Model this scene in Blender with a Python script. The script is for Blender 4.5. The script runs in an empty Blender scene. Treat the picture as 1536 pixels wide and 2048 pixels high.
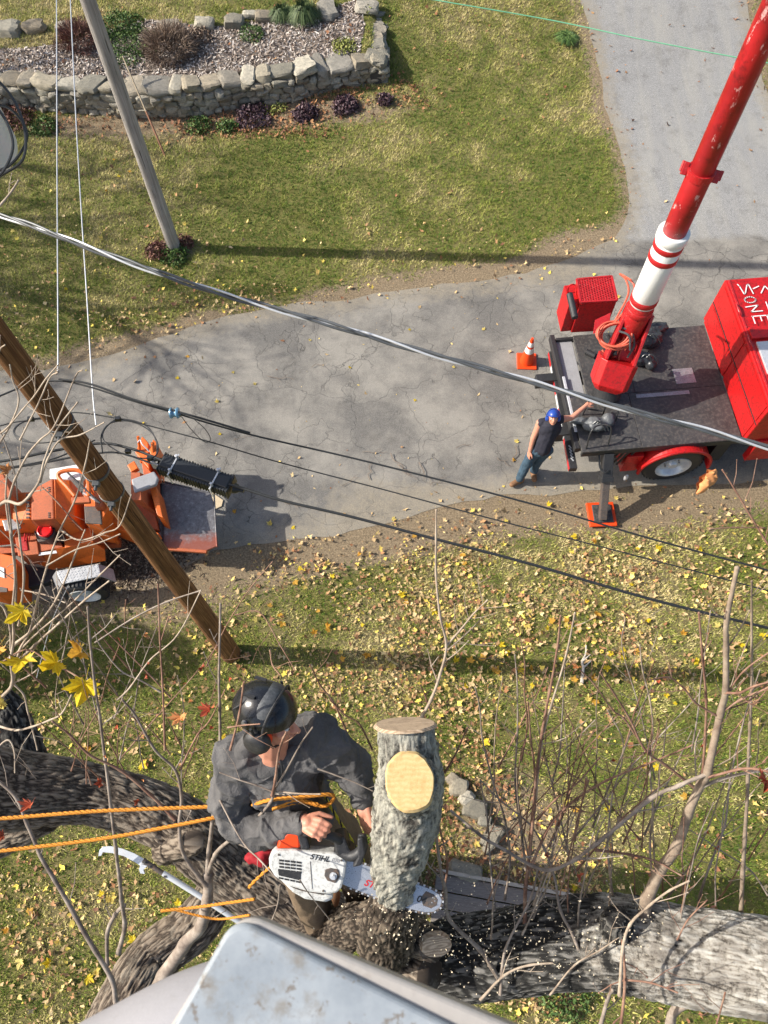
import bpy, math, random
import numpy as np
from mathutils import Vector, Matrix, noise
from mathutils.geometry import delaunay_2d_cdt
random.seed(7); rng = np.random.default_rng(7)
SC = bpy.context.scene; COL = SC.collection
# ------------------------------------------------------------------ camera
HC = 12.0; FP = 1538.0
_dn = np.array([20., -725., -FP]); _dn /= np.linalg.norm(_dn)
_fc = np.array([0, 0, -1.]); _Y = _fc - _fc.dot(_dn)*_dn; _Y /= np.linalg.norm(_Y)
_Z = -_dn; _X = np.cross(_Y, _Z); RC = np.array([_X, _Y, _Z]); CP = np.array([0, 0, HC])
cam = bpy.data.objects.new('camera', bpy.data.cameras.new('camera')); COL.objects.link(cam)
m = Matrix([list(r) for r in RC]).to_4x4(); m.translation = Vector(CP); cam.matrix_world = m
cam.data.sensor_fit = 'VERTICAL'; cam.data.sensor_height = 24; cam.data.lens = 24*FP/2048
cam.data.clip_start = 0.05; cam.data.clip_end = 3000
cam.data.dof.use_dof = True; cam.data.dof.focus_distance = 6.0; cam.data.dof.aperture_fstop = 7.0
SC.camera = cam
# ------------------------------------------------------------------ light
SUN_EL = math.radians(35)
sun_dir = np.array([-0.997*math.cos(SUN_EL), 0.075*math.cos(SUN_EL), math.sin(SUN_EL)])
W = bpy.data.worlds.new('World'); SC.world = W; W.use_nodes = True
nt = W.node_tree; bg = nt.nodes['Background']
sky = nt.nodes.new('ShaderNodeTexSky'); sky.sky_type = 'NISHITA'; sky.sun_disc = False
sky.dust_density = 2.5; sky.ozone_density = .35; sky.sun_elevation = SUN_EL; sky.sun_rotation = math.atan2(sun_dir[0], sun_dir[1])
nt.links.new(sky.outputs[0], bg.inputs[0]); bg.inputs[1].default_value = 0.13
sl = bpy.data.lights.new('sun', 'SUN'); sl.energy = 4.9; sl.angle = math.radians(0.53); sl.color = (1, .95, .86)
so = bpy.data.objects.new('sun', sl); COL.objects.link(so); so.location = (-20, 2, 25)
so.rotation_euler = Vector(-sun_dir).to_track_quat('-Z', 'Y').to_euler()
SC.view_settings.view_transform = 'Standard'; SC.view_settings.look = 'None'
SC.view_settings.exposure = 0.52; SC.view_settings.gamma = 1; SC.view_settings.use_curve_mapping = False
SC.render.engine = 'CYCLES'; SC.cycles.use_denoising = True
SC.cycles.max_bounces = 6; SC.cycles.transparent_max_bounces = 8
# ------------------------------------------------------------------ image <-> place
def ray(px, py): return RC @ np.array([(px-768)/FP, (1024-py)/FP, -1.])
def P(px, py, z=0.0):
    r = ray(px, py); return CP + r*((z-HC)/r[2])
def D(px, py, d): return CP + ray(px, py)*d
BACK = -(RC @ np.array([0, 0, -1.]))           # towards the camera
def pixv(p):
    c = (np.asarray(p)-CP) @ RC
    return 768+FP*c[..., 0]/-c[..., 2], 1024-FP*c[..., 1]/-c[..., 2]
V3 = lambda *a: np.array(a, float)
def unit(v): v = np.asarray(v, float); return v/(np.linalg.norm(v)+1e-12)
# ------------------------------------------------------------------ noise
def _h(i, j, k, s):
    n = (i*374761393 + j*668265263 + k*2147483647 + s*1274126177) & 0xffffffff
    n = ((n ^ (n >> 13))*1274126177) & 0xffffffff
    return ((n ^ (n >> 16)) & 0xffff)/65535.0
def vn(x, y, z=0.0, s=0):
    x, y, z = np.broadcast_arrays(np.asarray(x, float), y, z)
    i, j, k = [np.floor(a).astype(np.int64) for a in (x, y, z)]
    fx, fy, fz = [(lambda t: t*t*(3-2*t))(a-b) for a, b in ((x, i), (y, j), (z, k))]
    r = 0
    for a in (0, 1):
        for b in (0, 1):
            for c in (0, 1):
                r = r + _h(i+a, j+b, k+c, s)*(fx if a else 1-fx)*(fy if b else 1-fy)*(fz if c else 1-fz)
    return r
def fbm(x, y, z=0.0, s=0, o=3):
    r = 0; a = .5; t = 0
    for q in range(o): r = r+a*vn(np.asarray(x)*2**q, np.asarray(y)*2**q, np.asarray(z)*2**q, s+q); t += a; a *= .5
    return r/t
def sstep(a, b, x): t = np.clip((x-a)/(b-a), 0, 1); return t*t*(3-2*t)
# ------------------------------------------------------------------ materials
def srgb(r, g, b):
    f = lambda c: c/12.92 if c <= .04045 else ((c+.055)/1.055)**2.4
    return (f(r/255), f(g/255), f(b/255), 1)
class N:
    """small node builder"""
    def __init__(s, name):
        s.m = bpy.data.materials.new(name); s.m.use_nodes = True; s.t = s.m.node_tree
        s.b = s.t.nodes['Principled BSDF']; s.tc = s.t.nodes.new('ShaderNodeTexCoord')
    def n(s, k, **kw):
        x = s.t.nodes.new(k)
        for a, v in kw.items(): setattr(x, a, v)
        return x
    def l(s, a, b): s.t.links.new(a, b)
    def noise(s, scale, detail=4, rough=.6, co='Object', dist=0, stretch=None):
        x = s.n('ShaderNodeTexNoise'); x.inputs['Scale'].default_value = scale
        x.inputs['Detail'].default_value = detail; x.inputs['Roughness'].default_value = rough
        x.inputs['Distortion'].default_value = dist
        src = s.tc.outputs[co]
        if stretch:
            mp = s.n('ShaderNodeMapping'); mp.inputs['Scale'].default_value = stretch; s.l(src, mp.inputs[0]); src = mp.outputs[0]
        s.l(src, x.inputs['Vector']); return x.outputs['Fac']
    def ramp(s, fac, stops, interp='LINEAR'):
        r = s.n('ShaderNodeValToRGB'); e = r.color_ramp.elements; r.color_ramp.interpolation = interp
        e[0].position = stops[0][0]; e[0].color = stops[0][1]; e[1].position = stops[-1][0]; e[1].color = stops[-1][1]
        for p, c in stops[1:-1]: q = e.new(p); q.color = c
        s.l(fac, r.inputs[0]); return r.outputs[0]
    def mix(s, fac, a, b, mode='MIX'):
        x = s.n('ShaderNodeMix', data_type='RGBA', blend_type=mode)
        for k, v in ((0, fac), (6, a), (7, b)):
            if hasattr(v, 'is_output'): s.l(v, x.inputs[k])
            else: x.inputs[k].default_value = v
        return x.outputs[2]
    def math(s, op, a, b=0.0, c=None):
        x = s.n('ShaderNodeMath', operation=op)
        for k, v in ((0, a), (1, b)) + (((2, c),) if c is not None else ()):
            if hasattr(v, 'is_output'): s.l(v, x.inputs[k])
            else: x.inputs[k].default_value = v
        return x.outputs[0]
    def attr(s, name): x = s.n('ShaderNodeAttribute', attribute_name=name); return x.outputs['Fac']
    def bump(s, h, strength=.5, dist=.01):
        x = s.n('ShaderNodeBump'); x.inputs['Strength'].default_value = strength; x.inputs['Distance'].default_value = dist
        s.l(h, x.inputs['Height']); s.l(x.outputs[0], s.b.inputs['Normal'])
    def out(s, col=None, rough=.6, metal=0, spec=None):
        if col is not None:
            if hasattr(col, 'is_output'): s.l(col, s.b.inputs['Base Color'])
            else: s.b.inputs['Base Color'].default_value = col
        if hasattr(rough, 'is_output'): s.l(rough, s.b.inputs['Roughness'])
        else: s.b.inputs['Roughness'].default_value = rough
        s.b.inputs['Metallic'].default_value = metal
        if spec is not None: s.b.inputs['Specular IOR Level'].default_value = spec
        return s.m
BLK = (0, 0, 0, 1)
def dull(c, k): return (c[0]*k, c[1]*k, c[2]*k, 1)
def worn(name, c, rough=.45, metal=0, var=.18, scale=9, dirt=None, dirt_amt=.25, bump=.15, spec=None, fine=120):
    """painted / plastic / metal surface with grime and small wear"""
    n = N(name); a = n.noise(scale, 6, .65); b = n.noise(scale*7, 4, .7)
    col = n.ramp(a, [(.25, dull(c, 1-var)), (.75, dull(c, 1+var))])
    if dirt:
        f = n.ramp(b, [(.62-dirt_amt*.5, BLK), (.78-dirt_amt*.3, (1, 1, 1, 1))])
        col = n.mix(n.math('MULTIPLY', f, min(1, dirt_amt*2.4)), col, dirt)
    n.bump(n.noise(fine, 3, .6), bump, .004)
    r = n.math('ADD', n.math('MULTIPLY', b, .3), rough-.15)
    return n.out(col, r, metal, spec)
M = {}
M['red'] = worn('red_paint', srgb(184, 22, 24), .42, 0, .22, 3, srgb(92, 26, 22), .30, .06)
M['redworn'] = worn('worn_red_paint', srgb(172, 30, 34), .42, 0, .22, 5, srgb(225, 190, 180), .10, .1)
M['white'] = worn('white_enamel', (.78, .78, .76, 1), .35, 0, .04, 6, srgb(150, 140, 130), .08, .04)
M['orange'] = worn('orange_paint', srgb(214, 104, 36), .5, 0, .22, 4, srgb(110, 62, 34), .18, .1)
M['orangedull'] = worn('dull_orange_paint', srgb(178, 90, 50), .65, 0, .22, 6, srgb(120, 84, 60), .28, .2)
M['coneo'] = worn('cone_orange_rubber', srgb(232, 70, 14), .5, 0, .08, 8, srgb(120, 50, 20), .1, .05)
M['black'] = worn('black_rubber', (.022, .022, .024, 1), .55, 0, .3, 10, (.09, .085, .08, 1), .2, .2)
M['blackgloss'] = worn('glossy_black_shell', (.012, .013, .016, 1), .22, 0, .3, 10, (.08, .08, .08, 1), .12, .05)
M['cable'] = worn('black_cable_sheath', (.02, .022, .025, 1), .38, 0, .2, 10, None, 0, .1)
M['cablegrey'] = worn('weathered_grey_sheath', (.075, .08, .085, 1), .4, 0, .3, 10, None, 0, .1)
M['alu'] = worn('aluminium', (.58, .59, .61, 1), .35, .35, .12, 12, (.2, .19, .18, 1), .15, .15)
M['steel'] = worn('worn_steel', (.36, .36, .37, 1), .42, .6, .25, 7, (.16, .13, .11, 1), .3, .25)
M['rust'] = worn('dark_rusty_steel', (.085, .075, .07, 1), .6, .2, .3, 8, (.22, .13, .08, 1), .3, .3)
M['paint_grey'] = worn('grey_paint', (.30, .30, .31, 1), .5, 0, .12, 8, (.14, .12, .1, 1), .2, .1)
M['rope'] = worn('orange_rope', srgb(214, 140, 44), .8, 0, .25, 60, srgb(120, 80, 30), .2, .8, None, 300)
M['salmon'] = worn('salmon_hydraulic_hose', srgb(196, 92, 70), .5, 0, .15, 20, None, 0, .1)
M['skin'] = worn('skin', srgb(196, 136, 112), .5, 0, .1, 25, srgb(150, 84, 66), .14, .15)
M['deck'] = worn('black_deck_plate', (.045, .044, .044, 1), .5, 0, .4, 2.6, (.13, .115, .10, 1), .30, .4, None, 60)
M['jean'] = worn('blue_denim', srgb(54, 76, 92), .85, 0, .3, 14, None, 0, .5)
M['boot'] = worn('tan_leather_boot', srgb(128, 92, 62), .7, 0, .2, 20, srgb(70, 50, 36), .2, .3)
M['navy'] = worn('navy_cotton', srgb(36, 36, 48), .85, 0, .2, 20, None, 0, .3)
M['trouser'] = worn('brown_work_trousers', srgb(112, 94, 74), .85, 0, .2, 16, srgb(60, 48, 38), .2, .5)
M['blue'] = worn('blue_helmet', srgb(38, 70, 150), .35, 0, .1, 20, None, 0, .05)
M['yellowrope'] = worn('yellow_rope', srgb(208, 200, 60), .8, 0, .1, 40, None, 0, .4)
M['sap'] = worn('plywood', srgb(200, 180, 148), .7, 0, .1, 10, None, 0, .1)
M['bag'] = worn('grey_nylon', srgb(96, 98, 100), .5, 0, .2, 12, (.02, .02, .02, 1), .2, .3)
M['bagblack'] = worn('black_nylon', (.03, .032, .036, 1), .35, 0, .3, 12, None, 0, .3)
M['redtape'] = worn('red_reflector', srgb(200, 40, 44), .3, 0, .05, 12, None, 0, 0)
M['whitetape'] = worn('white_reflector', (.7, .7, .7, 1), .3, 0, .05, 12, None, 0, 0)
M['lensred'] = worn('red_plastic', srgb(220, 20, 24), .3, 0, .05, 8, None, 0, 0)
M['silvertread'] = worn('tread_plate', (.50, .51, .52, 1), .4, .5, .15, 10, (.2, .17, .14, 1), .25, .5)
M['rim'] = worn('grey_wheel_rim', (.60, .61, .58, 1), .4, .0, .1, 10, (.2, .19, .18, 1), .2, .1)
M['glassblue'] = worn('blue_glass_insulator', srgb(110, 150, 175), .15, 0, .1, 10, None, 0, 0)
M['tan'] = worn('dry_tan_leaf', srgb(206, 140, 84), .7, 0, .25, 40, srgb(110, 60, 36), .2, .2)
M['orleaf'] = worn('orange_red_leaf', srgb(176, 82, 50), .6, 0, .25, 40, srgb(100, 50, 34), .3, .2)
M['green'] = worn('mid_green_leaf', srgb(70, 96, 40), .6, 0, .3, 20, None, 0, .1)
# ------------------------------------------------------------------ mesh builder
ROOT = {}
class MB:
    def __init__(s): s.v = []; s.f = []; s.n = 0; s.at = {}
    def add(s, v, f):
        s.v.append(np.asarray(v, float).reshape(-1, 3)); s.f += [tuple(i+s.n for i in q) for q in f]; s.n += len(s.v[-1]); return s
    def box(s, c, sz, R=None):
        v = np.array([[x, y, z] for z in (-.5, .5) for y in (-.5, .5) for x in (-.5, .5)])*np.array(sz)
        if R is not None: v = v @ np.asarray(R)          # rows of R are the box's axes
        return s.add(v+np.array(c), [(0, 2, 3, 1), (4, 5, 7, 6), (0, 1, 5, 4), (2, 6, 7, 3), (0, 4, 6, 2), (1, 3, 7, 5)])
    def bar(s, a, b, w, h, up=(0, 0, 1)):
        a = np.array(a, float); b = np.array(b, float); e = unit(b-a); y = np.cross(up, e)
        if np.linalg.norm(y) < 1e-3: y = np.cross((0, 1, 0), e)
        y = unit(y); z = np.cross(e, y)
        return s.box((a+b)/2, (np.linalg.norm(b-a), w, h), [e, y, z])
    def poly(s, top, off):
        """closed prism: polygon and its copy moved by off"""
        t = np.asarray(top, float); k = len(t); b = t+np.asarray(off, float)
        nrm = sum(np.cross(t[i], t[(i+1) % k]) for i in range(k))
        fl = np.dot(nrm, off) > 0
        F = [tuple(range(k)), tuple(range(2*k-1, k-1, -1))]+[(i, i+k, (i+1) % k+k, (i+1) % k) for i in range(k)]
        if fl: F = [q[::-1] for q in F]
        return s.add(np.vstack([t, b]), F)
    def pxprism(s, pts, z1, z0): return s.poly([P(x, y, z1) for x, y in pts], (0, 0, z0-z1))
    def hull2(s, A, B):
        """solid between two polygons with the same vertex count"""
        k = len(A); return s.add(np.vstack([A, B]), [tuple(range(k))[::-1], tuple(range(k, 2*k))]+[(i, (i+1) % k, (i+1) % k+k, i+k) for i in range(k)])
    def tube(s, pts, r, n=10, caps=True, closed=False):
        p = np.asarray(pts, float); k = len(p); r = np.broadcast_to(np.asarray(r, float), (k,))
        t = np.gradient(p, axis=0) if not closed else np.roll(p, -1, 0)-np.roll(p, 1, 0)
        t /= np.linalg.norm(t, axis=1)[:, None]+1e-12
        u = np.cross(t[0], (0, 0, 1)) if abs(t[0][2]) < .9 else np.cross(t[0], (1, 0, 0)); u = unit(u)
        V = []; an = np.linspace(0, 2*np.pi, n, endpoint=False)
        for i in range(k):
            u = unit(u-np.dot(u, t[i])*t[i]); w = np.cross(t[i], u)
            V.append(p[i]+r[i]*(np.cos(an)[:, None]*u+np.sin(an)[:, None]*w))
        F = [(i*n+j, i*n+(j+1) % n, (i+1) % k*n+(j+1) % n, (i+1) % k*n+j) for i in range(k if closed else k-1) for j in range(n)]
        if caps and not closed: F += [tuple(range(n))[::-1], tuple((k-1)*n+j for j in range(n))]
        return s.add(np.vstack(V), F)
    def cyl(s, a, b, r0, r1=None, n=20): return s.tube([a, b], [r0, r0 if r1 is None else r1], n)
    def lathe(s, c, ax, prof, n=24, closed=False):
        """prof: list of (distance along axis, radius)"""
        ax = unit(ax); u = unit(np.cross(ax, (0, 0, 1)) if abs(ax[2]) < .9 else np.cross(ax, (1, 0, 0))); w = np.cross(ax, u)
        an = np.linspace(0, 2*np.pi, n, endpoint=False); k = len(prof)
        V = np.vstack([np.array(c)+ax*d+r*(np.cos(an)[:, None]*u+np.sin(an)[:, None]*w) for d, r in prof])
        F = [(i*n+j, i*n+(j+1) % n, (i+1) % k*n+(j+1) % n, (i+1) % k*n+j) for i in range(k if closed else k-1) for j in range(n)]
        if not closed: F += [tuple(range(n))[::-1], tuple((k-1)*n+j for j in range(n))]
        return s.add(V, F)
    def ell(s, c, r, R=None, n=14, m=9):
        v = [(0, 0, -1)]; F = []
        for i in range(1, m):
            a = -math.pi/2+math.pi*i/m
            v += [(math.cos(a)*math.cos(2*math.pi*j/n), math.cos(a)*math.sin(2*math.pi*j/n), math.sin(a)) for j in range(n)]
        v.append((0, 0, 1)); v = np.array(v)*np.broadcast_to(r, (3,))
        if R is not None: v = v @ np.asarray(R)
        F += [(0, 1+(j+1) % n, 1+j) for j in range(n)]
        for i in range(m-2): F += [(1+i*n+j, 1+i*n+(j+1) % n, 1+(i+1)*n+(j+1) % n, 1+(i+1)*n+j) for j in range(n)]
        e = len(v)-1; F += [(e, e-n+j, e-n+(j+1) % n) for j in range(n)]
        return s.add(v+np.array(c), F)
    def cap(s, a, b, ra, rb, n=12):
        s.tube([a, b], [ra, rb], n); s.ell(a, ra, None, n, 8); return s.ell(b, rb, None, n, 8)
    def chain(s, pts, rs, n=12):
        for i in range(len(pts)-1): s.cap(pts[i], pts[i+1], rs[i], rs[i+1], n)
        return s
    def build(s, name, mat, parent=None, smooth=False, ang=40, bevel=0, mats=None, fmat=None):
        V = np.vstack(s.v) if s.v else np.zeros((0, 3)); loc = ROOT.get(parent.name if parent else None)
        if loc is not None: V = V-loc
        elif parent is None: pass
        me = bpy.data.meshes.new(name); me.from_pydata(V.tolist(), [], s.f); me.update()
        for q in (mats or [mat]): me.materials.append(q)
        if fmat is not None: me.polygons.foreach_set('material_index', np.asarray(fmat, dtype=np.int32))
        if smooth:
            me.polygons.foreach_set('use_smooth', [True]*len(me.polygons))
            if ang < 180: me.set_sharp_from_angle(angle=math.radians(ang))
        for k, a in s.at.items():
            at = me.attributes.new(k, 'FLOAT', 'POINT'); at.data.foreach_set('value', np.asarray(a, dtype=np.float32))
        o = bpy.data.objects.new(name, me); COL.objects.link(o)
        if parent is not None:
            o.parent = parent
            if loc is not None: ROOT[o.name] = loc
        if bevel:
            b = o.modifiers.new('bevel', 'BEVEL'); b.width = bevel; b.segments = 2; b.limit_method = 'ANGLE'; b.angle_limit = math.radians(35)
        return o
def fast(name, V, F, mat, parent=None, attrs=None, smooth=False):
    """numpy mesh: F is an (n, k) array"""
    V = np.asarray(V, np.float32); F = np.asarray(F, np.int32); k = F.shape[1]
    if parent is not None and parent.name in ROOT: V = (V-ROOT[parent.name]).astype(np.float32)
    me = bpy.data.meshes.new(name); me.vertices.add(len(V)); me.vertices.foreach_set('co', V.ravel())
    me.loops.add(F.size); me.loops.foreach_set('vertex_index', F.ravel()); me.polygons.add(len(F))
    me.polygons.foreach_set('loop_start', np.arange(0, F.size, k, dtype=np.int32))
    me.polygons.foreach_set('loop_total', np.full(len(F), k, np.int32))
    if smooth: me.polygons.foreach_set('use_smooth', np.ones(len(F), bool))
    me.update(calc_edges=True)
    for kk, a in (attrs or {}).items():
        at = me.attributes.new(kk, 'FLOAT', 'POINT'); at.data.foreach_set('value', np.asarray(a, np.float32))
    me.materials.append(mat); o = bpy.data.objects.new(name, me); COL.objects.link(o)
    if parent is not None:
        o.parent = parent
        if parent.name in ROOT: ROOT[o.name] = ROOT[parent.name]
    return o
def tag(o, label=None, cat=None, group=None, kind=None):
    for k, v in (('label', label), ('category', cat), ('group', group), ('kind', kind)):
        if v: o[k] = v
    return o
def thing(name, label, cat, loc, group=None):
    o = bpy.data.objects.new(name, None); COL.objects.link(o); o.location = loc; o.empty_display_size = .1
    ROOT[o.name] = np.array(loc, float); return tag(o, label, cat, group)
def remesh(mb, voxel, smooth=3, disp=None):
    """union of closed solids as ONE continuous skin"""
    me = bpy.data.meshes.new('t'); me.from_pydata(np.vstack(mb.v).tolist(), [], mb.f)
    o = bpy.data.objects.new('t', me); COL.objects.link(o)
    r = o.modifiers.new('r', 'REMESH'); r.mode = 'VOXEL'; r.voxel_size = voxel
    if smooth: q = o.modifiers.new('s', 'SMOOTH'); q.iterations = smooth; q.factor = .5
    dg = bpy.context.evaluated_depsgraph_get(); ev = o.evaluated_get(dg); m2 = ev.to_mesh()
    V = np.empty(len(m2.vertices)*3); m2.vertices.foreach_get('co', V); V = V.reshape(-1, 3)
    Nn = np.empty(len(m2.vertices)*3); m2.vertices.foreach_get('normal', Nn); Nn = Nn.reshape(-1, 3)
    F = [tuple(p.vertices) for p in m2.polygons]; ev.to_mesh_clear(); bpy.data.objects.remove(o); bpy.data.meshes.remove(me)
    if disp is not None: V = V+Nn*disp(V)[:, None]
    out = MB(); out.v = [V]; out.f = F; out.n = len(V); return out
def cr(pts, k=8):
    """Catmull-Rom through points (any dimension)"""
    p = np.asarray(pts, float); p = np.vstack([2*p[0]-p[1], p, 2*p[-1]-p[-2]]); out = []
    for i in range(1, len(p)-2):
        for t in np.linspace(0, 1, k, endpoint=False):
            a, b, c, d = p[i-1:i+3]; out.append(.5*((2*b)+(-a+c)*t+(2*a-5*b+4*c-d)*t*t+(-a+3*b-3*c+d)*t**3))
    out.append(p[-2]); return np.array(out)
# ================================================================== GROUND
WB = [(-11.5, 16.45)]+[tuple(P(x, y, 0)[:2]) for x, y in ((26, 216), (104, 224), (208, 229), (270, 237), (333, 234), (417, 229), (495, 213), (573, 206), (677, 182), (755, 172))]
WB = np.array(WB)                                        # foot of the wall's front face
WR = np.array([tuple(P(x, y, .3)[:2]) for x, y in ((775, 150), (770, 104), (758, 39))])   # foot of its end return
wall_front = cr(WB, 6)
def front_y(x): return np.interp(x, wall_front[:, 0], wall_front[:, 1])
XE = WR[0][0]
def ground_h(x, y):
    x = np.asarray(x, float); y = np.asarray(y, float)
    a = sstep(front_y(x)+.12, front_y(x)+.34, y)*(1-sstep(XE-.34, XE-.12, x))*.56
    b = .62*sstep(15.6, 20.0, y)
    und = .05*(fbm(x*.35, y*.35, 0, 3, 2)-.5)*sstep(12, 14, y)
    return np.maximum(a, b)+und*(y > 12)
def Pg(px, py, dz=0.0):
    z = 0
    for _ in range(6):
        p = P(px, py, z+dz); z = float(ground_h(p[0], p[1]))
    return P(px, py, z+dz)
road_px = [(-260, 830), (0, 742), (90, 738), (150, 728), (200, 716), (280, 690), (350, 664), (430, 640), (520, 618), (610, 604), (700, 596), (780, 584), (860, 574), (960, 562), (1050, 545), (1120, 522),
           (1180, 500), (1230, 480), (1250, 452), (1256, 405), (1250, 350), (1240, 300), (1226, 250), (1213, 215), (1203, 160), (1190, 100), (1176, 50), (1160, 0)]
road_w = [tuple(Pg(x, y)[:2]) for x, y in road_px]
road_w += [(4.6, 24.), (4.3, 34), (8.8, 34), (9.3, 25)]+[tuple(Pg(x, y)[:2]) for x, y in ((1478, -60), (1495, 0), (1504, 60), (1514, 120), (1538, 195), (1580, 270), (1640, 340), (1720, 400))]+[(15, 12.6), (26, 12.2)]
low_px = [(1536, 965), (1400, 972), (1290, 975), (1200, 980), (1130, 985), (1060, 990), (1000, 990), (930, 1004), (850, 1024), (780, 1045), (700, 1062), (640, 1076), (560, 1086), (500, 1092), (430, 1104), (380, 1130), (300, 1150), (200, 1175), (90, 1200), (0, 1215)]
road_w += [(26, 6.6), (12, 6.1)]+[tuple(P(x, y)[:2]) for x, y in low_px]+[(-9, 3.3), (-26, 2.6), (-26, 7.2)]
def jag(poly, amp=.05, step=.25):
    out = []
    for i in range(len(poly)):
        a = np.array(poly[i]); b = np.array(poly[(i+1) % len(poly)]); k = max(1, int(np.linalg.norm(b-a)/step))
        for j in range(k):
            p = a+(b-a)*j/k; q = (fbm(p[0]*2.3, p[1]*2.3, 0, 11)-.5)*amp*4; nn = unit(np.array([-(b-a)[1], (b-a)[0]])); out.append(p+nn*q)
    return np.array(out)
road_poly = jag(road_w, .045)
def inside(poly, x, y):
    x = np.asarray(x); y = np.asarray(y); r = np.zeros(x.shape, bool); j = len(poly)-1
    for i in range(len(poly)):
        xi, yi = poly[i]; xj, yj = poly[j]
        c = ((yi > y) != (yj > y)) & (x < (xj-xi)*(y-yi)/(yj-yi+1e-12)+xi); r ^= c; j = i
    return r
def dist_poly(poly, x, y):
    d = np.full(np.shape(x), 1e9)
    for i in range(len(poly)):
        a = poly[i]; b = poly[(i+1) % len(poly)]; ab = b-a; L = ab.dot(ab)+1e-9
        t = np.clip(((x-a[0])*ab[0]+(y-a[1])*ab[1])/L, 0, 1); d = np.minimum(d, np.hypot(x-a[0]-t*ab[0], y-a[1]-t*ab[1]))
    return d
gx = np.concatenate([-np.geomspace(900, 17, 14), np.arange(-16, 16.01, .2), np.geomspace(17, 900, 14)])
gy = np.concatenate([-np.geomspace(900, 9, 14), np.arange(-8, 24.01, .2), np.geomspace(25, 900, 14)])
GX, GY = np.meshgrid(gx, gy); GZ = ground_h(GX, GY)
def blob(px, py, rx, ry, X, Y):
    """soft oval centred where that spot of the picture meets the ground, radii in metres"""
    c = P(px, py); return np.exp(-(((X-c[0])/rx)**2+((Y-c[1])/ry)**2))
def dirt_map(X, Y):
    d = dist_poly(road_poly[::2], X, Y); n = fbm(X*1.1, Y*1.1, 0, 21)
    e = np.exp(-(d/.34)**2)*(.25+n)
    lower = blob(1010, 1012, 2.4, .45, X, Y)*1.2+blob(1300, 1005, 2.2, .5, X, Y)*1.1+blob(760, 1075, 1.6, .4, X, Y)+blob(300, 1150, 2.2, .9, X, Y)*.9+blob(520, 1120, 1.2, .45, X, Y)*.8
    up = blob(1180, 500, 1.1, .6, X, Y)*1.0+blob(950, 560, 2.0, .45, X, Y)*.9+blob(300, 690, 1.6, .35, X, Y)*.6
    rest = blob(250, 250, 2.2, .45, X, Y)*1.1+blob(600, 225, 2.5, .5, X, Y)+blob(350, 500, .35, .35, X, Y)+blob(1230, 1700, 1.0, .5, X, Y)*.35+blob(1000, 1650, .9, .9, X, Y)*.8
    return np.clip(e+(lower+up+rest)*(.55+.9*n), 0, 1)
def dry_map(X, Y):
    n = fbm(X*.45, Y*.45, 0, 31); n2 = fbm(X*2.2, Y*2.2, 0, 35)
    v = .35+(n-.5)*1.7+(n2-.5)*1.5
    v += blob(1150, 150, 2.2, 2.6, X, Y)*.3+blob(860, 60, 2.5, 1.6, X, Y)*.3-blob(1000, 400, 2.5, 1.2, X, Y)*.45-blob(600, 430, 3, 1.5, X, Y)*.35+blob(250, 320, 2, 1, X, Y)*.2
    v += blob(1150, 1080, 3, .6, X, Y)*.5-blob(1450, 1450, 1.6, .7, X, Y)*.3+blob(1200, 1650, 1, .6, X, Y)*.4-blob(300, 1330, 2, .8, X, Y)*.3
    return np.clip(v, 0, 1)
DIRT = dirt_map(GX, GY); DRY = dry_map(GX, GY)
ny, nx = GX.shape; idx = np.arange(nx*ny).reshape(ny, nx)
Fq = np.stack([idx[:-1, :-1], idx[:-1, 1:], idx[1:, 1:], idx[1:, :-1]], -1).reshape(-1, 4)
n = N('lawn_soil')
base = n.ramp(n.noise(55, 6, .75), [(.3, (.09, .095, .025, 1)), (.52, (.20, .185, .055, 1)), (.72, (.36, .31, .13, 1))])
dryc = n.ramp(n.noise(70, 6, .75), [(.3, (.115, .090, .045, 1)), (.6, (.27, .22, .12, 1)), (.8, (.40, .33, .19, 1))])
dirtc = n.ramp(n.noise(30, 8, .8), [(.32, (.10, .075, .05, 1)), (.5, (.27, .205, .13, 1)), (.66, (.46, .36, .23, 1))])
c1 = n.mix(n.math('MULTIPLY', n.attr('dry'), .85), base, dryc)
dn_ = n.math('ADD', n.attr('dirt'), n.math('MULTIPLY', n.math('SUBTRACT', n.noise(9, 5, .7), .5), .9))
c2 = n.mix(n.ramp(dn_, [(.28, BLK), (.55, (1, 1, 1, 1))]), c1, dirtc)
n.bump(n.noise(80, 6, .8), 1, .03); M['lawn'] = n.out(c2, .95, 0, .2)
g = fast('lawn', np.stack([GX, GY, GZ], -1).reshape(-1, 3), Fq, M['lawn'], None, {'dirt': DIRT.ravel(), 'dry': DRY.ravel()}, True)
tag(g, kind='structure')
def drape(name, poly, mat, dz, step=.5):
    x0, y0 = poly.min(0); x1, y1 = poly.max(0)
    X, Y = np.meshgrid(np.arange(x0+step*.5, x1, step), np.arange(y0+step*.5, y1, step)); X = X.ravel(); Y = Y.ravel()
    k = inside(poly, X, Y) & (dist_poly(poly, X, Y) > step*.3); pts = [Vector(p) for p in poly]+[Vector((a, b)) for a, b in zip(X[k], Y[k])]
    r = delaunay_2d_cdt(pts, [], [list(range(len(poly)))], 1, 1e-5)
    V = np.array([tuple(v) for v in r[0]]); V = np.column_stack([V, ground_h(V[:, 0], V[:, 1])+dz])
    mb = MB(); mb.add(V, [tuple(f) for f in r[2]]); return tag(mb.build(name, mat, None, True, 180), kind='structure')
n = N('old_asphalt')
a = n.noise(.75, 5, .65); b = n.noise(65, 7, .85); c = n.noise(3.2, 6, .7)
col = n.ramp(b, [(.28, (.07, .066, .060, 1)), (.5, (.145, .137, .125, 1)), (.75, (.30, .28, .25, 1))])
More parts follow.
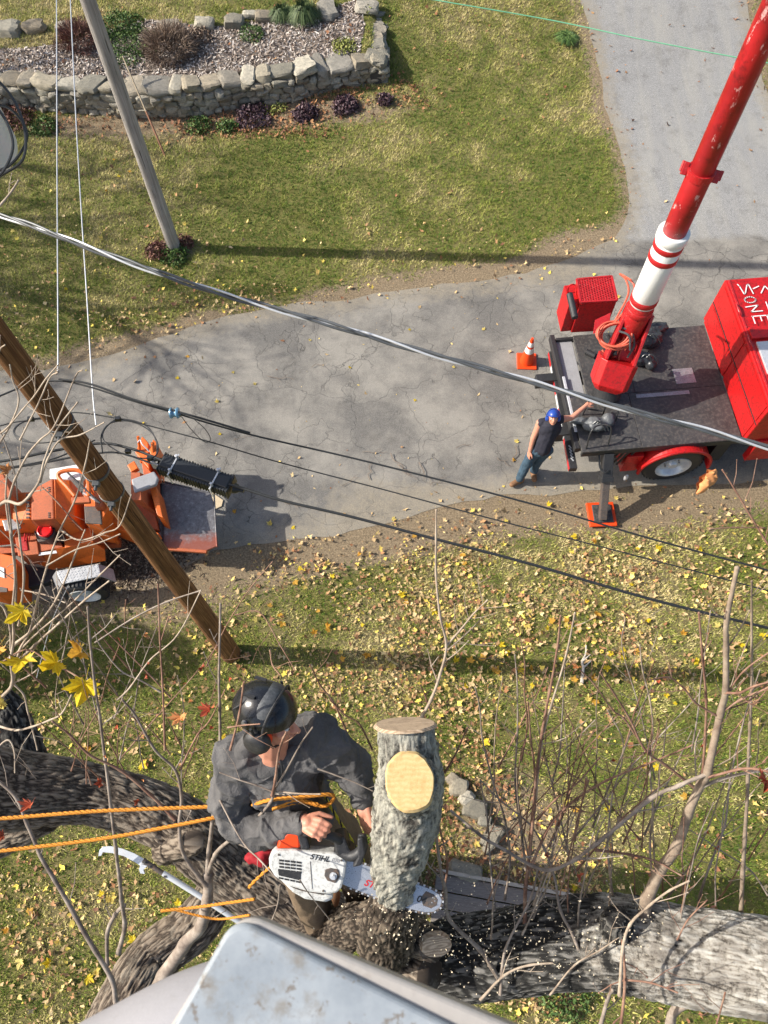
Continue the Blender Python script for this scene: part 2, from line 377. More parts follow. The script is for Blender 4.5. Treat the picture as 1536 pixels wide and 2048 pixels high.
col = n.mix(n.ramp(a, [(.40, BLK), (.60, (1, 1, 1, 1))]), col, n.ramp(b, [(.25, (.16, .148, .130, 1)), (.7, (.36, .335, .29, 1))]))
sepy = n.n('ShaderNodeSeparateXYZ'); n.l(n.tc.outputs['Object'], sepy.inputs[0])
drv = n.ramp(n.math('ADD', sepy.outputs[1], n.math('MULTIPLY', n.math('SUBTRACT', c, .5), 1.2)), [(.0, BLK), (1, (1, 1, 1, 1))])
drvf = n.math('SMOOTHSTEP', 0, 0) if False else n.n('ShaderNodeMapRange', interpolation_type='SMOOTHSTEP')
n.l(n.math('ADD', sepy.outputs[1], n.math('MULTIPLY', n.math('SUBTRACT', c, .5), .5)), drvf.inputs[0]); drvf.inputs[1].default_value = 11.55; drvf.inputs[2].default_value = 11.8
newer = n.ramp(n.noise(75, 6, .9), [(.36, (.08, .08, .082, 1)), (.5, (.24, .237, .232, 1)), (.64, (.50, .485, .46, 1))])
newer = n.mix(n.ramp(n.noise(1.3, 4, .6, stretch=(2.2, .25, 1)), [(.45, BLK), (.75, (.6, .6, .6, 1))]), newer, (.36, .34, .29, 1))
col = n.mix(drvf.outputs[0], col, newer)
# cracks: real joints in the surface, dark and recessed
vo = n.n('ShaderNodeTexVoronoi', feature='DISTANCE_TO_EDGE'); vo.inputs['Scale'].default_value = 1.7
wv = n.n('ShaderNodeTexNoise'); wv.inputs['Scale'].default_value = 1.3; wv.inputs['Detail'].default_value = 8; n.l(n.tc.outputs['Object'], wv.inputs['Vector'])
va = n.n('ShaderNodeVectorMath', operation='SCALE'); va.inputs[3].default_value = 1.15; n.l(wv.outputs['Color'], va.inputs[0])
vb = n.n('ShaderNodeVectorMath', operation='ADD'); n.l(n.tc.outputs['Object'], vb.inputs[0]); n.l(va.outputs[0], vb.inputs[1]); n.l(vb.outputs[0], vo.inputs['Vector'])
vo2 = n.n('ShaderNodeTexVoronoi', feature='DISTANCE_TO_EDGE'); vo2.inputs['Scale'].default_value = .8; n.l(vb.outputs[0], vo2.inputs['Vector'])
f1 = n.ramp(vo.outputs['Distance'], [(.001, (1, 1, 1, 1)), (.010, BLK)]); f2 = n.ramp(vo2.outputs['Distance'], [(.001, (1, 1, 1, 1)), (.006, BLK)])
msk = n.math('MULTIPLY', n.ramp(n.noise(.42, 3, .6), [(.50, BLK), (.60, (1, 1, 1, 1))]), n.math('SUBTRACT', 1.0, drvf.outputs[0]))
ck = n.math('MAXIMUM', n.math('MULTIPLY', f1, msk), n.math('MULTIPLY', f2, n.math('MULTIPLY', .6, n.math('SUBTRACT', 1.0, drvf.outputs[0]))))
col = n.mix(n.math('MULTIPLY', ck, .72), col, (.045, .042, .038, 1))
ed = n.attr('edge'); sand = n.ramp(n.noise(45, 6, .8), [(.3, (.16, .14, .11, 1)), (.7, (.36, .31, .23, 1))])
col = n.mix(n.ramp(n.math('ADD', ed, n.math('MULTIPLY', n.math('SUBTRACT', n.noise(6, 6, .75), .5), 1.3)), [(.5, BLK), (1.0, (.85, .85, .85, 1))]), col, sand)
col = n.mix(n.ramp(n.noise(2.2, 6, .75), [(.52, BLK), (.72, (.45, .45, .45, 1))]), col, (.09, .082, .072, 1)); col = n.mix(n.ramp(n.noise(160, 3, .8), [(.60, BLK), (.68, (.6, .6, .6, 1))]), col, (.50, .47, .42, 1)); h = n.math('SUBTRACT', n.math('MULTIPLY', b, .5), ck); n.bump(h, .7, .012); M['asphalt'] = n.out(col, .9, 0, .3)
rd = drape('road', road_poly, M['asphalt'], .006, .4)
V = np.array([v.co[:] for v in rd.data.vertices]); e = np.exp(-(dist_poly(road_poly[::2], V[:, 0], V[:, 1])/.5)**2)
e += sum(blob(a, b, c, d, V[:, 0], V[:, 1])*k for a, b, c, d, k in ((1010, 990, 2.2, .35, .9), (250, 1120, 1.6, .7, .9), (700, 960, 1.0, .7, .55), (330, 860, 1.3, .35, .5), (1150, 560, 1.6, .3, .7)))
at = rd.data.attributes.new('edge', 'FLOAT', 'POINT'); at.data.foreach_set('value', np.clip(e, 0, 1).astype(np.float32))
# ------------------------------------------------------------------ raised bed mulch
bed = [(x, front_y(x)+.42) for x in np.linspace(-11.4, XE-.6, 30)]+[(XE-.5, 18.0), (XE-.6, 19.0), tuple(Pg(640, 30)[:2]), tuple(Pg(540, 42)[:2]), tuple(Pg(420, 55)[:2]), tuple(Pg(300, 40)[:2]), tuple(Pg(180, 70)[:2]), tuple(Pg(120, 90)[:2]), tuple(Pg(0, 100)[:2]), (-11.4, 18.2)]
bed = jag(bed, .03, .3)
n = N('bark_mulch'); b = n.noise(60, 7, .85)
M['mulch'] = n.out(n.mix(n.ramp(n.noise(1.6, 4, .6), [(.4, BLK), (.65, (1, 1, 1, 1))]), n.ramp(b, [(.3, (.07, .05, .04, 1)), (.55, (.25, .21, .17, 1)), (.75, (.46, .40, .35, 1))]),
      n.ramp(b, [(.3, (.05, .035, .03, 1)), (.6, (.15, .11, .09, 1)), (.8, (.3, .25, .21, 1))])), .95); n.bump(b, 1, .03)
drape('mulch_bed', bed, M['mulch'], .012, .35)
# ------------------------------------------------------------------ grass
def blades(nn, xr, yr, keep):
    X = rng.uniform(*xr, nn); Y = rng.uniform(*yr, nn); k = keep(X, Y); return X[k], Y[k]
edge_in = lambda x, y: inside(road_poly, x, y)
def lawn_ok(X, Y):
    px, py = pixv(np.stack([X, Y, np.zeros_like(X)], -1)); vis = (px > -260) & (px < 1800) & (py > -220) & (py < 2300)
    ok = vis & ~inside(road_poly, X, Y) & ~(inside(bed, X, Y)) & ~((Y > front_y(X)-.05) & (Y < front_y(X)+.45) & (X < XE))
    return ok & (rng.random(len(X)) > dirt_map(X, Y)*1.25-.1)
X, Y = blades(520000, (-12, 12), (-3, 23), lawn_ok)
X = X[:300000]; Y = Y[:300000]; k = len(X); Z = ground_h(X, Y)
dry = dry_map(X, Y); patch = fbm(X*5, Y*5, 0, 41)
hgt = rng.uniform(.022, .055, k)*(.75+.6*patch); V = []; A = []
for q in range(3):
    an = rng.uniform(0, 2*np.pi, k); ln = rng.uniform(.2, 1.5, k)*hgt; wd = rng.uniform(.003, .0065, k)
    bx = X+rng.normal(0, .012, k); by = Y+rng.normal(0, .012, k); ca = np.cos(an); sa = np.sin(an)
    V.append(np.stack([np.stack([bx-sa*wd, by+ca*wd, Z], -1), np.stack([bx+sa*wd, by-ca*wd, Z], -1), np.stack([bx+ca*ln, by+sa*ln, Z+hgt], -1)], 1))
    A.append(np.repeat(np.clip(dry*.75+rng.normal(.06, .2, k)+(patch-.5)*.9, 0, 1), 3))
V = np.concatenate(V).reshape(-1, 3); A = np.concatenate(A)
n = N('grass_blade'); M['grass'] = n.out(n.ramp(n.attr('tone'), [(0, (.075, .135, .014, 1)), (.3, (.20, .25, .03, 1)), (.6, (.42, .405, .10, 1)), (1, (.74, .61, .30, 1))]), .7, 0, .3)
n.b.inputs['Transmission Weight'].default_value = 0
gr = fast('grass', V, np.arange(len(V)).reshape(-1, 3), M['grass'], None, {'tone': A}); tag(gr, 'short green and straw coloured grass covering both lawns', 'grass', kind='stuff')
# ------------------------------------------------------------------ leaf shapes
MAPLE = [(-90, .18), (-62, .42), (-48, .40), (-38, .62), (-24, .50), (-12, .78), (0, .56), (8, .66), (22, .98), (33, .70), (42, .72), (50, .44), (60, .66), (68, .70), (78, .86), (90, 1.12)]
MAPLE = MAPLE+[(180-a, r) for a, r in MAPLE[-2::-1]]; MAPLE = [(a, r) for a, r in MAPLE if not (a == 270)]
def maple_mesh(s, curl=.15, seed=0, fold=0.0):
    rr = random.Random(seed); v = [(0, 0, .02*s)]
    for a, r in MAPLE:
        x = math.cos(math.radians(a))*r*s; y = math.sin(math.radians(a))*r*s+.1*s; rad = math.hypot(x, y)
        z = curl*(rad*rad/s)*(1 if rr.random() > .25 else .2)*rr.uniform(.6, 1.4)+fold*abs(x)
        v.append((x*rr.uniform(.94, 1.05), y*rr.uniform(.94, 1.05), z))
    k = len(MAPLE); f = [(0, i+1, (i+1) % k+1) for i in range(k)]
    b = len(v); v += [(-.012*s, -.05*s, 0), (.012*s, -.05*s, 0), (.01*s, -.75*s, .06*s), (-.01*s, -.75*s, .06*s)]; f.append((b, b+1, b+2, b+3))
    return np.array(v), f
def leafmat(name, c, c2):
    n = N(name); a = n.noise(60, 4, .6); col = n.ramp(a, [(.3, c2), (.6, c)])
    n.b.inputs['Subsurface Weight'].default_value = 0
    m = n.out(col, .55, 0, .35)
    tr = n.n('ShaderNodeBsdfTranslucent'); mx = n.n('ShaderNodeMixShader'); mx.inputs[0].default_value = .35
    n.l(col, tr.inputs[0]); o = n.t.nodes['Material Output']; n.l(n.b.outputs[0], mx.inputs[1]); n.l(tr.outputs[0], mx.inputs[2]); n.l(mx.outputs[0], o.inputs[0]); return m
M['yleaf'] = leafmat('yellow_maple_leaf', (.80, .62, .03, 1), (.62, .42, .02, 1))
M['yleafpale'] = leafmat('pale_yellow_leaf', (.78, .66, .20, 1), (.60, .42, .10, 1))
M['ogleaf'] = leafmat('golden_leaf', (.70, .40, .05, 1), (.5, .25, .04, 1))
# ------------------------------------------------------------------ leaf litter
def litter_density(X, Y):
    px, py = pixv(np.stack([X, Y, np.zeros_like(X)], -1))
    d = 10+0*X
    def g(cx, cy, rx, ry, k): return k*np.exp(-(((px-cx)/rx)**2+((py-cy)/ry)**2))
    d = d+g(900, 1200, 330, 110, 230)+g(1180, 1290, 250, 100, 260)+g(1420, 1200, 240, 90, 190)+g(620, 1270, 200, 130, 190)+g(760, 1400, 200, 120, 260)+g(930, 1640, 130, 200, 700)+g(1250, 1120, 350, 60, 150)
    d = d+g(200, 1430, 330, 130, 130)+g(160, 1900, 330, 200, 190)+g(1300, 1100, 300, 60, 45)+g(1100, 1950, 160, 120, 400)+g(1280, 1720, 260, 90, 60)+g(1100, 1770, 170, 60, 300)
    d = d+g(340, 640, 210, 32, 170)+g(470, 600, 130, 30, 110)+g(60, 640, 110, 60, 35)+g(860, 565, 140, 25, 40)+g(1060, 490, 190, 25, 45)
    d = d+g(470, 250, 160, 30, 600)+g(700, 205, 120, 26, 650)+g(80, 240, 120, 22, 400)+g(340, 500, 40, 30, 150)+g(250, 1300, 180, 60, 60)
    d = d*np.where((py < 560) & (py > 280) & (px > 420), .25, 1)*(.1+3.4*np.clip(fbm(X*1.5, Y*1.5, 0, 51)-.34, 0, 1))*(.5+vn(X*6, Y*6, 0, 52))
    return np.where((py > -60), d, 4)
nn = 420000; X = rng.uniform(-11, 12, nn); Y = rng.uniform(-3, 21, nn)
area = 23*24/nn; d = litter_density(X, Y); ir = inside(road_poly, X, Y)
dr_edge = dist_poly(road_poly[::2], X, Y); d = np.where(ir, 2.0+30*np.exp(-(dr_edge/.18)**2), d); d = np.where((inside(bed, X, Y)), 14, d)
d = np.where((Y > front_y(X)-.02) & (Y < front_y(X)+.5) & (X < XE), 0, d)
k = rng.random(nn) < d*area*2.0+np.where(ir | (Y > 12.5), 0, .035); X = X[k]; Y = Y[k]; Z = ground_h(X, Y); k = len(X)
TPL = np.array([(0, 0), (.35, -.75), (.55, -.15), (1.0, .1), (.45, .35), (0, 1.05), (-.5, .4), (-1.0, .05), (-.5, -.2), (-.3, -.8)])
s = .009+.055*rng.random(k)**3.0; a = rng.uniform(0, 2*np.pi, k); T = TPL[None]*rng.uniform(.45, 1.3, (k, 10, 1))*s[:, None, None]; T[:, :, 0] *= rng.uniform(.35, 1, k)[:, None]; tilt = rng.normal(0, .55, k); T0y = T[..., 1].copy(); T[..., 1] *= np.cos(tilt)[:, None]
cx, cy = rng.uniform(-1.6, 1.6, k), rng.uniform(-1.6, 1.6, k)
xz = T[..., 0]*np.cos(a)[:, None]-T[..., 1]*np.sin(a)[:, None]; yz = T[..., 0]*np.sin(a)[:, None]+T[..., 1]*np.cos(a)[:, None]
r2 = (T[..., 0]**2*8*cx[:, None]+T[..., 1]**2*8*cy[:, None]); zz = Z[:, None]+.012+np.where(inside(road_poly, X, Y), 0, .02)[:, None]+np.abs(r2)+T[..., 0]*rng.normal(0, .4, k)[:, None]+(T0y*np.sin(tilt)[:, None])+np.abs(np.sin(tilt)*s*.5)[:, None]
zz = np.maximum(zz, Z[:, None]+.008)
V = np.stack([X[:, None]+xz, Y[:, None]+yz, zz], -1).reshape(-1, 3)
fan = np.array([(0, i, i+1) for i in range(1, 9)]+[(0, 9, 1)]); F = (np.arange(k)[:, None, None]*10+fan[None]).reshape(-1, 3)
tone = rng.random(k); tone = np.where((Y > 13) & (tone < .85), .75+.25*rng.random(k), tone)
pxl, pyl = pixv(np.stack([X, Y, Z], -1)); red = np.exp(-(((pxl-950)/110)**2+((pyl-1680)/170)**2)); tone = np.where(rng.random(k) < red*.8, .72+.28*rng.random(k), tone)
n = N('fallen_leaf'); M['litter'] = n.out(n.ramp(n.attr('tone'), [(0, (.26, .15, .07, 1)), (.12, (.46, .31, .15, 1)), (.3, (.66, .48, .24, 1)), (.42, (.34, .21, .10, 1)), (.52, (.70, .54, .28, 1)), (.60, (.78, .58, .12, 1)), (.68, (.80, .62, .10, 1)), (.73, (.50, .30, .14, 1)), (.80, (.42, .22, .10, 1)), (.9, (.30, .13, .06, 1)), (1, (.20, .10, .06, 1))]), .7, 0, .25)
lt = fast('fallen_leaves', V, F, M['litter'], None, {'tone': np.repeat(tone, 10)}); tag(lt, 'dry tan and brown fallen leaves littering grass and road edge', 'leaves', kind='stuff')
# ---- the brighter leaves that can be told one by one
ymesh = []
for q in range(10):
    v, f = maple_mesh(1, rng.uniform(.05, .5), q, rng.uniform(0, .25)); me = bpy.data.meshes.new('maple_leaf'); me.from_pydata(v.tolist(), [], f); me.materials.append(M['yleafpale' if q % 3 == 0 else ('yleaf' if q % 3 == 1 else 'ogleaf')]); ymesh.append(me)
def drop_leaf(px, py, s, label, group, me=None):
    p = Pg(px, py, .0); onroad = bool(inside(road_poly, np.array([p[0]]), np.array([p[1]]))[0])
    o = bpy.data.objects.new('maple_leaf', me or random.choice(ymesh)); COL.objects.link(o); o.location = p+np.array([0, 0, .014 if onroad else .045])
    o.rotation_euler = (random.uniform(-.3, .3), random.uniform(-.3, .3), random.uniform(0, 6.28)); o.scale = (s, s, s); tag(o, label, 'leaf', group); return o
def zone(px, py):
    if py < 620: return 'the far lawn beyond the road'
    if px < 500 and py > 1400: return 'the lawn at the lower left, below the bark limb'
    if px > 880 and py > 1430: return 'the lower right lawn behind the bare shoots'
    return 'the leafy lawn just below the road'
LOOK = {'yellow_maple_leaf': 'bright yellow', 'pale_yellow_leaf': 'pale yellow', 'golden_leaf': 'golden'}
def lawn_leaf(px, py, s):
    me = random.choice(ymesh); lk = LOOK[me.materials[0].name]; z_ = zone(px, py); drop_leaf(px, py, s, lk+' maple leaf lying on '+z_, lk+' leaves on '+z_, me)
yl = [(630, 1268, .09), (990, 1345, .10), (1003, 1313, .08), (1040, 1340, .09), (978, 1435, .09), (995, 1420, .07), (1105, 1245, .08), (897, 1255, .08), (870, 1285, .07), (1212, 1335, .09), (1285, 1530, .08), (1393, 1325, .08), (1420, 1655, .08), (1365, 1270, .07), (1247, 1300, .08), (1245, 1320, .07), (815, 1205, .07), (735, 1310, .08),
      (285, 1530, .11), (225, 1795, .10), (178, 1955, .09), (195, 1940, .09), (268, 1880, .08), (42, 1920, .10), (60, 1825, .08), (150, 1640, .07), (1190, 1085, .07), (1150, 1075, .08), (1400, 1100, .07), (560, 1230, .07), (590, 1165, .08), (655, 1130, .07), (830, 1075, .06), (770, 1160, .07), (930, 1130, .07), (1080, 1180, .06), (1310, 1210, .08), (1480, 1290, .09), (1525, 1270, .09), (1170, 1205, .06), (1330, 1390, .07), (1060, 1380, .06), (700, 1480, .07), (240, 355, .06), (260, 345, .06), (228, 323, .05), (102, 385, .06), (25, 465, .07), (205, 480, .06), (370, 453, .06), (215, 385, .05), (250, 375, .05), (190, 545, .05), (135, 580, .05)]
for px, py, s in yl: lawn_leaf(px, py, s*rng.uniform(.8, 1.05))
for q in range(40): lawn_leaf(random.gauss(950, 190), random.gauss(1270, 75), random.uniform(.045, .085))
for q in range(60):
    px, py = random.choice([(random.uniform(520, 1530), random.uniform(1090, 1420)), (random.uniform(0, 460), random.uniform(1400, 2030)), (random.uniform(900, 1530), random.uniform(1430, 1780))])
    lawn_leaf(px, py, random.uniform(.045, .085))
for px, py, s in [(1032, 885, .06), (1025, 920, .05), (1100, 887, .05), (285, 847, .05), (435, 805, .05), (355, 758, .05), (465, 745, .04), (510, 770, .04), (540, 1050, .07), (468, 1025, .06), (968, 660, .05), (1235, 595, .05), (820, 660, .04), (585, 1055, .05), (440, 870, .04), (1095, 1012, .07), (1040, 965, .05), (700, 735, .04), (620, 680, .04), (1230, 1000, .05), (830, 800, .04), (375, 715, .05), (905, 735, .04)]:
    me = random.choice(ymesh); w_ = 'near the chipper' if px < 600 else ('in the middle of the road' if px < 960 else 'near the truck and cone'); lk = LOOK[me.materials[0].name]; drop_leaf(px, py, s, lk+' leaf fallen on the asphalt '+w_, lk+' leaves on the asphalt '+w_, me)
# ================================================================== STONE WALL
n = N('wall_stone')
oi = n.n('ShaderNodeObjectInfo'); a = n.noise(6, 5, .65); b = n.noise(28, 6, .75)
stc = n.ramp(oi.outputs['Random'], [(0, (.24, .19, .13, 1)), (.2, (.50, .43, .31, 1)), (.4, (.24, .22, .17, 1)), (.6, (.62, .56, .44, 1)), (.8, (.34, .31, .26, 1)), (1, (.46, .38, .27, 1))])
stc = n.mix(n.ramp(a, [(.35, BLK), (.7, (.65, .65, .65, 1))]), stc, (.12, .115, .10, 1)); stc = n.mix(n.ramp(b, [(.5, BLK), (.75, (.55, .55, .55, 1))]), stc, (.55, .53, .46, 1))
n.bump(b, .9, .03); M['stone'] = n.out(stc, .9, 0, .25)
def rock_mesh(seed, flat=1.0, sub=2, jag_=.30):
    import bmesh
    bm = bmesh.new(); bmesh.ops.create_cube(bm, size=1); bmesh.ops.subdivide_edges(bm, edges=bm.edges, cuts=sub+1, use_grid_fill=True)
    for v in bm.verts:
        c = v.co.copy(); s_ = c.normalized()*.62; v.co = c.lerp(s_, .58)
        w = noise.noise(c*1.9+Vector((seed*3.1, seed*7.7, 0)))*jag_+noise.noise(c*4.5+Vector((seed, 0, 5)))*jag_*.5; v.co *= 1+w; v.co.z *= flat
    me = bpy.data.meshes.new('stone'); bm.to_mesh(me); bm.free(); me.polygons.foreach_set('use_smooth', [True]*len(me.polygons)); me.set_sharp_from_angle(angle=math.radians(28)); me.materials.append(M['stone']); return me
RK = [rock_mesh(q) for q in range(18)]
wall = thing('stone_retaining_wall', 'dry laid fieldstone retaining wall of pale rounded stones round the mulch bed', 'wall', (-4, 16.1, 0))
def put_stone(c, sz, yaw, parent=wall, name='stone', me=None):
    o = bpy.data.objects.new(name, me or random.choice(RK)); COL.objects.link(o); o.parent = parent; o.location = np.array(c)-ROOT[parent.name] if parent else c
    o.scale = sz; o.rotation_euler = (random.uniform(-.15, .15), random.uniform(-.2, .2), yaw+random.choice((0, math.pi))); return o
# path of the front face, then the return on the right
pathw = [(x, front_y(x)) for x in np.linspace(-10.3, XE-.15, 60)]
pathw += [(XE+.0, WR[0][1]+.0)]+[(XE-.01*i, WR[0][1]+.35*i) for i in range(1, 8)]
pathw = np.array(pathw); sl_ = np.concatenate([[0], np.cumsum(np.hypot(*np.diff(pathw, axis=0).T))])
def at_s(s): return np.array([np.interp(s, sl_, pathw[:, 0]), np.interp(s, sl_, pathw[:, 1])])
LW = sl_[-1]; corner = sl_[60]
core = MB()
for s0 in np.arange(0, LW-.3, .3):
    a_, b_ = at_s(s0), at_s(s0+.32); e = unit(np.append(b_-a_, 0)); nn_ = np.array([-e[1], e[0], 0]); c = (np.append(a_, 0)+np.append(b_, 0))/2+nn_*.25
    hh = .52-.16*max(0, min(1, (s0-corner+2.0)/4)); core.box(c+V3(0, 0, hh/2), (.34, .26, hh), [e, nn_, V3(0, 0, 1)])
core.build('wall_core', worn('dark_wall_fill', (.06, .055, .05, 1), .95), wall)
for row in range(5):
    s = random.uniform(0, .2)
    while s < LW-.1:
        taper = 1-.30*max(0, min(1, (s-corner+2.5)/4.5)); topz = .58*taper+.02
        w = random.uniform(.15, .38) if row < 4 else random.uniform(.26, .62)
        if row == 4 and s > corner-1: w = random.uniform(.25, .45)
        a_, b_ = at_s(s), at_s(min(s+w, LW)); e = np.append(unit(b_-a_), 0); nn_ = np.array([-e[1], e[0], 0]); hh = topz/4.7
        c = np.append((a_+b_)/2, 0)+nn_*(.12+random.uniform(-.025, .03)); yaw = math.atan2(e[1], e[0])
        if row < 4: put_stone(c+V3(0, 0, hh*(row+.45)+random.uniform(-.02, .02)), (w*1.0, random.uniform(.28, .40), hh*random.uniform(1.0, 1.6)), yaw+random.uniform(-.15, .15))
        else: put_stone(c+nn_*.12+V3(0, 0, topz-.03+random.uniform(-.03, .03)), (w*1.02, random.uniform(.40, .60), random.uniform(.13, .20)), yaw+random.uniform(-.25, .25))
        s += w*.97
# rocks in the bed
def rock(px, py, sz, label, yaw=0, z=.06):
    p = Pg(px, py); o = bpy.data.objects.new('boulder', RK[int(px) % 18]); COL.objects.link(o); o.location = p+V3(0, 0, z); o.scale = sz; o.rotation_euler = (0, .05, yaw); tag(o, label, 'rock', 'rocks along the back of the raised bed')
rock(10, 64, (.75, .45, .25), 'pale flat rock at the left end of the raised bed')
rock(70, 60, (.45, .35, .22), 'small pale rock between the flat rock and the reddish shrub'); rock(133, 68, (.4, .3, .35), 'upright pale rock beside the dark reddish shrub')
rock(340, 55, (.5, .25, .15), 'low pinkish rock sunk in mulch behind the dry brown shrub'); rock(411, 54, (.42, .32, .28), 'blue grey rock in the middle of the bed back')
rock(470, 52, (.42, .34, .26), 'cream rock right of the blue grey rock'); rock(533, 40, (.5, .3, .18), 'pale rock left of the two dark green tufts')
rock(655, 27, (.42, .62, .22), 'large pale rock right of the dark green tufts', .3); rock(735, 20, (.5, .4, .2), 'flat pale rock at the far right corner of the bed'); rock(500, 35, (.35, .2, .15), 'small pinkish rock against the upper lawn')
# mulch chips (loose)
k = 26000; X = rng.uniform(-11.3, XE, k); Y = rng.uniform(15.8, 19.6, k); kk = inside(bed, X, Y); X = X[kk]; Y = Y[kk]; k = len(X); Z = ground_h(X, Y)+.02
an = rng.uniform(0, 6.28, k); L = rng.uniform(.015, .05, k); Wd = rng.uniform(.006, .014, k); tl = rng.normal(0, .5, k)
ca, sa = np.cos(an), np.sin(an); c0 = np.stack([X, Y, Z+rng.uniform(0, .02, k)], -1); ex = np.stack([ca, sa, tl], -1)*L[:, None]; ey = np.stack([-sa, ca, rng.normal(0, .4, k)], -1)*Wd[:, None]
V = np.stack([c0-ex-ey, c0+ex-ey, c0+ex+ey, c0-ex+ey], 1).reshape(-1, 3)
n = N('mulch_chip'); M['chip'] = n.out(n.ramp(n.attr('tone'), [(0, (.10, .07, .05, 1)), (.5, (.36, .29, .24, 1)), (.8, (.56, .49, .43, 1)), (1, (.70, .64, .58, 1))]), .9, 0, .2)
tag(fast('bark_chips', V, np.arange(len(V)).reshape(-1, 4), M['chip'], None, {'tone': np.repeat(rng.random(k), 4)}), 'weathered grey bark chips covering the raised bed', 'mulch', kind='stuff')
# ------------------------------------------------------------------ shrubs
def tonemat(name, stops, rough=.6):
    n = N(name); return n.out(n.ramp(n.attr('tone'), stops), rough, 0, .3)
M['fgreen'] = tonemat('green_foliage', [(0, (.03, .06, .015, 1)), (.5, (.07, .13, .03, 1)), (1, (.20, .28, .08, 1))])
M['fdark'] = tonemat('dark_green_blades', [(0, (.02, .035, .012, 1)), (.5, (.06, .10, .035, 1)), (1, (.20, .24, .10, 1))])
M['fbrown'] = tonemat('dry_brown_stems', [(0, (.08, .05, .035, 1)), (.5, (.20, .14, .10, 1)), (1, (.42, .32, .24, 1))])
M['fred'] = tonemat('dark_reddish_leaves', [(0, (.05, .02, .018, 1)), (.5, (.15, .06, .045, 1)), (1, (.38, .22, .16, 1))])
M['fpurple'] = tonemat('purple_black_leaves', [(0, (.02, .012, .016, 1)), (.5, (.07, .035, .045, 1)), (1, (.26, .18, .20, 1))])
M['flime'] = tonemat('yellow_green_leaves', [(0, (.10, .12, .02, 1)), (.5, (.24, .26, .06, 1)), (1, (.45, .45, .14, 1))])
def shrub(px, py, r, h, mat, kind, label, nm='shrub', cnt=900, leaf=.03, group=None):
    p = Pg(px, py); root = thing(nm, label, 'plant', p, group); c = cnt
    if kind == 'blade':
        an = rng.uniform(0, 6.28, c); ou = rng.uniform(.1, 1, c)**.7; b = np.stack([np.cos(an)*ou*r*.35, np.sin(an)*ou*r*.35, 0*an], -1); hh = h*rng.uniform(.5, 1, c)
        mid = b+np.stack([np.cos(an)*ou*r*.4, np.sin(an)*ou*r*.4, hh], -1); tip = b+np.stack([np.cos(an)*ou*r*.95, np.sin(an)*ou*r*.95, hh*(1-.55*ou)], -1)
        w = np.stack([-np.sin(an), np.cos(an), 0*an], -1)*leaf*.22; V = np.stack([b-w, b+w, mid+w, mid-w, mid-w, mid+w, tip+w*.2, tip-w*.2], 1).reshape(-1, 3); F = np.arange(len(V)).reshape(-1, 4); rep = 8
    else:
        u = rng.normal(0, 1, (c, 3)); u /= np.linalg.norm(u, axis=1)[:, None]; u[:, 2] = np.abs(u[:, 2]); lump = .7+.6*vn(u[:, 0]*2.5, u[:, 1]*2.5, u[:, 2]*2.5, int(px)); rad = rng.uniform(.35, 1, c)**.5*lump
        q = u*np.stack([rad*r, rad*r, rad*h], -1)+V3(0, 0, .02)
        if kind == 'stem': t1 = unit3(u+rng.normal(0, .35, (c, 3))); L = leaf*rng.uniform(.7, 1.6, c)
        else: t1 = unit3(rng.normal(0, 1, (c, 3))+u*.3); L = leaf*rng.uniform(.5, 1.1, c)
        t2 = unit3(np.cross(t1, rng.normal(0, 1, (c, 3)))); wd = L*(.10 if kind == 'stem' else .62)
        V = np.stack([q-t1*L[:, None], q-t2*wd[:, None]*.8, q+t1*L[:, None], q+t2*wd[:, None]*.8], 1).reshape(-1, 3); F = np.arange(len(V)).reshape(-1, 4); rep = 4
    fast('foliage', V+p, F, M[mat], root, {'tone': np.repeat(np.clip(rng.normal(.5, .25, c), 0, 1), rep)})
    st = MB()
    for q in range(7):
        a = random.uniform(0, 6.28); e = V3(math.cos(a)*r*.6, math.sin(a)*r*.6, h*.75); st.tube([p, p+e*V3(.35, .35, .5), p+e], [.012, .009, .004], 5)
    st.build('stem', M['fbrown'] if kind != 'blade' else M[mat], root); return root
def unit3(a): return a/(np.linalg.norm(a, axis=1)[:, None]+1e-9)
shrub(566, 38, .30, .28, 'fdark', 'blade', 'left dark green grassy tuft of the pair on the mulch', 'ornamental_grass', 900, .03)
shrub(610, 42, .38, .38, 'fdark', 'blade', 'larger dark green grassy tuft right of its neighbour', 'ornamental_grass', 1200, .03)
shrub(505, 72, .34, .16, 'fgreen', 'leaf', 'bright green low tuft on mulch beside cream rock', 'green_tuft', 700, .03)
shrub(340, 104, .62, .55, 'fbrown', 'stem', 'large dry brown twiggy shrub in the middle of the bed', 'dry_shrub', 3800, .07)
shrub(160, 86, .55, .45, 'fred', 'stem', 'dark reddish shrub behind the grey utility pole', 'dry_shrub', 3000, .06)
shrub(265, 92, .75, .11, 'fgreen', 'leaf', 'green leafy ground cover between the two brown shrubs', 'leafy_plant', 2200, .035)
shrub(240, 55, .6, .2, 'fgreen', 'leaf', 'green and tan low plant at the back of the bed by the pole', 'leafy_plant', 1200, .04)
shrub(395, 78, .35, .18, 'fbrown', 'leaf', 'small brown leafy clump right of the dry shrub', 'low_plant', 700, .04)
shrub(690, 95, .30, .10, 'flime', 'leaf', 'yellow green creeping patch near the wall corner', 'low_plant', 400, .04)
shrub(735, 25, .16, .15, 'flime', 'leaf', 'thin yellowish grass wisp on the far wall corner', 'low_plant', 120, .04)
shrub(610, 232, .30, .22, 'fpurple', 'leaf', 'dark purple leafy clump at the wall foot, left of the other dark clump', 'leafy_clump', 900, .045)
shrub(690, 216, .32, .22, 'fpurple', 'leaf', 'dark purple leafy clump at the wall foot in rusty leaves', 'leafy_clump', 1000, .045)
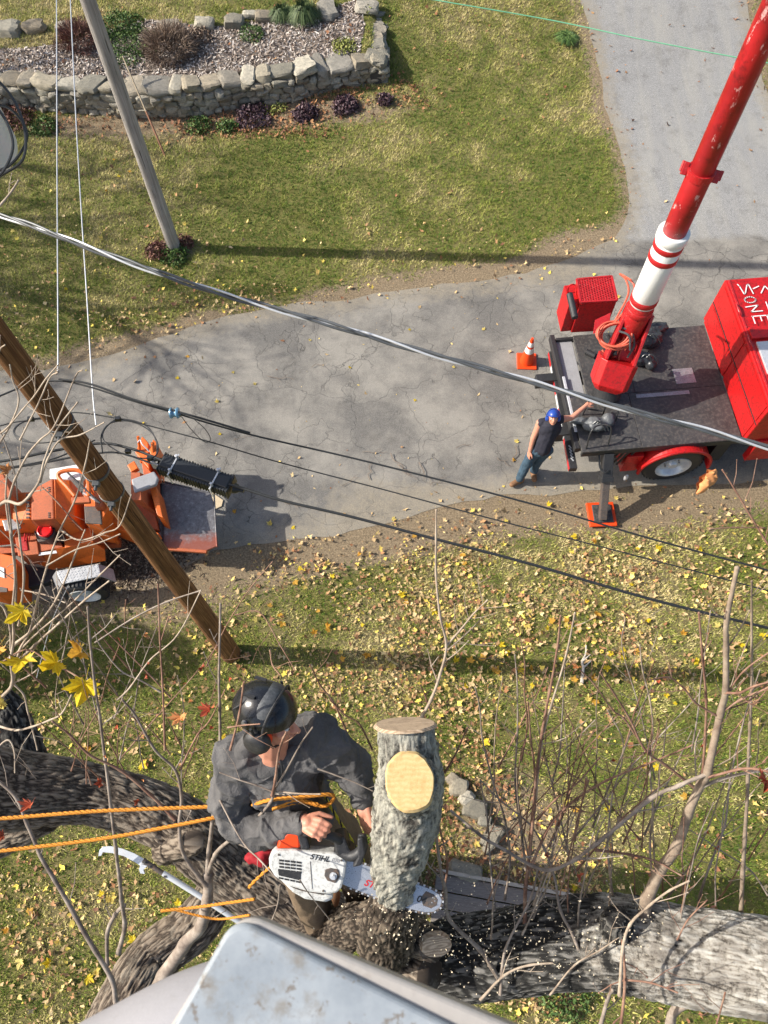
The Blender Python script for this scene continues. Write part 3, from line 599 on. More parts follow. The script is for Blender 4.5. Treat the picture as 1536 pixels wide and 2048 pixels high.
shrub(770, 205, .20, .2, 'fpurple', 'leaf', 'small dark clump at the wall end corner', 'leafy_clump', 500, .04)
shrub(510, 238, .42, .22, 'fpurple', 'leaf', 'purple brown plant mixed with rusty leaves below the wall', 'leafy_clump', 1000, .045)
shrub(455, 258, .25, .15, 'fgreen', 'leaf', 'small green plant below the wall beside purple plant', 'low_plant', 500, .04)
shrub(400, 255, .3, .15, 'fgreen', 'leaf', 'dark green sprawling plant near the foot of the leaning stake', 'low_plant', 500, .04)
shrub(545, 215, .35, .1, 'flime', 'leaf', 'lime green creeper at the wall foot', 'low_plant', 500, .035)
shrub(20, 242, .5, .2, 'fred', 'leaf', 'reddish brown clump at the wall foot beside the transformer', 'leafy_clump', 900, .045)
shrub(90, 258, .35, .15, 'fgreen', 'leaf', 'green plant at the wall foot between the white wires', 'low_plant', 500, .04)
shrub(318, 505, .26, .20, 'fred', 'leaf', 'dark reddish plant hugging the left foot of the grey pole', 'leafy_clump', 600, .04)
shrub(352, 515, .30, .16, 'fgreen', 'leaf', 'green weeds with dead leaves in front of the grey pole foot', 'low_plant', 600, .04)
shrub(372, 490, .18, .18, 'fred', 'leaf', 'small reddish plant right of the grey pole foot', 'leafy_clump', 300, .04)
shrub(1132, 78, .26, .10, 'fgreen', 'blade', 'tall green grass clump by the driveway edge', 'grass_clump', 500, .05)
shrub(1130, 1985, .40, .16, 'fgreen', 'leaf', 'green weeds among leaves under the big bark limb', 'low_plant', 700, .035)
shrub(925, 1870, .30, .12, 'fgreen', 'leaf', 'small green weeds beside the cut stub', 'low_plant', 400, .03)
# ------------------------------------------------------------------ stones near the tree, timber step
for q, (px, py, sx, sy, lab) in enumerate([(905, 1560, .14, .12, 'small white stone at the top of the curved edging row'), (916, 1573, .20, .20, 'round grey stone, second in the curved edging row'), (932, 1596, .15, .16, 'small pale stone, third in the curved edging row'),
        (950, 1619, .26, .19, 'broad grey stone in the middle of the edging row'), (968, 1642, .14, .12, 'small white stone below the broad grey stone'), (982, 1676, .17, .30, 'long white stone, lowest of the curved edging row'), (930, 1742, .34, .2, 'big cream stone beside the timber step')]):
    p = Pg(px, py); o = bpy.data.objects.new('edging_stone', RK[(q*5+3) % 18]); COL.objects.link(o); o.location = p+V3(0, 0, .05); o.scale = (sx*1.25, sy*1.25, .16); o.rotation_euler = (0, 0, -.7 if q in (0, 2, 5) else -.3); tag(o, lab, 'stone', 'stones edging the leafy bed')
st = thing('timber_step', 'weathered grey board step half buried in leaves under the limb', 'step', P(1000, 1775))
n = N('grey_timber'); w = n.noise(9, 6, .7, stretch=(1, 14, 1)); n.bump(w, .5, .01); M['timber'] = n.out(n.ramp(w, [(.3, (.10, .085, .075, 1)), (.7, (.26, .22, .19, 1))]), .9)
ex = unit(P(1150, 1795)-P(880, 1745)); ey = np.cross((0, 0, 1), ex); c0 = P(880, 1745)
for q in range(3): MB().box(c0+ex*.95-ey*(.12+.22*q)+V3(0, 0, .07), (2.0, .205, .06), [ex, ey, V3(0, 0, 1)]).build('board', M['timber'], st, bevel=.008)
MB().box(c0+ex*.95+ey*.02+V3(0, 0, .075), (2.02, .05, .14), [ex, ey, V3(0, 0, 1)]).build('edge_board', worn('pale_edge_board', (.38, .33, .27, 1), .9), st, bevel=.006)
# ================================================================== UTILITY POLES
def wood(name, c0, c1, c2, st=(16, 16, .35)):
    n = N(name); w = n.noise(3.0, 8, .7, stretch=st, dist=.4); k_ = n.noise(1.2, 4, .6); cr_ = n.noise(5, 3, .5, stretch=(14, 14, .35))
    col = n.ramp(w, [(.28, c0), (.5, c1), (.72, c2)]); col = n.mix(n.ramp(k_, [(.45, BLK), (.7, (.5, .5, .5, 1))]), col, c0)
    col = n.mix(n.ramp(cr_, [(.33, (.85, .85, .85, 1)), (.37, BLK)]), col, dull(c0, .35)); n.bump(n.math('ADD', w, n.math('MULTIPLY', n.ramp(cr_, [(.33, BLK), (.38, (1, 1, 1, 1))]), 1.0)), .7, .015); return n.out(col, .8, 0, .25)
M['greypole'] = wood('weathered_grey_wood', (.17, .15, .13, 1), (.36, .33, .30, 1), (.52, .48, .44, 1))
M['brownpole'] = wood('brown_creosoted_wood', (.055, .025, .012, 1), (.175, .080, .032, 1), (.44, .24, .105, 1))
def pole(name, base, top_xy, h, r0, r1, mat, label, seed):
    root = thing(name, label, 'utility pole', base); mb = MB(); zs = np.linspace(-.3, h, 70); t = (zs+.3)/(h+.3)
    pts = np.stack([base[0]+top_xy[0]*t, base[1]+top_xy[1]*t, zs], -1); n_ = 28; an = np.linspace(0, 2*np.pi, n_, endpoint=False); V = []
    for p, tt in zip(pts, t):
        r = r0+(r1-r0)*tt; rr = r*(1+.035*(fbm(np.cos(an)*1.2, np.sin(an)*1.2, p[2]*.7, seed)-.5)*2-.05*(vn(an*3.1, p[2]*.12, 0, seed+3) < .12))
        V.append(np.stack([p[0]+rr*np.cos(an), p[1]+rr*np.sin(an), 0*an+p[2]], -1))
    F = [(i*n_+j, i*n_+(j+1) % n_, (i+1)*n_+(j+1) % n_, (i+1)*n_+j) for i in range(69) for j in range(n_)]+[tuple(69*n_+j for j in range(n_))]
    mb.add(np.vstack(V), F); mb.build('shaft', mat, root, True, 60); return root
pB = P(350, 498); farpole = pole('utility_pole', pB, (0, 0), 10.5, .135, .095, M['greypole'], 'bare weathered grey utility pole standing in the upper lawn', 3)
pA = P(463, 1308); nearpole = pole('utility_pole', pA, (0, 0), 10.6, .158, .07, M['brownpole'], 'brown creosoted utility pole beside the chipper, carrying the cables', 9)
def px_at(base, z): return np.array([base[0], base[1], z])
# hardware on the near pole
for z, nm in ((6.15, 'cable_bracket'), (6.95, 'cable_bracket'), (5.75, 'cable_bracket')):
    mb = MB(); r = .158-.088*z/10.9; mb.lathe(px_at(pA, z-.025), (0, 0, 1), [(0, r*.9), (0, r+.006), (.035, r+.006), (.035, r*.9)], 20); mb.box(px_at(pA, z)+V3(.02, -r-.03, 0), (.06, .04, .045)); mb.cyl(px_at(pA, z)+V3(.02, -r-.09, 0), px_at(pA, z)+V3(.02, -r, 0), .014); mb.build(nm, M['cablegrey'], nearpole, bevel=.004)
mb = MB(); mb.tube([px_at(pA, z)+V3(-.158+.088*z/10.9-.008, .01, 0) for z in np.linspace(0, 9, 20)], .007, 5); mb.build('ground_wire', M['alu'], nearpole)
# transformer hung on the pole
tf = thing('pole_transformer', 'light grey can transformer at the top of the brown pole', 'transformer', px_at(pA, 8.7)); tcn = px_at(pA, 8.45)+V3(.40, .28, 0)
q0 = P(-42, 322, 9.15); tcn = V3(q0[0], q0[1], 9.15)
mb = MB(); mb.lathe(tcn, (0, 0, 1), [(0, .02), (0, .18), (.03, .215), (.06, .225), (.80, .225), (.83, .235), (.86, .235), (.92, .16), (.95, .02)], 40); mb.build('tank', worn('light_grey_enamel', srgb(205, 208, 214), .35, 0, .04, 5, srgb(150, 150, 150), .1, .03), tf, True, 35)
mb = MB(); mb.lathe(tcn+V3(.1, .05, .92), (0, 0, 1), [(0, .03), (.03, .055), (.06, .03), (.09, .05), (.12, .028), (.15, .045), (.2, .02)], 16); mb.build('bushing', M['steel'], tf, True)
mb = MB(); mb.bar(px_at(pA, 9.4), tcn+V3(-.1, -.05, .3), .06, .05); mb.bar(px_at(pA, 9.75), tcn+V3(-.1, -.05, .6), .06, .05); mb.build('mounting_bracket', M['steel'], tf)
def wire(name, label, pts, r, mat='cable', group=None, n_=7, k=14, cat='cable'):
    """pts: (px, py, height above ground)"""
    w = cr([tuple(P(x, y, z)) for x, y, z in pts], k); root = thing(name, label, cat, w[0], group); MB().tube(w, r, n_).build('sheath', M[mat], root, True); return root, w
# drooping transformer leads
lead = thing('transformer_lead', 'looping black leads hanging beside the transformer can', 'cable', D(0, 160, 3.6))
for L in ([(-40, 130, 3.5), (0, 165, 3.5), (30, 205, 3.5), (50, 262, 3.5), (45, 320, 3.5), (0, 352, 3.5), (-40, 380, 3.5)], [(-30, 190, 3.45), (8, 235, 3.45), (26, 290, 3.45), (8, 340, 3.45), (-25, 372, 3.45)], [(-30, 210, 3.6), (15, 215, 3.6), (48, 250, 3.6), (52, 285, 3.6), (20, 330, 3.6), (-30, 350, 3.6)]):
    MB().tube(cr([tuple(D(*q)) for q in L], 8), .0065, 7).build('lead', M['cable'], lead, True)
# twisted service drop
ctl = [(-260, 385, 8.45), (-60, 418, 8.5), (20, 437, 8.52), (120, 473, 8.52), (250, 522, 8.50), (420, 580, 8.48), (560, 621, 8.46), (700, 660, 8.44), (850, 705, 8.42), (1000, 746, 8.4), (1140, 786, 8.38), (1300, 832, 8.36), (1420, 862, 8.34), (1560, 902, 8.32), (1900, 990, 8.3)]
w = cr([tuple(P(*q)) for q in ctl], 40); root = thing('twisted_service_cable', 'thick twisted grey overhead cable crossing above the whole road', 'cable', w[0])
t = unit3(np.gradient(w, axis=0)); u = unit3(np.cross(t, (0, 0, 1))); v = np.cross(t, u); s = np.concatenate([[0], np.cumsum(np.linalg.norm(np.diff(w, axis=0), axis=1))]); ph = s/.95*2*np.pi
for q, (mm, r) in enumerate((('alu', .0068), ('cablegrey', .0082), ('cablegrey', .0082))):
    o_ = ph+q*2.094; lo = .0088*(1+.6*vn(s*.9, 0, 0, q)); MB().tube(w+(u*np.cos(o_)[:, None]+v*np.sin(o_)[:, None])*lo[:, None], r, 8).build('conductor', M[mm], root, True)
wire('comm_cable', 'upper thin black cable with the blue insulator, on the brown pole', [(-120, 850, 6.95), (0, 792, 6.95), (60, 770, 6.95), (118, 762, 6.95), (180, 774, 6.95), (260, 800, 6.93), (350, 826, 6.9), (430, 850, 6.88), (520, 874, 6.86), (700, 915, 6.8), (900, 965, 6.8), (1100, 1018, 6.8), (1300, 1077, 6.8), (1560, 1147, 6.8), (1850, 1225, 6.8)], .0075)
wire('comm_cable', 'second black strand wrapped close above the blue insulator', [(118, 758, 6.98), (180, 768, 6.98), (270, 800, 6.96), (350, 822, 6.95), (420, 842, 6.93), (500, 866, 6.9)], .009)
wire('comm_cable', 'thin steel wire between the insulator cable and the splice cable', [(-150, 905, 6.6), (0, 852, 6.6), (60, 840, 6.6), (120, 828, 6.6), (165, 826, 6.6), (240, 838, 6.6), (300, 852, 6.58), (420, 884, 6.56), (560, 925, 6.5), (770, 980, 6.45), (1000, 1042, 6.45), (1200, 1093, 6.45), (1400, 1145, 6.45), (1560, 1188, 6.45), (1850, 1262, 6.45)], .0055)
_, wsp = wire('comm_cable', 'heavy black cable running through the splice case', [(-150, 935, 6.1), (0, 923, 6.1), (100, 903, 6.1), (200, 887, 6.1), (260, 897, 6.1), (310, 915, 6.1), (395, 952, 6.1), (470, 972, 6.1), (560, 1000, 6.1), (700, 1033, 6.1), (870, 1078, 6.1), (1050, 1125, 6.1), (1300, 1198, 6.1), (1560, 1262, 6.1), (1850, 1335, 6.1)], .0125)
wire('comm_cable', 'black tail cable below the splice cable on the pole side', [(0, 940, 6.05), (90, 925, 6.05), (160, 912, 6.05), (230, 905, 6.05), (290, 922, 6.05), (330, 940, 6.05)], .009)
wire('comm_cable', 'thin black wire sloping from the pole to the frame edge', [(20, 935, 6.2), (105, 918, 6.2), (160, 895, 6.2), (190, 880, 6.2)], .007)
wire('slack_loop', 'wide oval black cable loop hanging right of the brown pole', [(205, 905, 6.2), (203, 870, 6.2), (222, 846, 6.2), (262, 843, 6.2), (300, 862, 6.2), (316, 890, 6.2), (310, 912, 6.2), (280, 916, 6.2), (240, 905, 6.2), (207, 880, 6.2), (212, 855, 6.2), (240, 838, 6.2), (290, 850, 6.2), (312, 880, 6.2), (314, 908, 6.2)], .006)
wire('slack_loop', 'wide oval black cable loop hanging left of the brown pole', [(150, 850, 6.3), (90, 838, 6.3), (45, 845, 6.3), (27, 862, 6.3), (40, 880, 6.3), (85, 886, 6.3), (135, 876, 6.3), (165, 860, 6.3), (140, 842, 6.3), (80, 836, 6.3), (40, 848, 6.3), (30, 868, 6.3), (60, 884, 6.3)], .0055)
wire('drop_loop', 'thin black teardrop loop under the blue insulator', [(362, 832, 6.85), (385, 862, 6.7), (410, 884, 6.6), (421, 878, 6.6), (410, 858, 6.7), (390, 840, 6.8)], .003)
_, gw1 = wire('guy_wire', 'leftmost of the two taut pale wires crossing the lawn', [(113, -60, 7.4), (114, 300, 7.2), (115, 500, 7.1), (116, 700, 7.0), (115, 742, 6.95)], .0055, 'alu', 'pale taut wires over the lawn')
wire('guy_wire', 'right one of the two taut pale wires ending at the pole', [(138, -60, 7.3), (150, 200, 7.1), (160, 380, 7.0), (174, 600, 6.8), (185, 780, 6.65), (192, 850, 6.6)], .0055, 'alu', 'pale taut wires over the lawn')
wire('guy_wire', 'pale thin wire slanting down across the chipper wheel', [(137, 1170, 3.2), (105, 1240, 3.6), (85, 1310, 4.0), (72, 1360, 4.3)], .004, 'alu')
wire('green_line', 'thin green line stretched over the lawn and driveway', [(700, -30, 6.2), (870, 0, 6.2), (1100, 40, 6.1), (1300, 82, 6.1), (1536, 126, 6.1), (1800, 170, 6.1)], .0065, 'mint') if M.setdefault('mint', worn('green_plastic_line', srgb(110, 178, 140), .4, 0, .1, 20, None, 0, 0)) else 0
ins = thing('blue_insulator', 'pale blue spool insulator clamped on the upper black cable', 'insulator', P(349, 826, 6.92)); c = P(349, 826, 6.92)
MB().lathe(c-V3(.035, 0, 0), (1, .0, 0), [(0, .02), (0, .04), (.012, .045), (.025, .03), (.045, .03), (.058, .045), (.07, .04), (.07, .02)], 20).build('spool', M['glassblue'], ins, True, 50); MB().box(c+V3(0, 0, -.03), (.09, .02, .03)).build('clamp', M['steel'], ins)
# splice case
a_, b_ = P(318, 924, 6.06), P(468, 974, 6.06); sp = thing('splice_case', 'ribbed black splice case clamped to the heavy cable near the pole', 'splice enclosure', (a_+b_)/2)
e = unit(b_-a_); yv = unit(np.cross((0, 0, 1), e)); zv = np.cross(e, yv); L = np.linalg.norm(b_-a_); Rm = [e, yv, zv]; cc = (a_+b_)/2-zv*.02-yv*.0
MB().box(cc, (L*.94, .165, .12), Rm).box(cc+zv*.062, (L*.9, .11, .03), Rm).build('case', M['cable'], sp, bevel=.012)
for q in range(26): MB().box(cc+e*L*(-.455+.0364*q), (.009, .174 if q % 5 else .186, .126), Rm).build('rib', M['cable'], sp)
for q in (-.28, .27):
    mb = MB(); mb.box(cc+e*L*q+zv*.08, (.014, .215, .006), Rm); mb.box(cc+e*L*q-yv*.112, (.016, .006, .17), Rm); mb.cyl(cc+e*L*q+yv*.07+zv*.05, cc+e*L*q+yv*.07+zv*.12, .014); mb.cyl(cc+e*L*q-yv*.07+zv*.05, cc+e*L*q-yv*.07+zv*.11, .012); mb.build('strap', M['alu'], sp, bevel=.002)
for q in (-.52, .52): MB().lathe(cc+e*L*q*.96, e*(1 if q > 0 else -1), [(0, .05), (.03, .04), (.05, .02), (.09, .016)], 14).build('end_cap', M['cable'], sp, True, 40)
MB().lathe(cc-e*(L*.56)+yv*.0, e, [(-.03, .01), (-.03, .03), (.04, .03), (.04, .01)], 10).box(cc-e*L*.52-yv*.04, (.08, .012, .1), Rm).build('bracket', M['steel'], sp)
for k_, (px, py, z) in enumerate(((236, 838, 6.6), (300, 917, 6.1), (256, 903, 6.12), (148, 896, 6.1), (62, 838, 6.6))):
    mb = MB(); mb.box(P(px, py, z), (.05, .03, .045)); o = mb.build('cable_clamp', M['cable'], None, bevel=.004); tag(o, 'small black clamp gripping the cables, '+['on the thin steel wire by the right loop', 'beside the splice case', 'midway between pole and splice case', 'left of the brown pole', 'on the left loop'][k_], 'clamp', 'cable clamps near the pole')
# leaning stake at the wall
a_, b_ = Pg(330, 312), P(245, 112, 1.15); sk = thing('garden_stake', 'long thin wooden stake leaning against the stone wall', 'stake', a_)
MB().tube([a_, a_*.55+b_*.45], .022, 8).build('lower_half', worn('rusty_brown_stake', (.23, .10, .05, 1), .7), sk); MB().tube([a_*.55+b_*.45, b_], [.02, .014], 8).build('upper_half', worn('pale_stake_wood', (.38, .30, .2, 1), .8), sk)
# traffic cone
c0 = P(1053, 724); cn = thing('traffic_cone', 'orange traffic cone with two white bands standing on the road', 'traffic cone', c0)
MB().box(c0+V3(0, 0, .02), (.37, .37, .04), [V3(.995, -.08, 0), V3(.08, .995, 0), V3(0, 0, 1)]).build('base', M['coneo'], cn, bevel=.015)
def cz(z): return .135-.112*(z-.04)/.67
for nm, z0, z1, mm, ex_ in (('body', .04, .34, 'coneo', 0), ('band', .34, .46, 'white', .002), ('body', .46, .51, 'coneo', 0), ('band', .51, .61, 'white', .002), ('body', .61, .71, 'coneo', 0)):
    MB().lathe(c0, (0, 0, 1), [(z0, cz(z0)+ex_), (z1, cz(z1)+ex_)], 24).build(nm, M[mm], cn, True, 50)
# sticks on the road
def stick(px, py, L, ang, r, label, group, mat='fbrownplain', cat='stick'):
    p = Pg(px, py, .03); pts = []
    for q in range(6): pts.append(p+V3(math.cos(ang), math.sin(ang), 0)*L*(q/5-.5)+V3(random.uniform(-.03, .03), random.uniform(-.03, .03), random.uniform(0, .02)))
    mb = MB().tube(cr(pts, 4), np.linspace(r, r*.4, 21), 6)
    for q in (2, 3): a = ang+random.choice((-.7, .7)); mb.tube([pts[q], pts[q]+V3(math.cos(a), math.sin(a), .1)*L*.28], [r*.6, r*.25], 5)
    tag(mb.build('stick', M[mat], None, True), label, cat, group)
M['fbrownplain'] = worn('grey_brown_twig', (.20, .15, .11, 1), .85, 0, .3, 20, None, 0, .3); M['pale'] = worn('pale_dead_wood', (.50, .45, .38, 1), .85, 0, .2, 20, (.2, .17, .13, 1), .2, .3)
for q, (px, py, L, a, r) in enumerate([(560, 755, .55, -.15, .006), (390, 935, .6, .35, .006), (800, 930, .5, -1.0, .007), (815, 945, .45, -.8, .006), (850, 945, .5, -1.2, .007), (880, 960, .4, .5, .005), (750, 905, .5, .0, .005), (1030, 905, .35, 1.3, .008), (930, 890, .3, .4, .005), (700, 960, .4, .7, .005), (640, 730, .3, .2, .005), (1010, 925, .3, -.6, .005), (740, 940, .35, 1.5, .006), (490, 875, .4, .2, .004), (1075, 870, .3, 1.0, .006), (590, 1010, .4, -.4, .005)]): w_ = 'left of the splice case' if px < 480 else ('beside the groundsman' if px > 900 else ('in the middle of the road' if px < 740 else 'below the long cables')); stick(px, py, L, a, r, 'thin broken twig lying on the asphalt '+w_, 'broken twigs on the road '+w_)
stick(1166, 1330, .62, 1.35, .028, 'pale lichened broken branch lying in the lawn shadow', None, 'pale')
for px, py, L, a in ((720, 1175, .5, .1), (1120, 1310, .6, -.1), (560, 1290, .5, 1.2), (1000, 1310, .7, .12), (610, 1240, .4, .9), (860, 1100, .5, .6)): stick(px, py, L, a, .006, 'thin pale twig lying among the fallen leaves', 'twigs in the lower lawn')
# ================================================================== BUCKET TRUCK
tr = thing('bucket_truck', 'red bucket truck rear with black deck, boom pedestal and tool boxes', 'truck', P(1300, 800, 0)*V3(1, 1, 0))
def ppt(mb, nm, mt, bev=.01, par=tr, smooth=False): return mb.build(nm, M[mt], par, smooth, 40, bev)
ZD = 1.15; u0 = P(1165, 905, ZD); ux = unit((P(1485, 878, ZD)-P(1165, 905, ZD))); ux = unit(V3(ux[0], ux[1], 0)); uy = V3(-ux[1], ux[0], 0)
def T(u, v, z): return u0*V3(1, 1, 0)+ux*u+uy*v+V3(0, 0, z)
RT = [ux, uy, V3(0, 0, 1)]
def tbox(u, v, z, s, nm=None, mt=None, bev=.008, par=tr):
    mb = MB().box(T(u, v, z), s, RT); return ppt(mb, nm, mt, bev, par) if nm else mb
Ud = .93
for (a0, a1, b0, b1) in ((0, .98, 0, 1.05), (.986, 2.62, 0, 1.05), (.30, 1.1, 1.056, 2.32), (1.106, 2.62, 1.056, 2.32)):
    tbox((a0+a1)/2, (b0+b1)/2, ZD-.03, (a1-a0, b1-b0, .06), 'deck_plate', 'deck', .004)
tbox(1.31, .02, ZD-.085, (2.62, .05, .11), 'side_rail', 'black'); tbox(1.31, 2.30, ZD-.085, (2.62, .05, .11), 'side_rail', 'black')
tbox(2.0, 1.3, ZD+.004, (.34, .30, .01), 'patch', 'steel', 0); tbox(1.55, .97, ZD+.006, (.9, .07, .012), 'strip', 'steel', 0)
# rear frame: lower tail platform, rails with reflective tape
tbox(.12, 1.55, ZD-.12, (.34, 1.6, .05), 'tail_plate', 'paint_grey'); tbox(-.05, 1.25, ZD-.10, (.08, 2.3, .14), 'tail_rail', 'black'); tbox(-.02, .95, ZD-.02, (.05, 1.1, .02), 'tail_rail', 'alu')
a_, b_ = P(1104, 706, .75), P(1146, 940, .75); e = unit(b_-a_); bp = MB().bar(a_, b_, .13, .12); o = ppt(bp, 'rear_bumper', 'black', .01)
Lb = np.linalg.norm(b_-a_); 
for q in range(8): p = a_+e*Lb*(q+.5)/8; MB().box(p+V3(-.067, 0, 0), (.004, Lb/8*.96, .08), [V3(1, 0, 0), e if abs(e[1]) > .5 else uy, V3(0, 0, 1)]).build('reflector_strip', M['redtape' if q % 2 == 0 or q > 5 else 'whitetape'], tr)
for q in range(5):
    p = a_*(.12)+b_*.88+e*(q-2)*.06+V3(0, 0, .064); MB().box(p, (.07, .02, .006), [unit(e+V3(.6, 0, 0)), unit(np.cross((0, 0, 1), e+V3(.6, 0, 0))), V3(0, 0, 1)]).build('grip_slot', M['alu'], tr)
a2, b2 = P(1128, 700, .95), P(1158, 880, .95); ppt(MB().bar(a2, b2, .09, .10), 'tail_beam', 'paint_grey', .01)
for q in range(7): p = a2+(b2-a2)*(.3+.08*q); MB().box(p+V3(.01+.02*(q % 2), 0, .053), (.03, .018, .006), RT).build('bolt', M['redtape' if q % 3 == 0 else 'whitetape'], tr)
for t_ in (.15, .5, .85): p = a_+(b_-a_)*t_; ppt(MB().bar(p, p+V3(.30, 0, .18), .07, .07), 'bumper_arm', 'black', .006)
# mesh topped cabinet at the rear corner
cA = [(1152, 563), (1222, 557), (1233, 605), (1160, 609)]; zt = 1.86; tp = [P(x, y, zt) for x, y in cA]
ppt(MB().poly(tp, (0, 0, -.74)), 'rear_cabinet', 'red', .012); ppt(MB().poly([p*.9+sum(tp)/4*.1+V3(0, 0, .012) for p in tp], (0, 0, -.01)), 'grating_shade_plate', 'rust', 0)  # dark plate under the grating: the gap's shade put into its colour
tl, tr2, br_, bl = tp; mesh_ = MB()
for q in range(15):
    t_ = q/14
    for w_ in range(14):
        s0, s1 = w_/14, (w_+1)/14; zz = .02; lp = lambda s, t: (tl*(1-s)+tr2*s)*(1-t)+(bl*(1-s)+br_*s)*t
        if q < 14:
            mid = .5 if (w_ % 2) else 0
            a1_ = lp(s0, t_+(.5/14 if w_ % 2 else 0)); b1_ = lp(s1, t_+(0 if w_ % 2 else .5/14)); mesh_.bar(a1_+V3(0, 0, .05), b1_+V3(0, 0, .06), .014, .012)
            a1_ = lp(s0, t_+(.5/14 if w_ % 2 else 1/14)); b1_ = lp(s1, t_+(1/14 if w_ % 2 else .5/14)); mesh_.bar(a1_+V3(0, 0, .05), b1_+V3(0, 0, .06), .014, .012)
o = ppt(mesh_, 'step_grating', 'redworn', 0); o['kind'] = 'stuff'
fr = MB()
for a1_, b1_ in ((tl, tr2), (tr2, br_), (br_, bl), (bl, tl)): fr.bar(a1_+V3(0, 0, .05), b1_+V3(0, 0, .05), .03, .04)
ppt(fr, 'grating_frame', 'redworn', .004)
q1, q2 = P(1130, 572, 1.8), P(1140, 692, 1.13)
ppt(MB().poly([P(1128, 571, 1.8), P(1150, 568, 1.8), P(1158, 610, 1.8), P(1137, 612, 1.8)], (0, 0, -.68)), 'cabinet_side', 'red', .01)
ppt(MB().cyl(P(1139, 588, 1.93), P(1150, 636, 1.86), .055), 'tube_holder', 'black', .01, smooth=False)
ppt(MB().tube(cr([tuple(P(*q)) for q in ((1135, 585, 1.8), (1138, 572, 1.95), (1150, 570, 1.95), (1152, 590, 1.85))], 5), .012, 7), 'grab_handle', 'red', 0)
ppt(MB().cyl(P(1172, 703, 1.2), P(1190, 712, 1.2), .05), 'tow_roller', 'black', 0)
# boom pedestal: chamfered box column hanging out toward the camera
B0 = P(1217, 766, 1.62); B1 = P(1262, 655, 2.38); bax = unit(B1-B0); side = unit(np.cross(bax, BACK)); fr_ = np.cross(side, bax); fr_ = fr_ if fr_.dot(BACK) > 0 else -fr_
def ring(c, hw, hd, ch): return [c+side*x+fr_*y for x, y in ((-hw+ch, -hd), (hw-ch, -hd), (hw, -hd+ch), (hw, hd-ch), (hw-ch, hd), (-hw+ch, hd), (-hw, hd-ch), (-hw, -hd+ch))]
ppt(MB().hull2(ring(B0-bax*.10, .20, .18, .06), ring(B0+bax*.0, .29, .27, .09)), 'elbow_cap', 'red', .01); ppt(MB().hull2(ring(B0, .29, .27, .09), ring(B0+bax*.42, .30, .27, .09)), 'boom_elbow', 'red', .012)
ppt(MB().cyl(B0*V3(1, 1, 0)+V3(0.1, .05, ZD), B0*V3(1, 1, 0)+V3(.1, .25, 1.5), .22, .20, 28), 'turntable', 'black', .01)
ppt(MB().hull2(ring(B0+bax*.422, .24, .05, .01), ring(B1+bax*.35, .2, .05, .01)), 'boom_cradle', 'redworn', .008)
for sx in (-1, 1): ppt(MB().bar(B0+bax*.42+side*sx*.22+fr_*.12, B1+bax*.30+side*sx*.19+fr_*.10, .05, .22, BACK), 'cradle_plate', 'redworn', .01)
# boom sections
Btop = P(1606, -110, 7.75); Bs = P(1265, 650, 2.45); BX = unit(Btop-Bs); BLn = np.linalg.norm(Btop-Bs)
def on(py):   # where the boom crosses picture row py
    lo, hi = -1.0, BLn*1.5
    for _ in range(40):
        m_ = (lo+hi)/2; y_ = pixv(Bs+BX*m_)[1]
        if y_ > py: lo = m_
        else: hi = m_
    return lo
def sect(nm, y0, y1, r0, r1, mt, parts=None):
    a = Bs+BX*on(y0); b = Bs+BX*on(y1); return MB().lathe(a, BX, [(0, r0*.96), (.01, r0), (np.linalg.norm(b-a)-.01, r1), (np.linalg.norm(b-a), r1*.96)], 40).build(nm, M[mt], tr, True, 50)
n = N('scuffed_red_boom'); a = n.noise(2.2, 5, .6); sc = n.noise(9, 5, .75, stretch=(1, 1, .5)); col = n.ramp(a, [(.3, srgb(132, 24, 28)), (.7, srgb(176, 32, 36))]); col = n.mix(n.ramp(sc, [(.60, BLK), (.66, (.75, .75, .75, 1))]), col, srgb(222, 176, 172)); col = n.mix(n.ramp(n.noise(4, 6, .7), [(.52, BLK), (.66, (.7, .7, .7, 1))]), col, srgb(74, 20, 22)); M['boomred'] = n.out(col, .4, 0, .5)
sect('boom_base', 668, 604, .19, .19, 'redworn'); sect('boom_sleeve', 604, 478, .195, .195, 'white'); sect('outer_boom', 470, 340, .158, .158, 'boomred'); sect('inner_boom', 346, -500, .150, .143, 'boomred')
for y in (618, 596, 512, 489): sect('boom_band', y+5, y-5, .204, .204, 'redworn')
sect('boom_collar', 478, 462, .215, .215, 'white')
jc = Bs+BX*on(345); ppt(MB().lathe(jc-BX*.05, BX, [(0, .15), (0, .172), (.1, .172), (.1, .15)], 32), 'joint_collar', 'redworn', 0)
for sx in (-1, 1): ppt(MB().box(jc+side*sx*.20, (.07, .05, .15), [side, fr_, bax]).cyl(jc+side*sx*.24-bax*.04, jc+side*sx*.24+bax*.08, .02), 'joint_clamp', 'redworn', .008)
tp_ = Bs+BX*on(40); ppt(MB().bar(tp_+side*.12+fr_*.1, tp_+side*.12+fr_*.1+BX*1.2, .09, .05, BACK), 'boom_track', 'black', .01)
for q in range(6): p = Bs+BX*on(random.uniform(20, 70))+fr_*.15; MB().box(p+side*random.uniform(-.08, .08), (.02, .01, .05), [side, fr_, BX]).build('bolt', M['redworn'], tr)
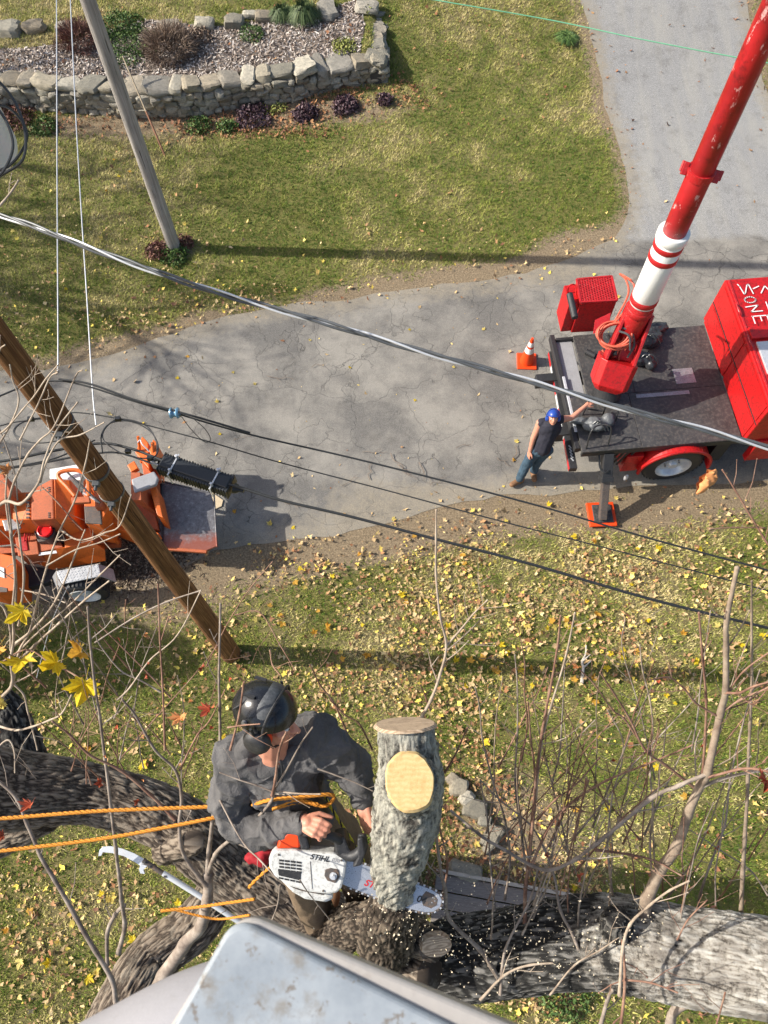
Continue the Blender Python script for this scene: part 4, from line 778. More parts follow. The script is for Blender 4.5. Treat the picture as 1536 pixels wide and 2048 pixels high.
# hoses
cl = D(*[(1222), (668), pixv(P(1222, 668, 2.2))[0]*0+np.linalg.norm(0)+10.9][:3]) if False else P(1222, 668, 2.35)
for q in range(7):
    c = cl+BACK*.04*(q % 3)+V3(.012*q, -.01*q, 0); rx, ry = .22+.018*(q % 3), .17+.014*(q % 4); th = np.linspace(0, 2*np.pi, 28, endpoint=False)
    e1 = unit(side*.9+bax*.25); e2 = unit(np.cross(BACK, e1)); pts = [c+e1*math.cos(a)*rx+e2*math.sin(a)*ry+BACK*.03*math.sin(2*a+q) for a in th]
    MB().tube(pts, .017, 7, False, True).build('hydraulic_hose', M['salmon'], tr, True, 180)
for L in ([(1225, 650, 2.45), (1262, 605, 2.7), (1268, 570, 3.0), (1245, 550, 2.9)], [(1228, 645, 2.45), (1256, 590, 2.8), (1252, 560, 2.9), (1240, 548, 2.8), (1262, 560, 3.1)], [(1250, 700, 2.2), (1262, 680, 2.4), (1262, 650, 2.5), (1240, 640, 2.4)], [(1236, 735, 1.9), (1240, 705, 2.1), (1255, 690, 2.2)], [(1205, 700, 1.9), (1212, 715, 1.9), (1230, 712, 2.1), (1240, 690, 2.3)]): MB().tube(cr([tuple(P(*q)) for q in L], 8), .015, 7).build('hydraulic_hose', M['salmon'], tr, True)
for L in ([(1240, 655, 2.5), (1262, 662, 2.5), (1268, 690, 2.3), (1255, 715, 2.1)], [(1238, 662, 2.5), (1258, 672, 2.5), (1260, 700, 2.3)]): MB().tube(cr([tuple(P(*q)) for q in L], 8), .017, 7).build('hydraulic_hose', M['cablegrey'], tr, True)
for q in range(9): p = P(1232+random.uniform(-12, 18), 690+random.uniform(-18, 26), 2.05+random.uniform(-.1, .2)); MB().cyl(p, p+V3(random.uniform(-.1, .1), random.uniform(-.1, .1), .08), .028, .024, 8).box(p, (.06, .05, .04)).build('valve_fitting', M['black' if q % 2 else 'steel'], tr)
ppt(MB().hull2([P(*q) for q in ((1190, 640, 2.0), (1222, 625, 2.0), (1218, 655, 2.0), (1186, 668, 2.0))], [P(*q) for q in ((1190, 640, 1.9), (1222, 625, 1.9), (1218, 655, 1.9), (1186, 668, 1.9))]), 'hose_tray', 'redworn', .006)
# front tool body (red box with ZONE on top)
zt = 2.12; xb = 2.64; wv0, wv1 = -.04, 2.46
tbox(xb+1.6, (wv0+wv1)/2, (zt+ZD-.05)/2+.03, (3.2, wv1-wv0, zt-ZD+.0), 'tool_body', 'red', .015)
ppt(MB().box(T(xb+1.7, -.02, .83), (2.9, .12, .62), RT), 'lower_side_panel', 'red', .012)
tbox(xb-.006, 1.2, 1.62, (.012, 2.46, .012), 'seam', 'black', 0)
for v_ in (.6, 1.8): MB().box(T(xb-.008, v_, 1.86), (.01, 1.14, .42), RT).build('door_panel', M['red'], tr)
for v_ in (.6, 1.8): MB().box(T(xb-.008, v_, 1.37), (.01, 1.14, .42), RT).build('door_panel', M['red'], tr)
tbox(xb+.06, 1.22, zt+.005, (.035, 2.44, .03), 'top_hinge', 'redworn', .004)
for v_ in (1.93, 1.32): MB().tube(cr([tuple(T(xb+.03, v_, zt+.02)), tuple(T(xb-.0, v_-.05, zt+.08)), tuple(T(xb-.0, v_-.2, zt+.08)), tuple(T(xb+.05, v_-.25, zt+.02))], 4), .011, 6).build('latch_handle', M['redworn'], tr)
tbox(xb+.55, 1.33, zt+.03, (.95, .22, .05), 'hinged_lid', 'red', .006); tbox(xb+.63, .86, zt+.022, (1.0, .60, .035), 'metal_plate', 'alu', .004); tbox(xb+.75, .42, zt+.05, (.85, .24, .10), 'red_crossbox', 'redworn', .01); tbox(xb+.3, .50, zt+.05, (.06, .40, .08), 'edge_bar', 'black', .006)
# hand painted letters Z O N E, reading down, tops toward the front of the truck
def stroke(pts, cu, cv, s=1.0, nm='painted_letter'):
    mb = MB(); pp = [T(xb+cu+x*s, cv+y*s, zt+.0235 if cv > 1.6 else zt+.058) for x, y in pts]
    for i in range(len(pp)-1):
        e_ = unit(pp[i+1]-pp[i]); s_ = np.cross((0, 0, 1), e_)*.009; mb.add([pp[i]-s_-e_*.008, pp[i+1]-s_+e_*.008, pp[i+1]+s_+e_*.008, pp[i]+s_-e_*.008], [(0, 1, 2, 3)])
    return mb
def letter(pts, cu, cv): ppt(stroke(pts, cu, cv), 'painted_letter', 'white', 0)
letter([(.0, .21), (.02, .17), (.05, .0), (.075, .02), (.15, .19), (.175, .20), (.20, .0)], .17, 2.12); letter([(.0, .05), (.10, .09)], .40, 2.17)
letter([(.11+.09*math.cos(a), .07+.06*math.sin(a)) for a in np.linspace(0, 6.4, 16)], .17, 1.93); letter([(.0, .12), (.20, .14), (.06, .02), (.24, .02)], .17, 1.74)
letter([(.0, .14), (.25, .14)], .19, 1.50); letter([(.01, .14), (.01, .0)], .19, 1.50); letter([(.13, .13), (.13, .04)], .19, 1.50); letter([(.24, .14), (.24, .0)], .19, 1.50)
letter([(.0, .0), (.10, .14), (.16, .0)], .50, 2.12); letter([(.0, .0), (.0, .15)], .52, 1.78)
# chassis, wheels, fender
tbox(1.9, .62, .72, (4.6, .16, .22), 'chassis_rail', 'black'); tbox(1.9, 1.72, .72, (4.6, .16, .22), 'chassis_rail', 'black'); tbox(1.55, 1.15, .5, (.2, 1.9, .2), 'axle', 'black')
def wheel(c, ax, R, w, rimR, par, rimmat='alu'):
    wl = MB().lathe(c-ax*w/2, ax, [(0, rimR), (.0, R*.86), (.03, R*.97), (.06, R), (w-.06, R), (w-.03, R*.97), (w, R*.86), (w, rimR)], 40, True).build('wheel', M['black'], par, True, 40)
    for q in range(36):
        a = q*2*np.pi/36; u_ = unit(np.cross(ax, (0, 0, 1))); r_ = u_*math.cos(a)+V3(0, 0, 1)*math.sin(a); t_ = np.cross(ax, r_)
        MB().box(c+r_*(R+.004), (w*.8, .03, .016), [ax, t_, r_]).build('tread_block', M['black'], wl)
    MB().lathe(c+ax*(w/2-.16), ax, [(.07, .03), (.07, rimR*.50), (.075, rimR*.78), (.14, rimR*.90), (.17, rimR*.98), (.175, rimR*1.03), (.10, rimR*1.02), (.0, rimR*.97)], 40).build('rim', M[rimmat], wl, True, 35)
    MB().lathe(c+ax*(w/2-.16), ax, [(.05, .02), (.05, rimR*.34), (.12, rimR*.30), (.15, rimR*.22), (.15, .01)], 24).build('hub', M[rimmat], wl, True, 35)
    for q in range(8): a = q*np.pi/4; u_ = unit(np.cross(ax, (0, 0, 1))); r_ = u_*math.cos(a)+V3(0, 0, 1)*math.sin(a); MB().cyl(c+ax*(w/2-.10)+r_*rimR*.44, c+ax*(w/2-.06)+r_*rimR*.44, .016, None, 6).build('lug_nut', M['steel'], wl)
    return wl
wc = P(1347, 938, .5); wcn = T(0, 0, 0); uu = (wc-T(0, 0, 0)).dot(ux)
wheel(T(uu, .06, .5), -uy, .505, .27, .29, tr); wheel(T(uu, .42, .5), -uy, .505, .27, .29, tr); wheel(T(uu, 2.1, .5), -uy, .505, .27, .29, tr)
fa = np.linspace(-.08, math.pi+.08, 26); A_ = [T(uu+math.cos(a)*.60, -.10, .5+math.sin(a)*.58) for a in fa]; mb = MB()
for i in range(25):
    a, b = fa[i], fa[i+1]; mid = T(uu+math.cos((a+b)/2)*.59, .06, .5+math.sin((a+b)/2)*.575); r_ = ux*math.cos((a+b)/2)+V3(0, 0, 1)*math.sin((a+b)/2); t_ = np.cross(uy, r_); mb.box(mid, (.34, .085, .02), [uy, t_, r_])
mb.tube([T(uu+math.cos(a)*.6, -.11, .5+math.sin(a)*.585) for a in fa], .03, 8); ppt(mb, 'fender', 'red', 0, smooth=True)
tbox(uu-.72, .14, .62, (.28, .3, .5), 'lower_side_panel', 'red'); tbox(uu+.78, .25, .62, (.25, .35, .6), 'mud_guard', 'black')
for q in range(5): ppt(MB().bar(T(.55+.09*q, .02, 1.02), T(.50+.09*q, .10, .45), .05, .03), 'step_bar', 'black', .004)
ppt(MB().ell(P(1252, 955, .35), (.035, .035, .10)), 'chock', 'alu', 0, smooth=True)
# outrigger leg with pads
lg0 = P(1216, 905, 1.0); lg1 = P(1205, 1038, .14); ppt(MB().bar(lg0, lg0*.58+lg1*.42, .17, .17, (0, 1, 0)), 'outrigger_sleeve', 'black', .012); ppt(MB().bar(lg0*.6+lg1*.4, lg1, .125, .125, (0, 1, 0)), 'outrigger_leg', 'paint_grey', .012)
tr_leg = [o for o in tr.children if o.name.startswith('outrigger_leg')][0]; tr_leg.data.materials[0] = M['rust']
ppt(MB().box(lg0*.62+lg1*.38, (.2, .2, .09), [ux, unit(np.cross(unit(lg0-lg1), ux)), unit(lg0-lg1)]), 'sleeve_collar', 'black', .01)
ppt(MB().tube(cr([tuple(P(*q)) for q in ((1198, 900, 1.0), (1200, 935, .85), (1212, 945, .85), (1222, 935, .85))], 5), .015, 6), 'hydraulic_line', 'cable', 0)
pd = thing('outrigger_pad', 'orange outrigger pad with a dark plate under the steel leg', 'pad', P(1201, 1032)); pc = P(1201, 1032)
MB().box(pc+V3(0, 0, .06), (.47, .45, .05), [unit(P(1225, 1008)-P(1175, 1010)), unit(np.cross((0, 0, 1), unit(P(1225, 1008)-P(1175, 1010)))), V3(0, 0, 1)]).build('base', M['coneo'], pd, bevel=.015)
MB().box(pc+V3(.01, .0, .10), (.33, .34, .03), [unit(P(1225, 1008)-P(1175, 1010)), unit(np.cross((0, 0, 1), unit(P(1225, 1008)-P(1175, 1010)))), V3(0, 0, 1)]).build('top_plate', M['deck'], pd, bevel=.02)
# hoops and hook on deck
for L in ([(1172, 898), (1184, 866), (1200, 852), (1220, 855), (1218, 892)],): 
    ps = [P(L[0][0], L[0][1], ZD)]+[P(x, y, ZD+.35) for x, y in ((1183, 862), (1200, 850), (1222, 855))]+[P(1216, 892, ZD)]; ppt(MB().tube(cr(ps, 6), .013, 7), 'step_hoop', 'black', 0)
for L in ([(1165, 830, 1.15), (1178, 802, 1.5), (1186, 800, 1.5)], [(1205, 832, 1.15), (1211, 812, 1.45), (1212, 806, 1.45)], [(1175, 818, 1.35), (1205, 822, 1.35)], [(1208, 845, 1.2), (1232, 842, 1.2), (1236, 822, 1.35)]): ppt(MB().tube([P(*q) for q in L], .014, 7), 'control_lever', 'black', 0)
# bags on the deck
def lumpy(name, label, c, r, mat, seed, cat, extra=()):
    mb = MB().ell(c, r, None, 20, 12)
    for p_, q_ in extra: mb.ell(p_, q_, None, 16, 10)
    m2 = remesh(mb, .014, 2, lambda V: (fbm(V[:, 0]*9, V[:, 1]*9, V[:, 2]*9, seed, 3)-.5)*.11*min(1, r[0]*3)); root = thing(name, label, cat, c-V3(0, 0, r[2])); m2.build('body', M[mat], root, True, 180)
    for q in range(2): p_ = c+V3(random.uniform(-.1, .1), -.05, r[2]*.8); MB().tube(cr([p_, p_+V3(.06, .02, .05), p_+V3(.14, -.04, .03), p_+V3(.2, -.1, -.06)], 5), .012, 6).build('strap', M['bagblack'], root, True)
    return root
lumpy('backpack', 'grey nylon bag with black straps slumped on the rear of the deck', P(1190, 848, 1.27), (.22, .13, .11), 'bag', 3, 'bag', ((P(1215, 840, 1.28), (.11, .11, .10)), (P(1158, 843, 1.22), (.16, .06, .05))))
lumpy('tarp_bundle', 'black tarp bundle on the deck behind the boom', P(1297, 676, 1.25), (.26, .20, .12), 'bagblack', 5, 'tarp', ((P(1315, 655, 1.24), (.2, .12, .08)),))
lumpy('duffel_bag', 'black duffel bag on the deck right of the boom pedestal', P(1283, 717, 1.27), (.22, .12, .12), 'bagblack', 8, 'bag', ((P(1303, 728, 1.24), (.10, .1, .09)),))
# ================================================================== GROUNDSMAN + body kit
def head(mb, c, F, U, s):
    """c: centre of skull, F: facing, U: up, s: head height"""
    F = unit(F); U = unit(np.array(U)-np.dot(U, F)*F); L = np.cross(U, F); R_ = [F, L, U]; q = lambda a, b, d: c+F*a*s+L*b*s+U*d*s
    mb.ell(q(-.04, 0, .12), (s*.40, s*.32, s*.36), R_, 20, 14); mb.ell(q(.08, 0, -.12), (s*.27, s*.25, s*.34), R_, 18, 12); mb.ell(q(.17, 0, -.36), (s*.12, s*.13, s*.10), R_)
    mb.ell(q(.29, 0, .12), (s*.08, s*.2, s*.06), R_); mb.cap(q(.34, 0, .06), q(.45, 0, -.10), s*.035, s*.055, 8); mb.ell(q(.39, .05, -.11), s*.038, R_); mb.ell(q(.39, -.05, -.11), s*.038, R_)
    mb.ell(q(.335, 0, -.21), (s*.06, s*.10, s*.022), R_); mb.ell(q(.325, 0, -.255), (s*.06, s*.085, s*.026), R_)
    for b in (-1, 1): mb.ell(q(-.02, b*.31, -.03), (s*.09, s*.035, s*.13), R_); mb.ell(q(.22, b*.19, -.08), (s*.1, s*.09, s*.1), R_)
    return q
def face_parts(parent, q, s, F, U):
    for b in (-1, 1):
        MB().ell(q(.30, b*.125, .03), s*.05, None, 12, 8).build('eye', worn('eye', (.6, .57, .54, 1), .3), parent, True, 180)
        MB().ell(q(.335, b*.125, .028), s*.024, None, 8, 6).build('pupil', M['black'], parent, True, 180)
        MB().tube([q(.335, b*.05, .095), q(.345, b*.13, .115), q(.30, b*.2, .09)], [s*.018, s*.02, s*.01], 6).build('eyebrow', worn('brown_hair', (.06, .035, .02, 1), .8), parent, True)
    MB().tube([q(.375, -.07, -.232), q(.392, 0, -.228), q(.375, .07, -.232)], [s*.006, s*.012, s*.006], 6).build('mouth', worn('lips', (.28, .10, .08, 1), .6), parent, True)
def hand(mb, w, d, nrm, sp, curl=.5, k=1.0, thumb=1):
    """w wrist, d pointing along the hand, nrm palm normal (fingers curl towards it), sp thumb side"""
    d = unit(d); nrm = unit(np.array(nrm)-np.dot(nrm, d)*d); s_ = np.cross(d, nrm); s_ = s_ if np.dot(s_, sp) > 0 else -s_
    mb.cap(w, w+d*.03*k, .026*k, .030*k)
    for j in range(4): mb.cap(w+d*.02*k+s_*(.018-.014*j)*k, w+d*.085*k+s_*(.032-.021*j)*k, .017*k, .0145*k, 10)
    for j, (L, r) in enumerate(((.072, .0105), (.08, .0108), (.074, .0100), (.058, .009))):
        p = w+d*.088*k+s_*(.034-.0215*j)*k; a = 0
        for seg, f in enumerate((.45, .32, .25)):
            a += curl*(.55, 1.0, .8)[seg]; dd = d*math.cos(a)+nrm*math.sin(a)+s_*(.08*(1.5-j))*(1-curl*.5); e_ = p+unit(dd)*L*f*k; mb.cap(p, e_, r*k*(1-.08*seg), r*k*(.94-.08*seg), 10); p = e_
    p = w+d*.025*k+s_*.028*k; dd = unit(d*.65+s_*.75*thumb+nrm*.35); e_ = p+dd*.042*k; mb.cap(p, e_, .0165*k, .013*k); p = e_; dd = unit(d*.85+s_*.25+nrm*.55*max(curl, .3)); mb.cap(p, p+dd*.05*k, .0125*k, .010*k); return mb
def fabric_disp(s, amp, seed): return lambda V: (fbm(V[:, 0]*s, V[:, 1]*s, V[:, 2]*s*.6, seed, 3)-.5)*amp
gm = thing('person', 'groundsman in blue helmet, sleeveless navy shirt and jeans reaching for the truck deck', 'person', P(1048, 955))
fl, frr = P(1038, 961, .08), P(1066, 944, .08)
hip = P(1083, 897, .93); chest = P(1099, 858, 1.30); neck = P(1105, 842, 1.47); hd = P(1106, 836, 1.62)
kneeL = P(1052, 928, .52)+V3(0, -.02, 0); kneeR = P(1076, 918, .52)+V3(0, -.03, 0)
shL = P(1080, 846, 1.40); shR = P(1124, 838, 1.42); elL = P(1066, 874, 1.14)+V3(0, -.03, 0); haL = P(1060, 902, .93); elR = P(1143, 836, 1.42); haR = P(1172, 811, 1.46)
hs = .235; Fh = unit(V3(-.05, -.74, .68)); Uh = V3(.05, .68, .72)
mb = MB(); q = head(mb, hd, Fh, Uh, hs); mb.chain([hd-V3(0, 0, .06), neck, chest], [.058, .062, .13]); mb.ell(chest, (.17, .115, .2), RT, 16, 12); mb.cap(shL, shR, .065, .065); mb.chain([chest, hip], [.14, .13])
mb.chain([shL, elL, haL], [.060, .046, .032]); mb.chain([shR, elR, haR], [.060, .046, .032]); hand(mb, haL, P(1056, 915, .82)-haL, V3(.6, .3, 0), V3(0, -1, 0), .35); hand(mb, haR, P(1182, 805, 1.47)-haR, V3(0, 0, -1), V3(0, -1, .3), .7)
mb.chain([hip+V3(-.09, 0, -.02), kneeL, fl+V3(0, 0, .05)], [.09, .06, .045]); mb.chain([hip+V3(.09, 0, -.02), kneeR, frr+V3(0, 0, .05)], [.09, .06, .045]); remesh(mb, .0075, 2).build('body', M['skin'], gm, True, 180)
face_parts(gm, q, hs, Fh, Uh)
mb = MB(); mb.ell(chest+V3(0, 0, -.02), (.195, .14, .24), RT, 16, 12); mb.cap(shL+V3(.02, 0, 0), shR-V3(.02, 0, 0), .076, .076); mb.chain([chest, hip+V3(0, 0, .02)], [.155, .15]); mb.cap(neck-V3(0, 0, .05), neck-V3(0, 0, .01), .09, .07); remesh(mb, .011, 2, fabric_disp(9, .035, 4)).build('shirt', M['navy'], gm, True, 180)
mb = MB(); mb.ell(hip+V3(0, 0, -.02), (.18, .14, .15), RT); mb.chain([hip+V3(-.09, 0, -.04), kneeL, fl+V3(0, 0, .08)], [.115, .085, .072]); mb.chain([hip+V3(.09, 0, -.04), kneeR, frr+V3(0, 0, .08)], [.115, .085, .072]); remesh(mb, .011, 2, fabric_disp(12, .04, 9)).build('jeans', M['jean'], gm, True, 180)
for f_, d_ in ((fl, V3(-.25, -.15, 0)), (frr, V3(.02, -.3, 0))):
    mb = MB(); d_ = unit(d_); mb.cap(f_-d_*.04, f_-d_*.04+V3(0, 0, .10), .058, .06); mb.cap(f_-d_*.06, f_+d_*.15, .055, .048); m2 = remesh(mb, .012, 2); m2.build('boot', M['boot'], gm, True, 180)
def lay_ring(c, F, L, U, s, r0, nm, mt, par): th = np.linspace(0, 2*np.pi, 28, endpoint=False); return MB().tube([c+F*math.cos(a)*s*r0+L*math.sin(a)*s*r0*.86 for a in th], s*.03, 8, False, True).build(nm, M[mt], par, True, 180)
Fh_ = unit(Fh); Uh_ = unit(Uh-np.dot(Uh, Fh_)*Fh_); Lh_ = np.cross(Uh_, Fh_); R_ = [Fh_, Lh_, Uh_]
def half_shell(c, rad, R_, cut=-.05, n=24, m=9):
    v = []; F = []
    for i in range(m+1):
        a = math.asin(cut)+(math.pi/2-math.asin(cut))*i/m
        for j in range(n): v.append((math.cos(a)*math.cos(2*math.pi*j/n), math.cos(a)*math.sin(2*math.pi*j/n), math.sin(a)))
    v = np.array(v)*np.array(rad); v = v @ np.asarray(R_)+c; return v, [(i*n+j, i*n+(j+1) % n, (i+1)*n+(j+1) % n, (i+1)*n+j) for i in range(m) for j in range(n)]+[tuple(range(n))[::-1]]
v_, f_ = half_shell(q(-.03, 0, .20), (hs*.52, hs*.42, hs*.42), R_); hm = MB().add(v_, f_).build('helmet', M['blue'], gm, True, 60)
MB().hull2([q(.30, b, .22) for b in (-.34, .34)]+[q(.52, .20, .22), q(.52, -.20, .22)], [q(.30, b, .19) for b in (-.34, .34)]+[q(.52, .20, .195), q(.52, -.20, .195)]).build('brim', M['blue'], hm, bevel=.004)
for b in (-1, 1): MB().lathe(q(-.02, b*.33, -.05), Lh_*b, [(0, hs*.10), (0, hs*.19), (hs*.13, hs*.17), (hs*.17, hs*.1), (hs*.17, .005)], 16).build('ear_muff', M['blue'], gm, True, 50)
MB().tube([q(.03, math.cos(a)*.47, .05+math.sin(a)*.62) for a in np.linspace(0, math.pi, 16)], hs*.025, 7).build('headband', M['blue'], gm, True)
# ================================================================== WOOD CHIPPER
ch = thing('wood_chipper', 'orange towed wood chipper with a worn steel infeed tray and tread plate fender', 'wood chipper', P(150, 1100))
def cp(pts, z1, z0, nm, mt='orange', bev=.012): return MB().pxprism(pts, z1, z0).build(nm, M[mt], ch, bevel=bev)
n = N('worn_tray_steel'); a = n.noise(14, 7, .8); b = n.noise(1.6, 3, .5); col = n.ramp(a, [(.3, (.075, .07, .075, 1)), (.55, (.17, .165, .17, 1)), (.75, (.38, .38, .40, 1))])
sy = n.n('ShaderNodeSeparateXYZ'); n.l(n.tc.outputs['Object'], sy.inputs[0]); yy = n.math('ADD', sy.outputs[1], n.math('MULTIPLY', n.math('SUBTRACT', n.noise(7, 5, .7), .5), .5)); mr = n.n('ShaderNodeMapRange'); n.l(yy, mr.inputs[0]); mr.inputs[1].default_value = P(380, 1062, .7)[1]-P(150, 1100)[1]; mr.inputs[2].default_value = P(380, 1088, .7)[1]-P(150, 1100)[1]
col = n.mix(n.math('MULTIPLY', mr.outputs[0], .75), col, srgb(150, 72, 46)); n.bump(a, .4, .006); M['tray'] = n.out(col, .45, .35)
cp([(318, 962), (420, 985), (427, 1003), (433, 1092), (412, 1101), (316, 1094)], .72, .68, 'infeed_tray', 'tray', .006)
MB().bar(P(322, 966, .74), P(325, 1090, .74), .025, .03).build('tray_hinge', M['black'], ch); MB().bar(P(335, 1098, .70), P(414, 1104, .70), .05, .06).build('tray_lip', M['orangedull'], ch, bevel=.01); MB().bar(P(428, 985, .72), P(434, 1094, .72), .02, .05).build('tray_lip', M['tray'], ch, bevel=.008)
MB().bar(P(322, 962, .72), P(420, 985, .72), .02, .05).build('tray_lip', M['tray'], ch, bevel=.008)
for L in ([(340, 990, .7), (345, 1005, 0)], [(410, 1085, .7), (402, 1105, .05)]): MB().bar(P(*L[0]), P(*L[1]), .05, .05).build('tray_leg', M['rust'], ch)
# infeed throat
MB().hull2([P(*q) for q in ((313, 968, .75), (322, 968, .72), (325, 1035, .72), (318, 1036, .75))], [P(*q) for q in ((262, 945, 1.35), (280, 945, 1.35), (282, 1000, 1.35), (262, 1000, 1.35))]).build('throat_floor', M['orangedull'], ch)
cp([(262, 958), (308, 942), (316, 955), (312, 968), (268, 985)], 1.38, 1.30, 'control_bar_cover', 'paint_grey', .02)
cp([(300, 978), (312, 972), (326, 1035), (314, 1030)], 1.18, .7, 'throat_side_wall', 'orange'); cp([(205, 1020), (262, 1045), (318, 1066), (308, 1086), (250, 1062), (200, 1042)], .95, .45, 'throat_side_wall', 'orange')
cp([(252, 1000), (300, 985), (318, 1060), (262, 1050)], .80, .5, 'throat_floor', 'orangedull')
for q in range(2): cp([(270+q*28, 905-q*4), (284+q*22, 872+q*6), (296+q*17, 884), (298+q*14, 938)], 1.22+.04*q, .75, 'upper_wing_panel', 'orange')
cp([(283, 926), (318, 922), (322, 962), (290, 966)], .98, .9, 'wing_brace', 'orangedull'); cp([(254, 930), (268, 921), (276, 936), (262, 944)], 1.3, 1.2, 'latch_block', 'orange')
MB().tube([P(305, 885, 1.35), P(307, 930, 1.1)], .03, 10).build('wing_post', M['orange'], ch, True); MB().tube([P(276, 873, 1.5), P(283, 925, 1.0)], .022, 10).build('wing_post', M['orange'], ch, True)
MB().tube(cr([tuple(P(*q)) for q in ((275, 885, 1.45), (280, 880, 1.45), (284, 888, 1.45), (292, 896, 1.4), (298, 903, 1.35))], 5), .010, 6).build('safety_chain', M['whitetape'], ch, True)
# feed housing
cp([(166, 962), (184, 945), (212, 948), (215, 1018), (200, 1050), (170, 1046)], 1.42, .7, 'feed_housing', 'orange'); cp([(186, 955), (200, 950), (205, 1012), (190, 1016)], 1.55, 1.42, 'feed_cylinder_block', 'orangedull')
cp([(212, 1005), (248, 1003), (262, 1050), (215, 1042)], 1.1, .6, 'feed_frame', 'orange'); cp([(168, 1012), (200, 1012), (204, 1048), (170, 1046)], 1.44, 1.40, 'dark_hatch', 'rust')
cp([(206, 962), (216, 960), (218, 990), (209, 992)], 1.60, 1.2, 'grey_plate', 'paint_grey')
for L in ([(203, 1040, 1.15), (236, 1086, .55)], [(247, 1034, 1.1), (264, 1068, .6)], [(176, 975, 1.5), (196, 1010, 1.45)]): MB().tube([P(*L[0]), P(*L[1])], .034, 12).lathe(P(*L[0]), unit(P(*L[0])-P(*L[1])), [(-.02, .03), (0, .038), (.02, .038), (.02, .02), (-.01, .018)], 14).build('swing_pipe', M['orange'], ch, True, 40)
MB().tube(cr([tuple(P(*q)) for q in ((150, 992, 1.75), (134, 973, 1.78), (117, 954, 1.8), (122, 944, 1.82), (148, 940, 1.82), (168, 946, 1.8), (176, 960, 1.78), (178, 992, 1.72))], 6), .032, 8).build('control_yoke', M['orange'], ch, True)
cp([(142, 994), (178, 992), (180, 1004), (143, 1006)], 1.75, 1.68, 'yoke_foot', 'orangedull')
MB().tube([P(135, 945, 1.85), P(200, 1006, 1.7)], .014, 8).build('gas_strut', M['black'], ch); MB().tube([P(182, 935, 1.9), P(170, 985, 1.6)], .012, 8).build('gas_strut', M['alu'], ch); MB().tube([P(166, 985, 1.7), P(196, 1003, 1.6)], .018, 8).build('gas_strut', M['whitetape'], ch)
cp([(99, 938), (158, 928), (162, 960), (99, 957)], 1.70, 1.66, 'white_side_panel', 'white')
# engine hood with sloped shoulder
H1 = [P(*q) for q in ((22, 985, 1.45), (62, 983, 1.52), (62, 1038, 1.52), (25, 1040, 1.45))]; MB().poly(H1, (0, 0, -.6)).build('hood_nose', M['orange'], ch, bevel=.02)
MB().poly([P(*q) for q in ((62, 980, 1.56), (106, 956, 1.58), (108, 1037, 1.58), (62, 1040, 1.56))], (0, 0, -.7)).build('engine_hood', M['orangedull'], ch, bevel=.02)  # top face in the duller orange, the slope beside it brighter
MB().poly([P(*q) for q in ((107, 955, 1.58), (140, 957, 1.50), (150, 1000, 1.40), (150, 1040, 1.38), (109, 1038, 1.58))], (0, 0, -.6)).build('engine_hood', M['orange'], ch, bevel=.02)
MB().poly([P(*q) for q in ((62, 1038, 1.56), (108, 1037, 1.58), (150, 1040, 1.38), (155, 1052, 1.2), (100, 1048, 1.3), (64, 1046, 1.4))], (0, 0, -.2)).build('hood_skirt', M['orangedull'], ch, bevel=.01)
for y in (975, 1026): 
    for q in range(3): MB().box(P(98, y+q*4, 1.585), (.025, .02, .012)).build('vent_slot', M['rust'], ch)
for q in range(7): MB().box(P(56, 990+q*7.5, 1.54), (.05, .03, .02)).build('hood_louvre', M['rust'], ch)
cp([(-60, 1000), (20, 990), (58, 1000), (60, 1046), (-60, 1058)], 1.30, .6, 'drum_housing', 'orange'); cp([(-90, 950), (6, 946), (24, 990), (0, 1004), (-90, 1010)], 1.75, 1.0, 'discharge_chute', 'orangedull'); cp([(4, 1040), (36, 1036), (42, 1056), (10, 1062)], 1.34, 1.30, 'silver_plate', 'steel')
cp([(40, 1022), (66, 1020), (68, 1044), (44, 1046)], 1.36, 1.3, 'dark_hatch', 'rust')
# middle deck: air intake with red cup, controls, tank
cp([(60, 1044), (118, 1046), (130, 1076), (76, 1084)], 1.05, .6, 'engine_bay', 'rust'); rc = P(91, 1062, 1.28)
MB().lathe(rc-V3(0, 0, .30), (0, 0, 1), [(0, .10), (.2, .11), (.26, .135), (.28, .12)], 28).build('air_intake', M['black'], ch, True, 40); MB().lathe(rc-V3(0, 0, .05), (0, 0, 1), [(0, .098), (.10, .112), (.105, .10), (.07, .08)], 28).build('red_cup', M['lensred'], ch, True, 40)
cp([(28, 1068), (72, 1066), (78, 1108), (36, 1112)], .98, .6, 'control_box', 'orangedull'); cp([(36, 1074), (52, 1072), (56, 1100), (40, 1102)], 1.0, .98, 'control_panel', 'redworn'); cp([(60, 1086), (118, 1078), (126, 1094), (68, 1106)], .95, .6, 'battery_shelf', 'orangedull')
for q in range(3): MB().bar(P(48+q*5, 1082, 1.0), P(50+q*5, 1066, 1.15), .014, .014).build('control_lever', M['redworn'], ch)
cp([(74, 1106), (112, 1101), (114, 1106), (78, 1111)], .955, .95, 'white_label', 'whitetape', 0)
MB().poly([P(*q) for q in ((126, 1064), (182, 1054), (186, 1084), (130, 1096))] if False else [P(126, 1064, .98), P(182, 1054, .98), P(186, 1084, .98), P(130, 1096, .98)], (0, 0, -.04)).build('fuel_tank_top', M['orange'], ch, bevel=.008)
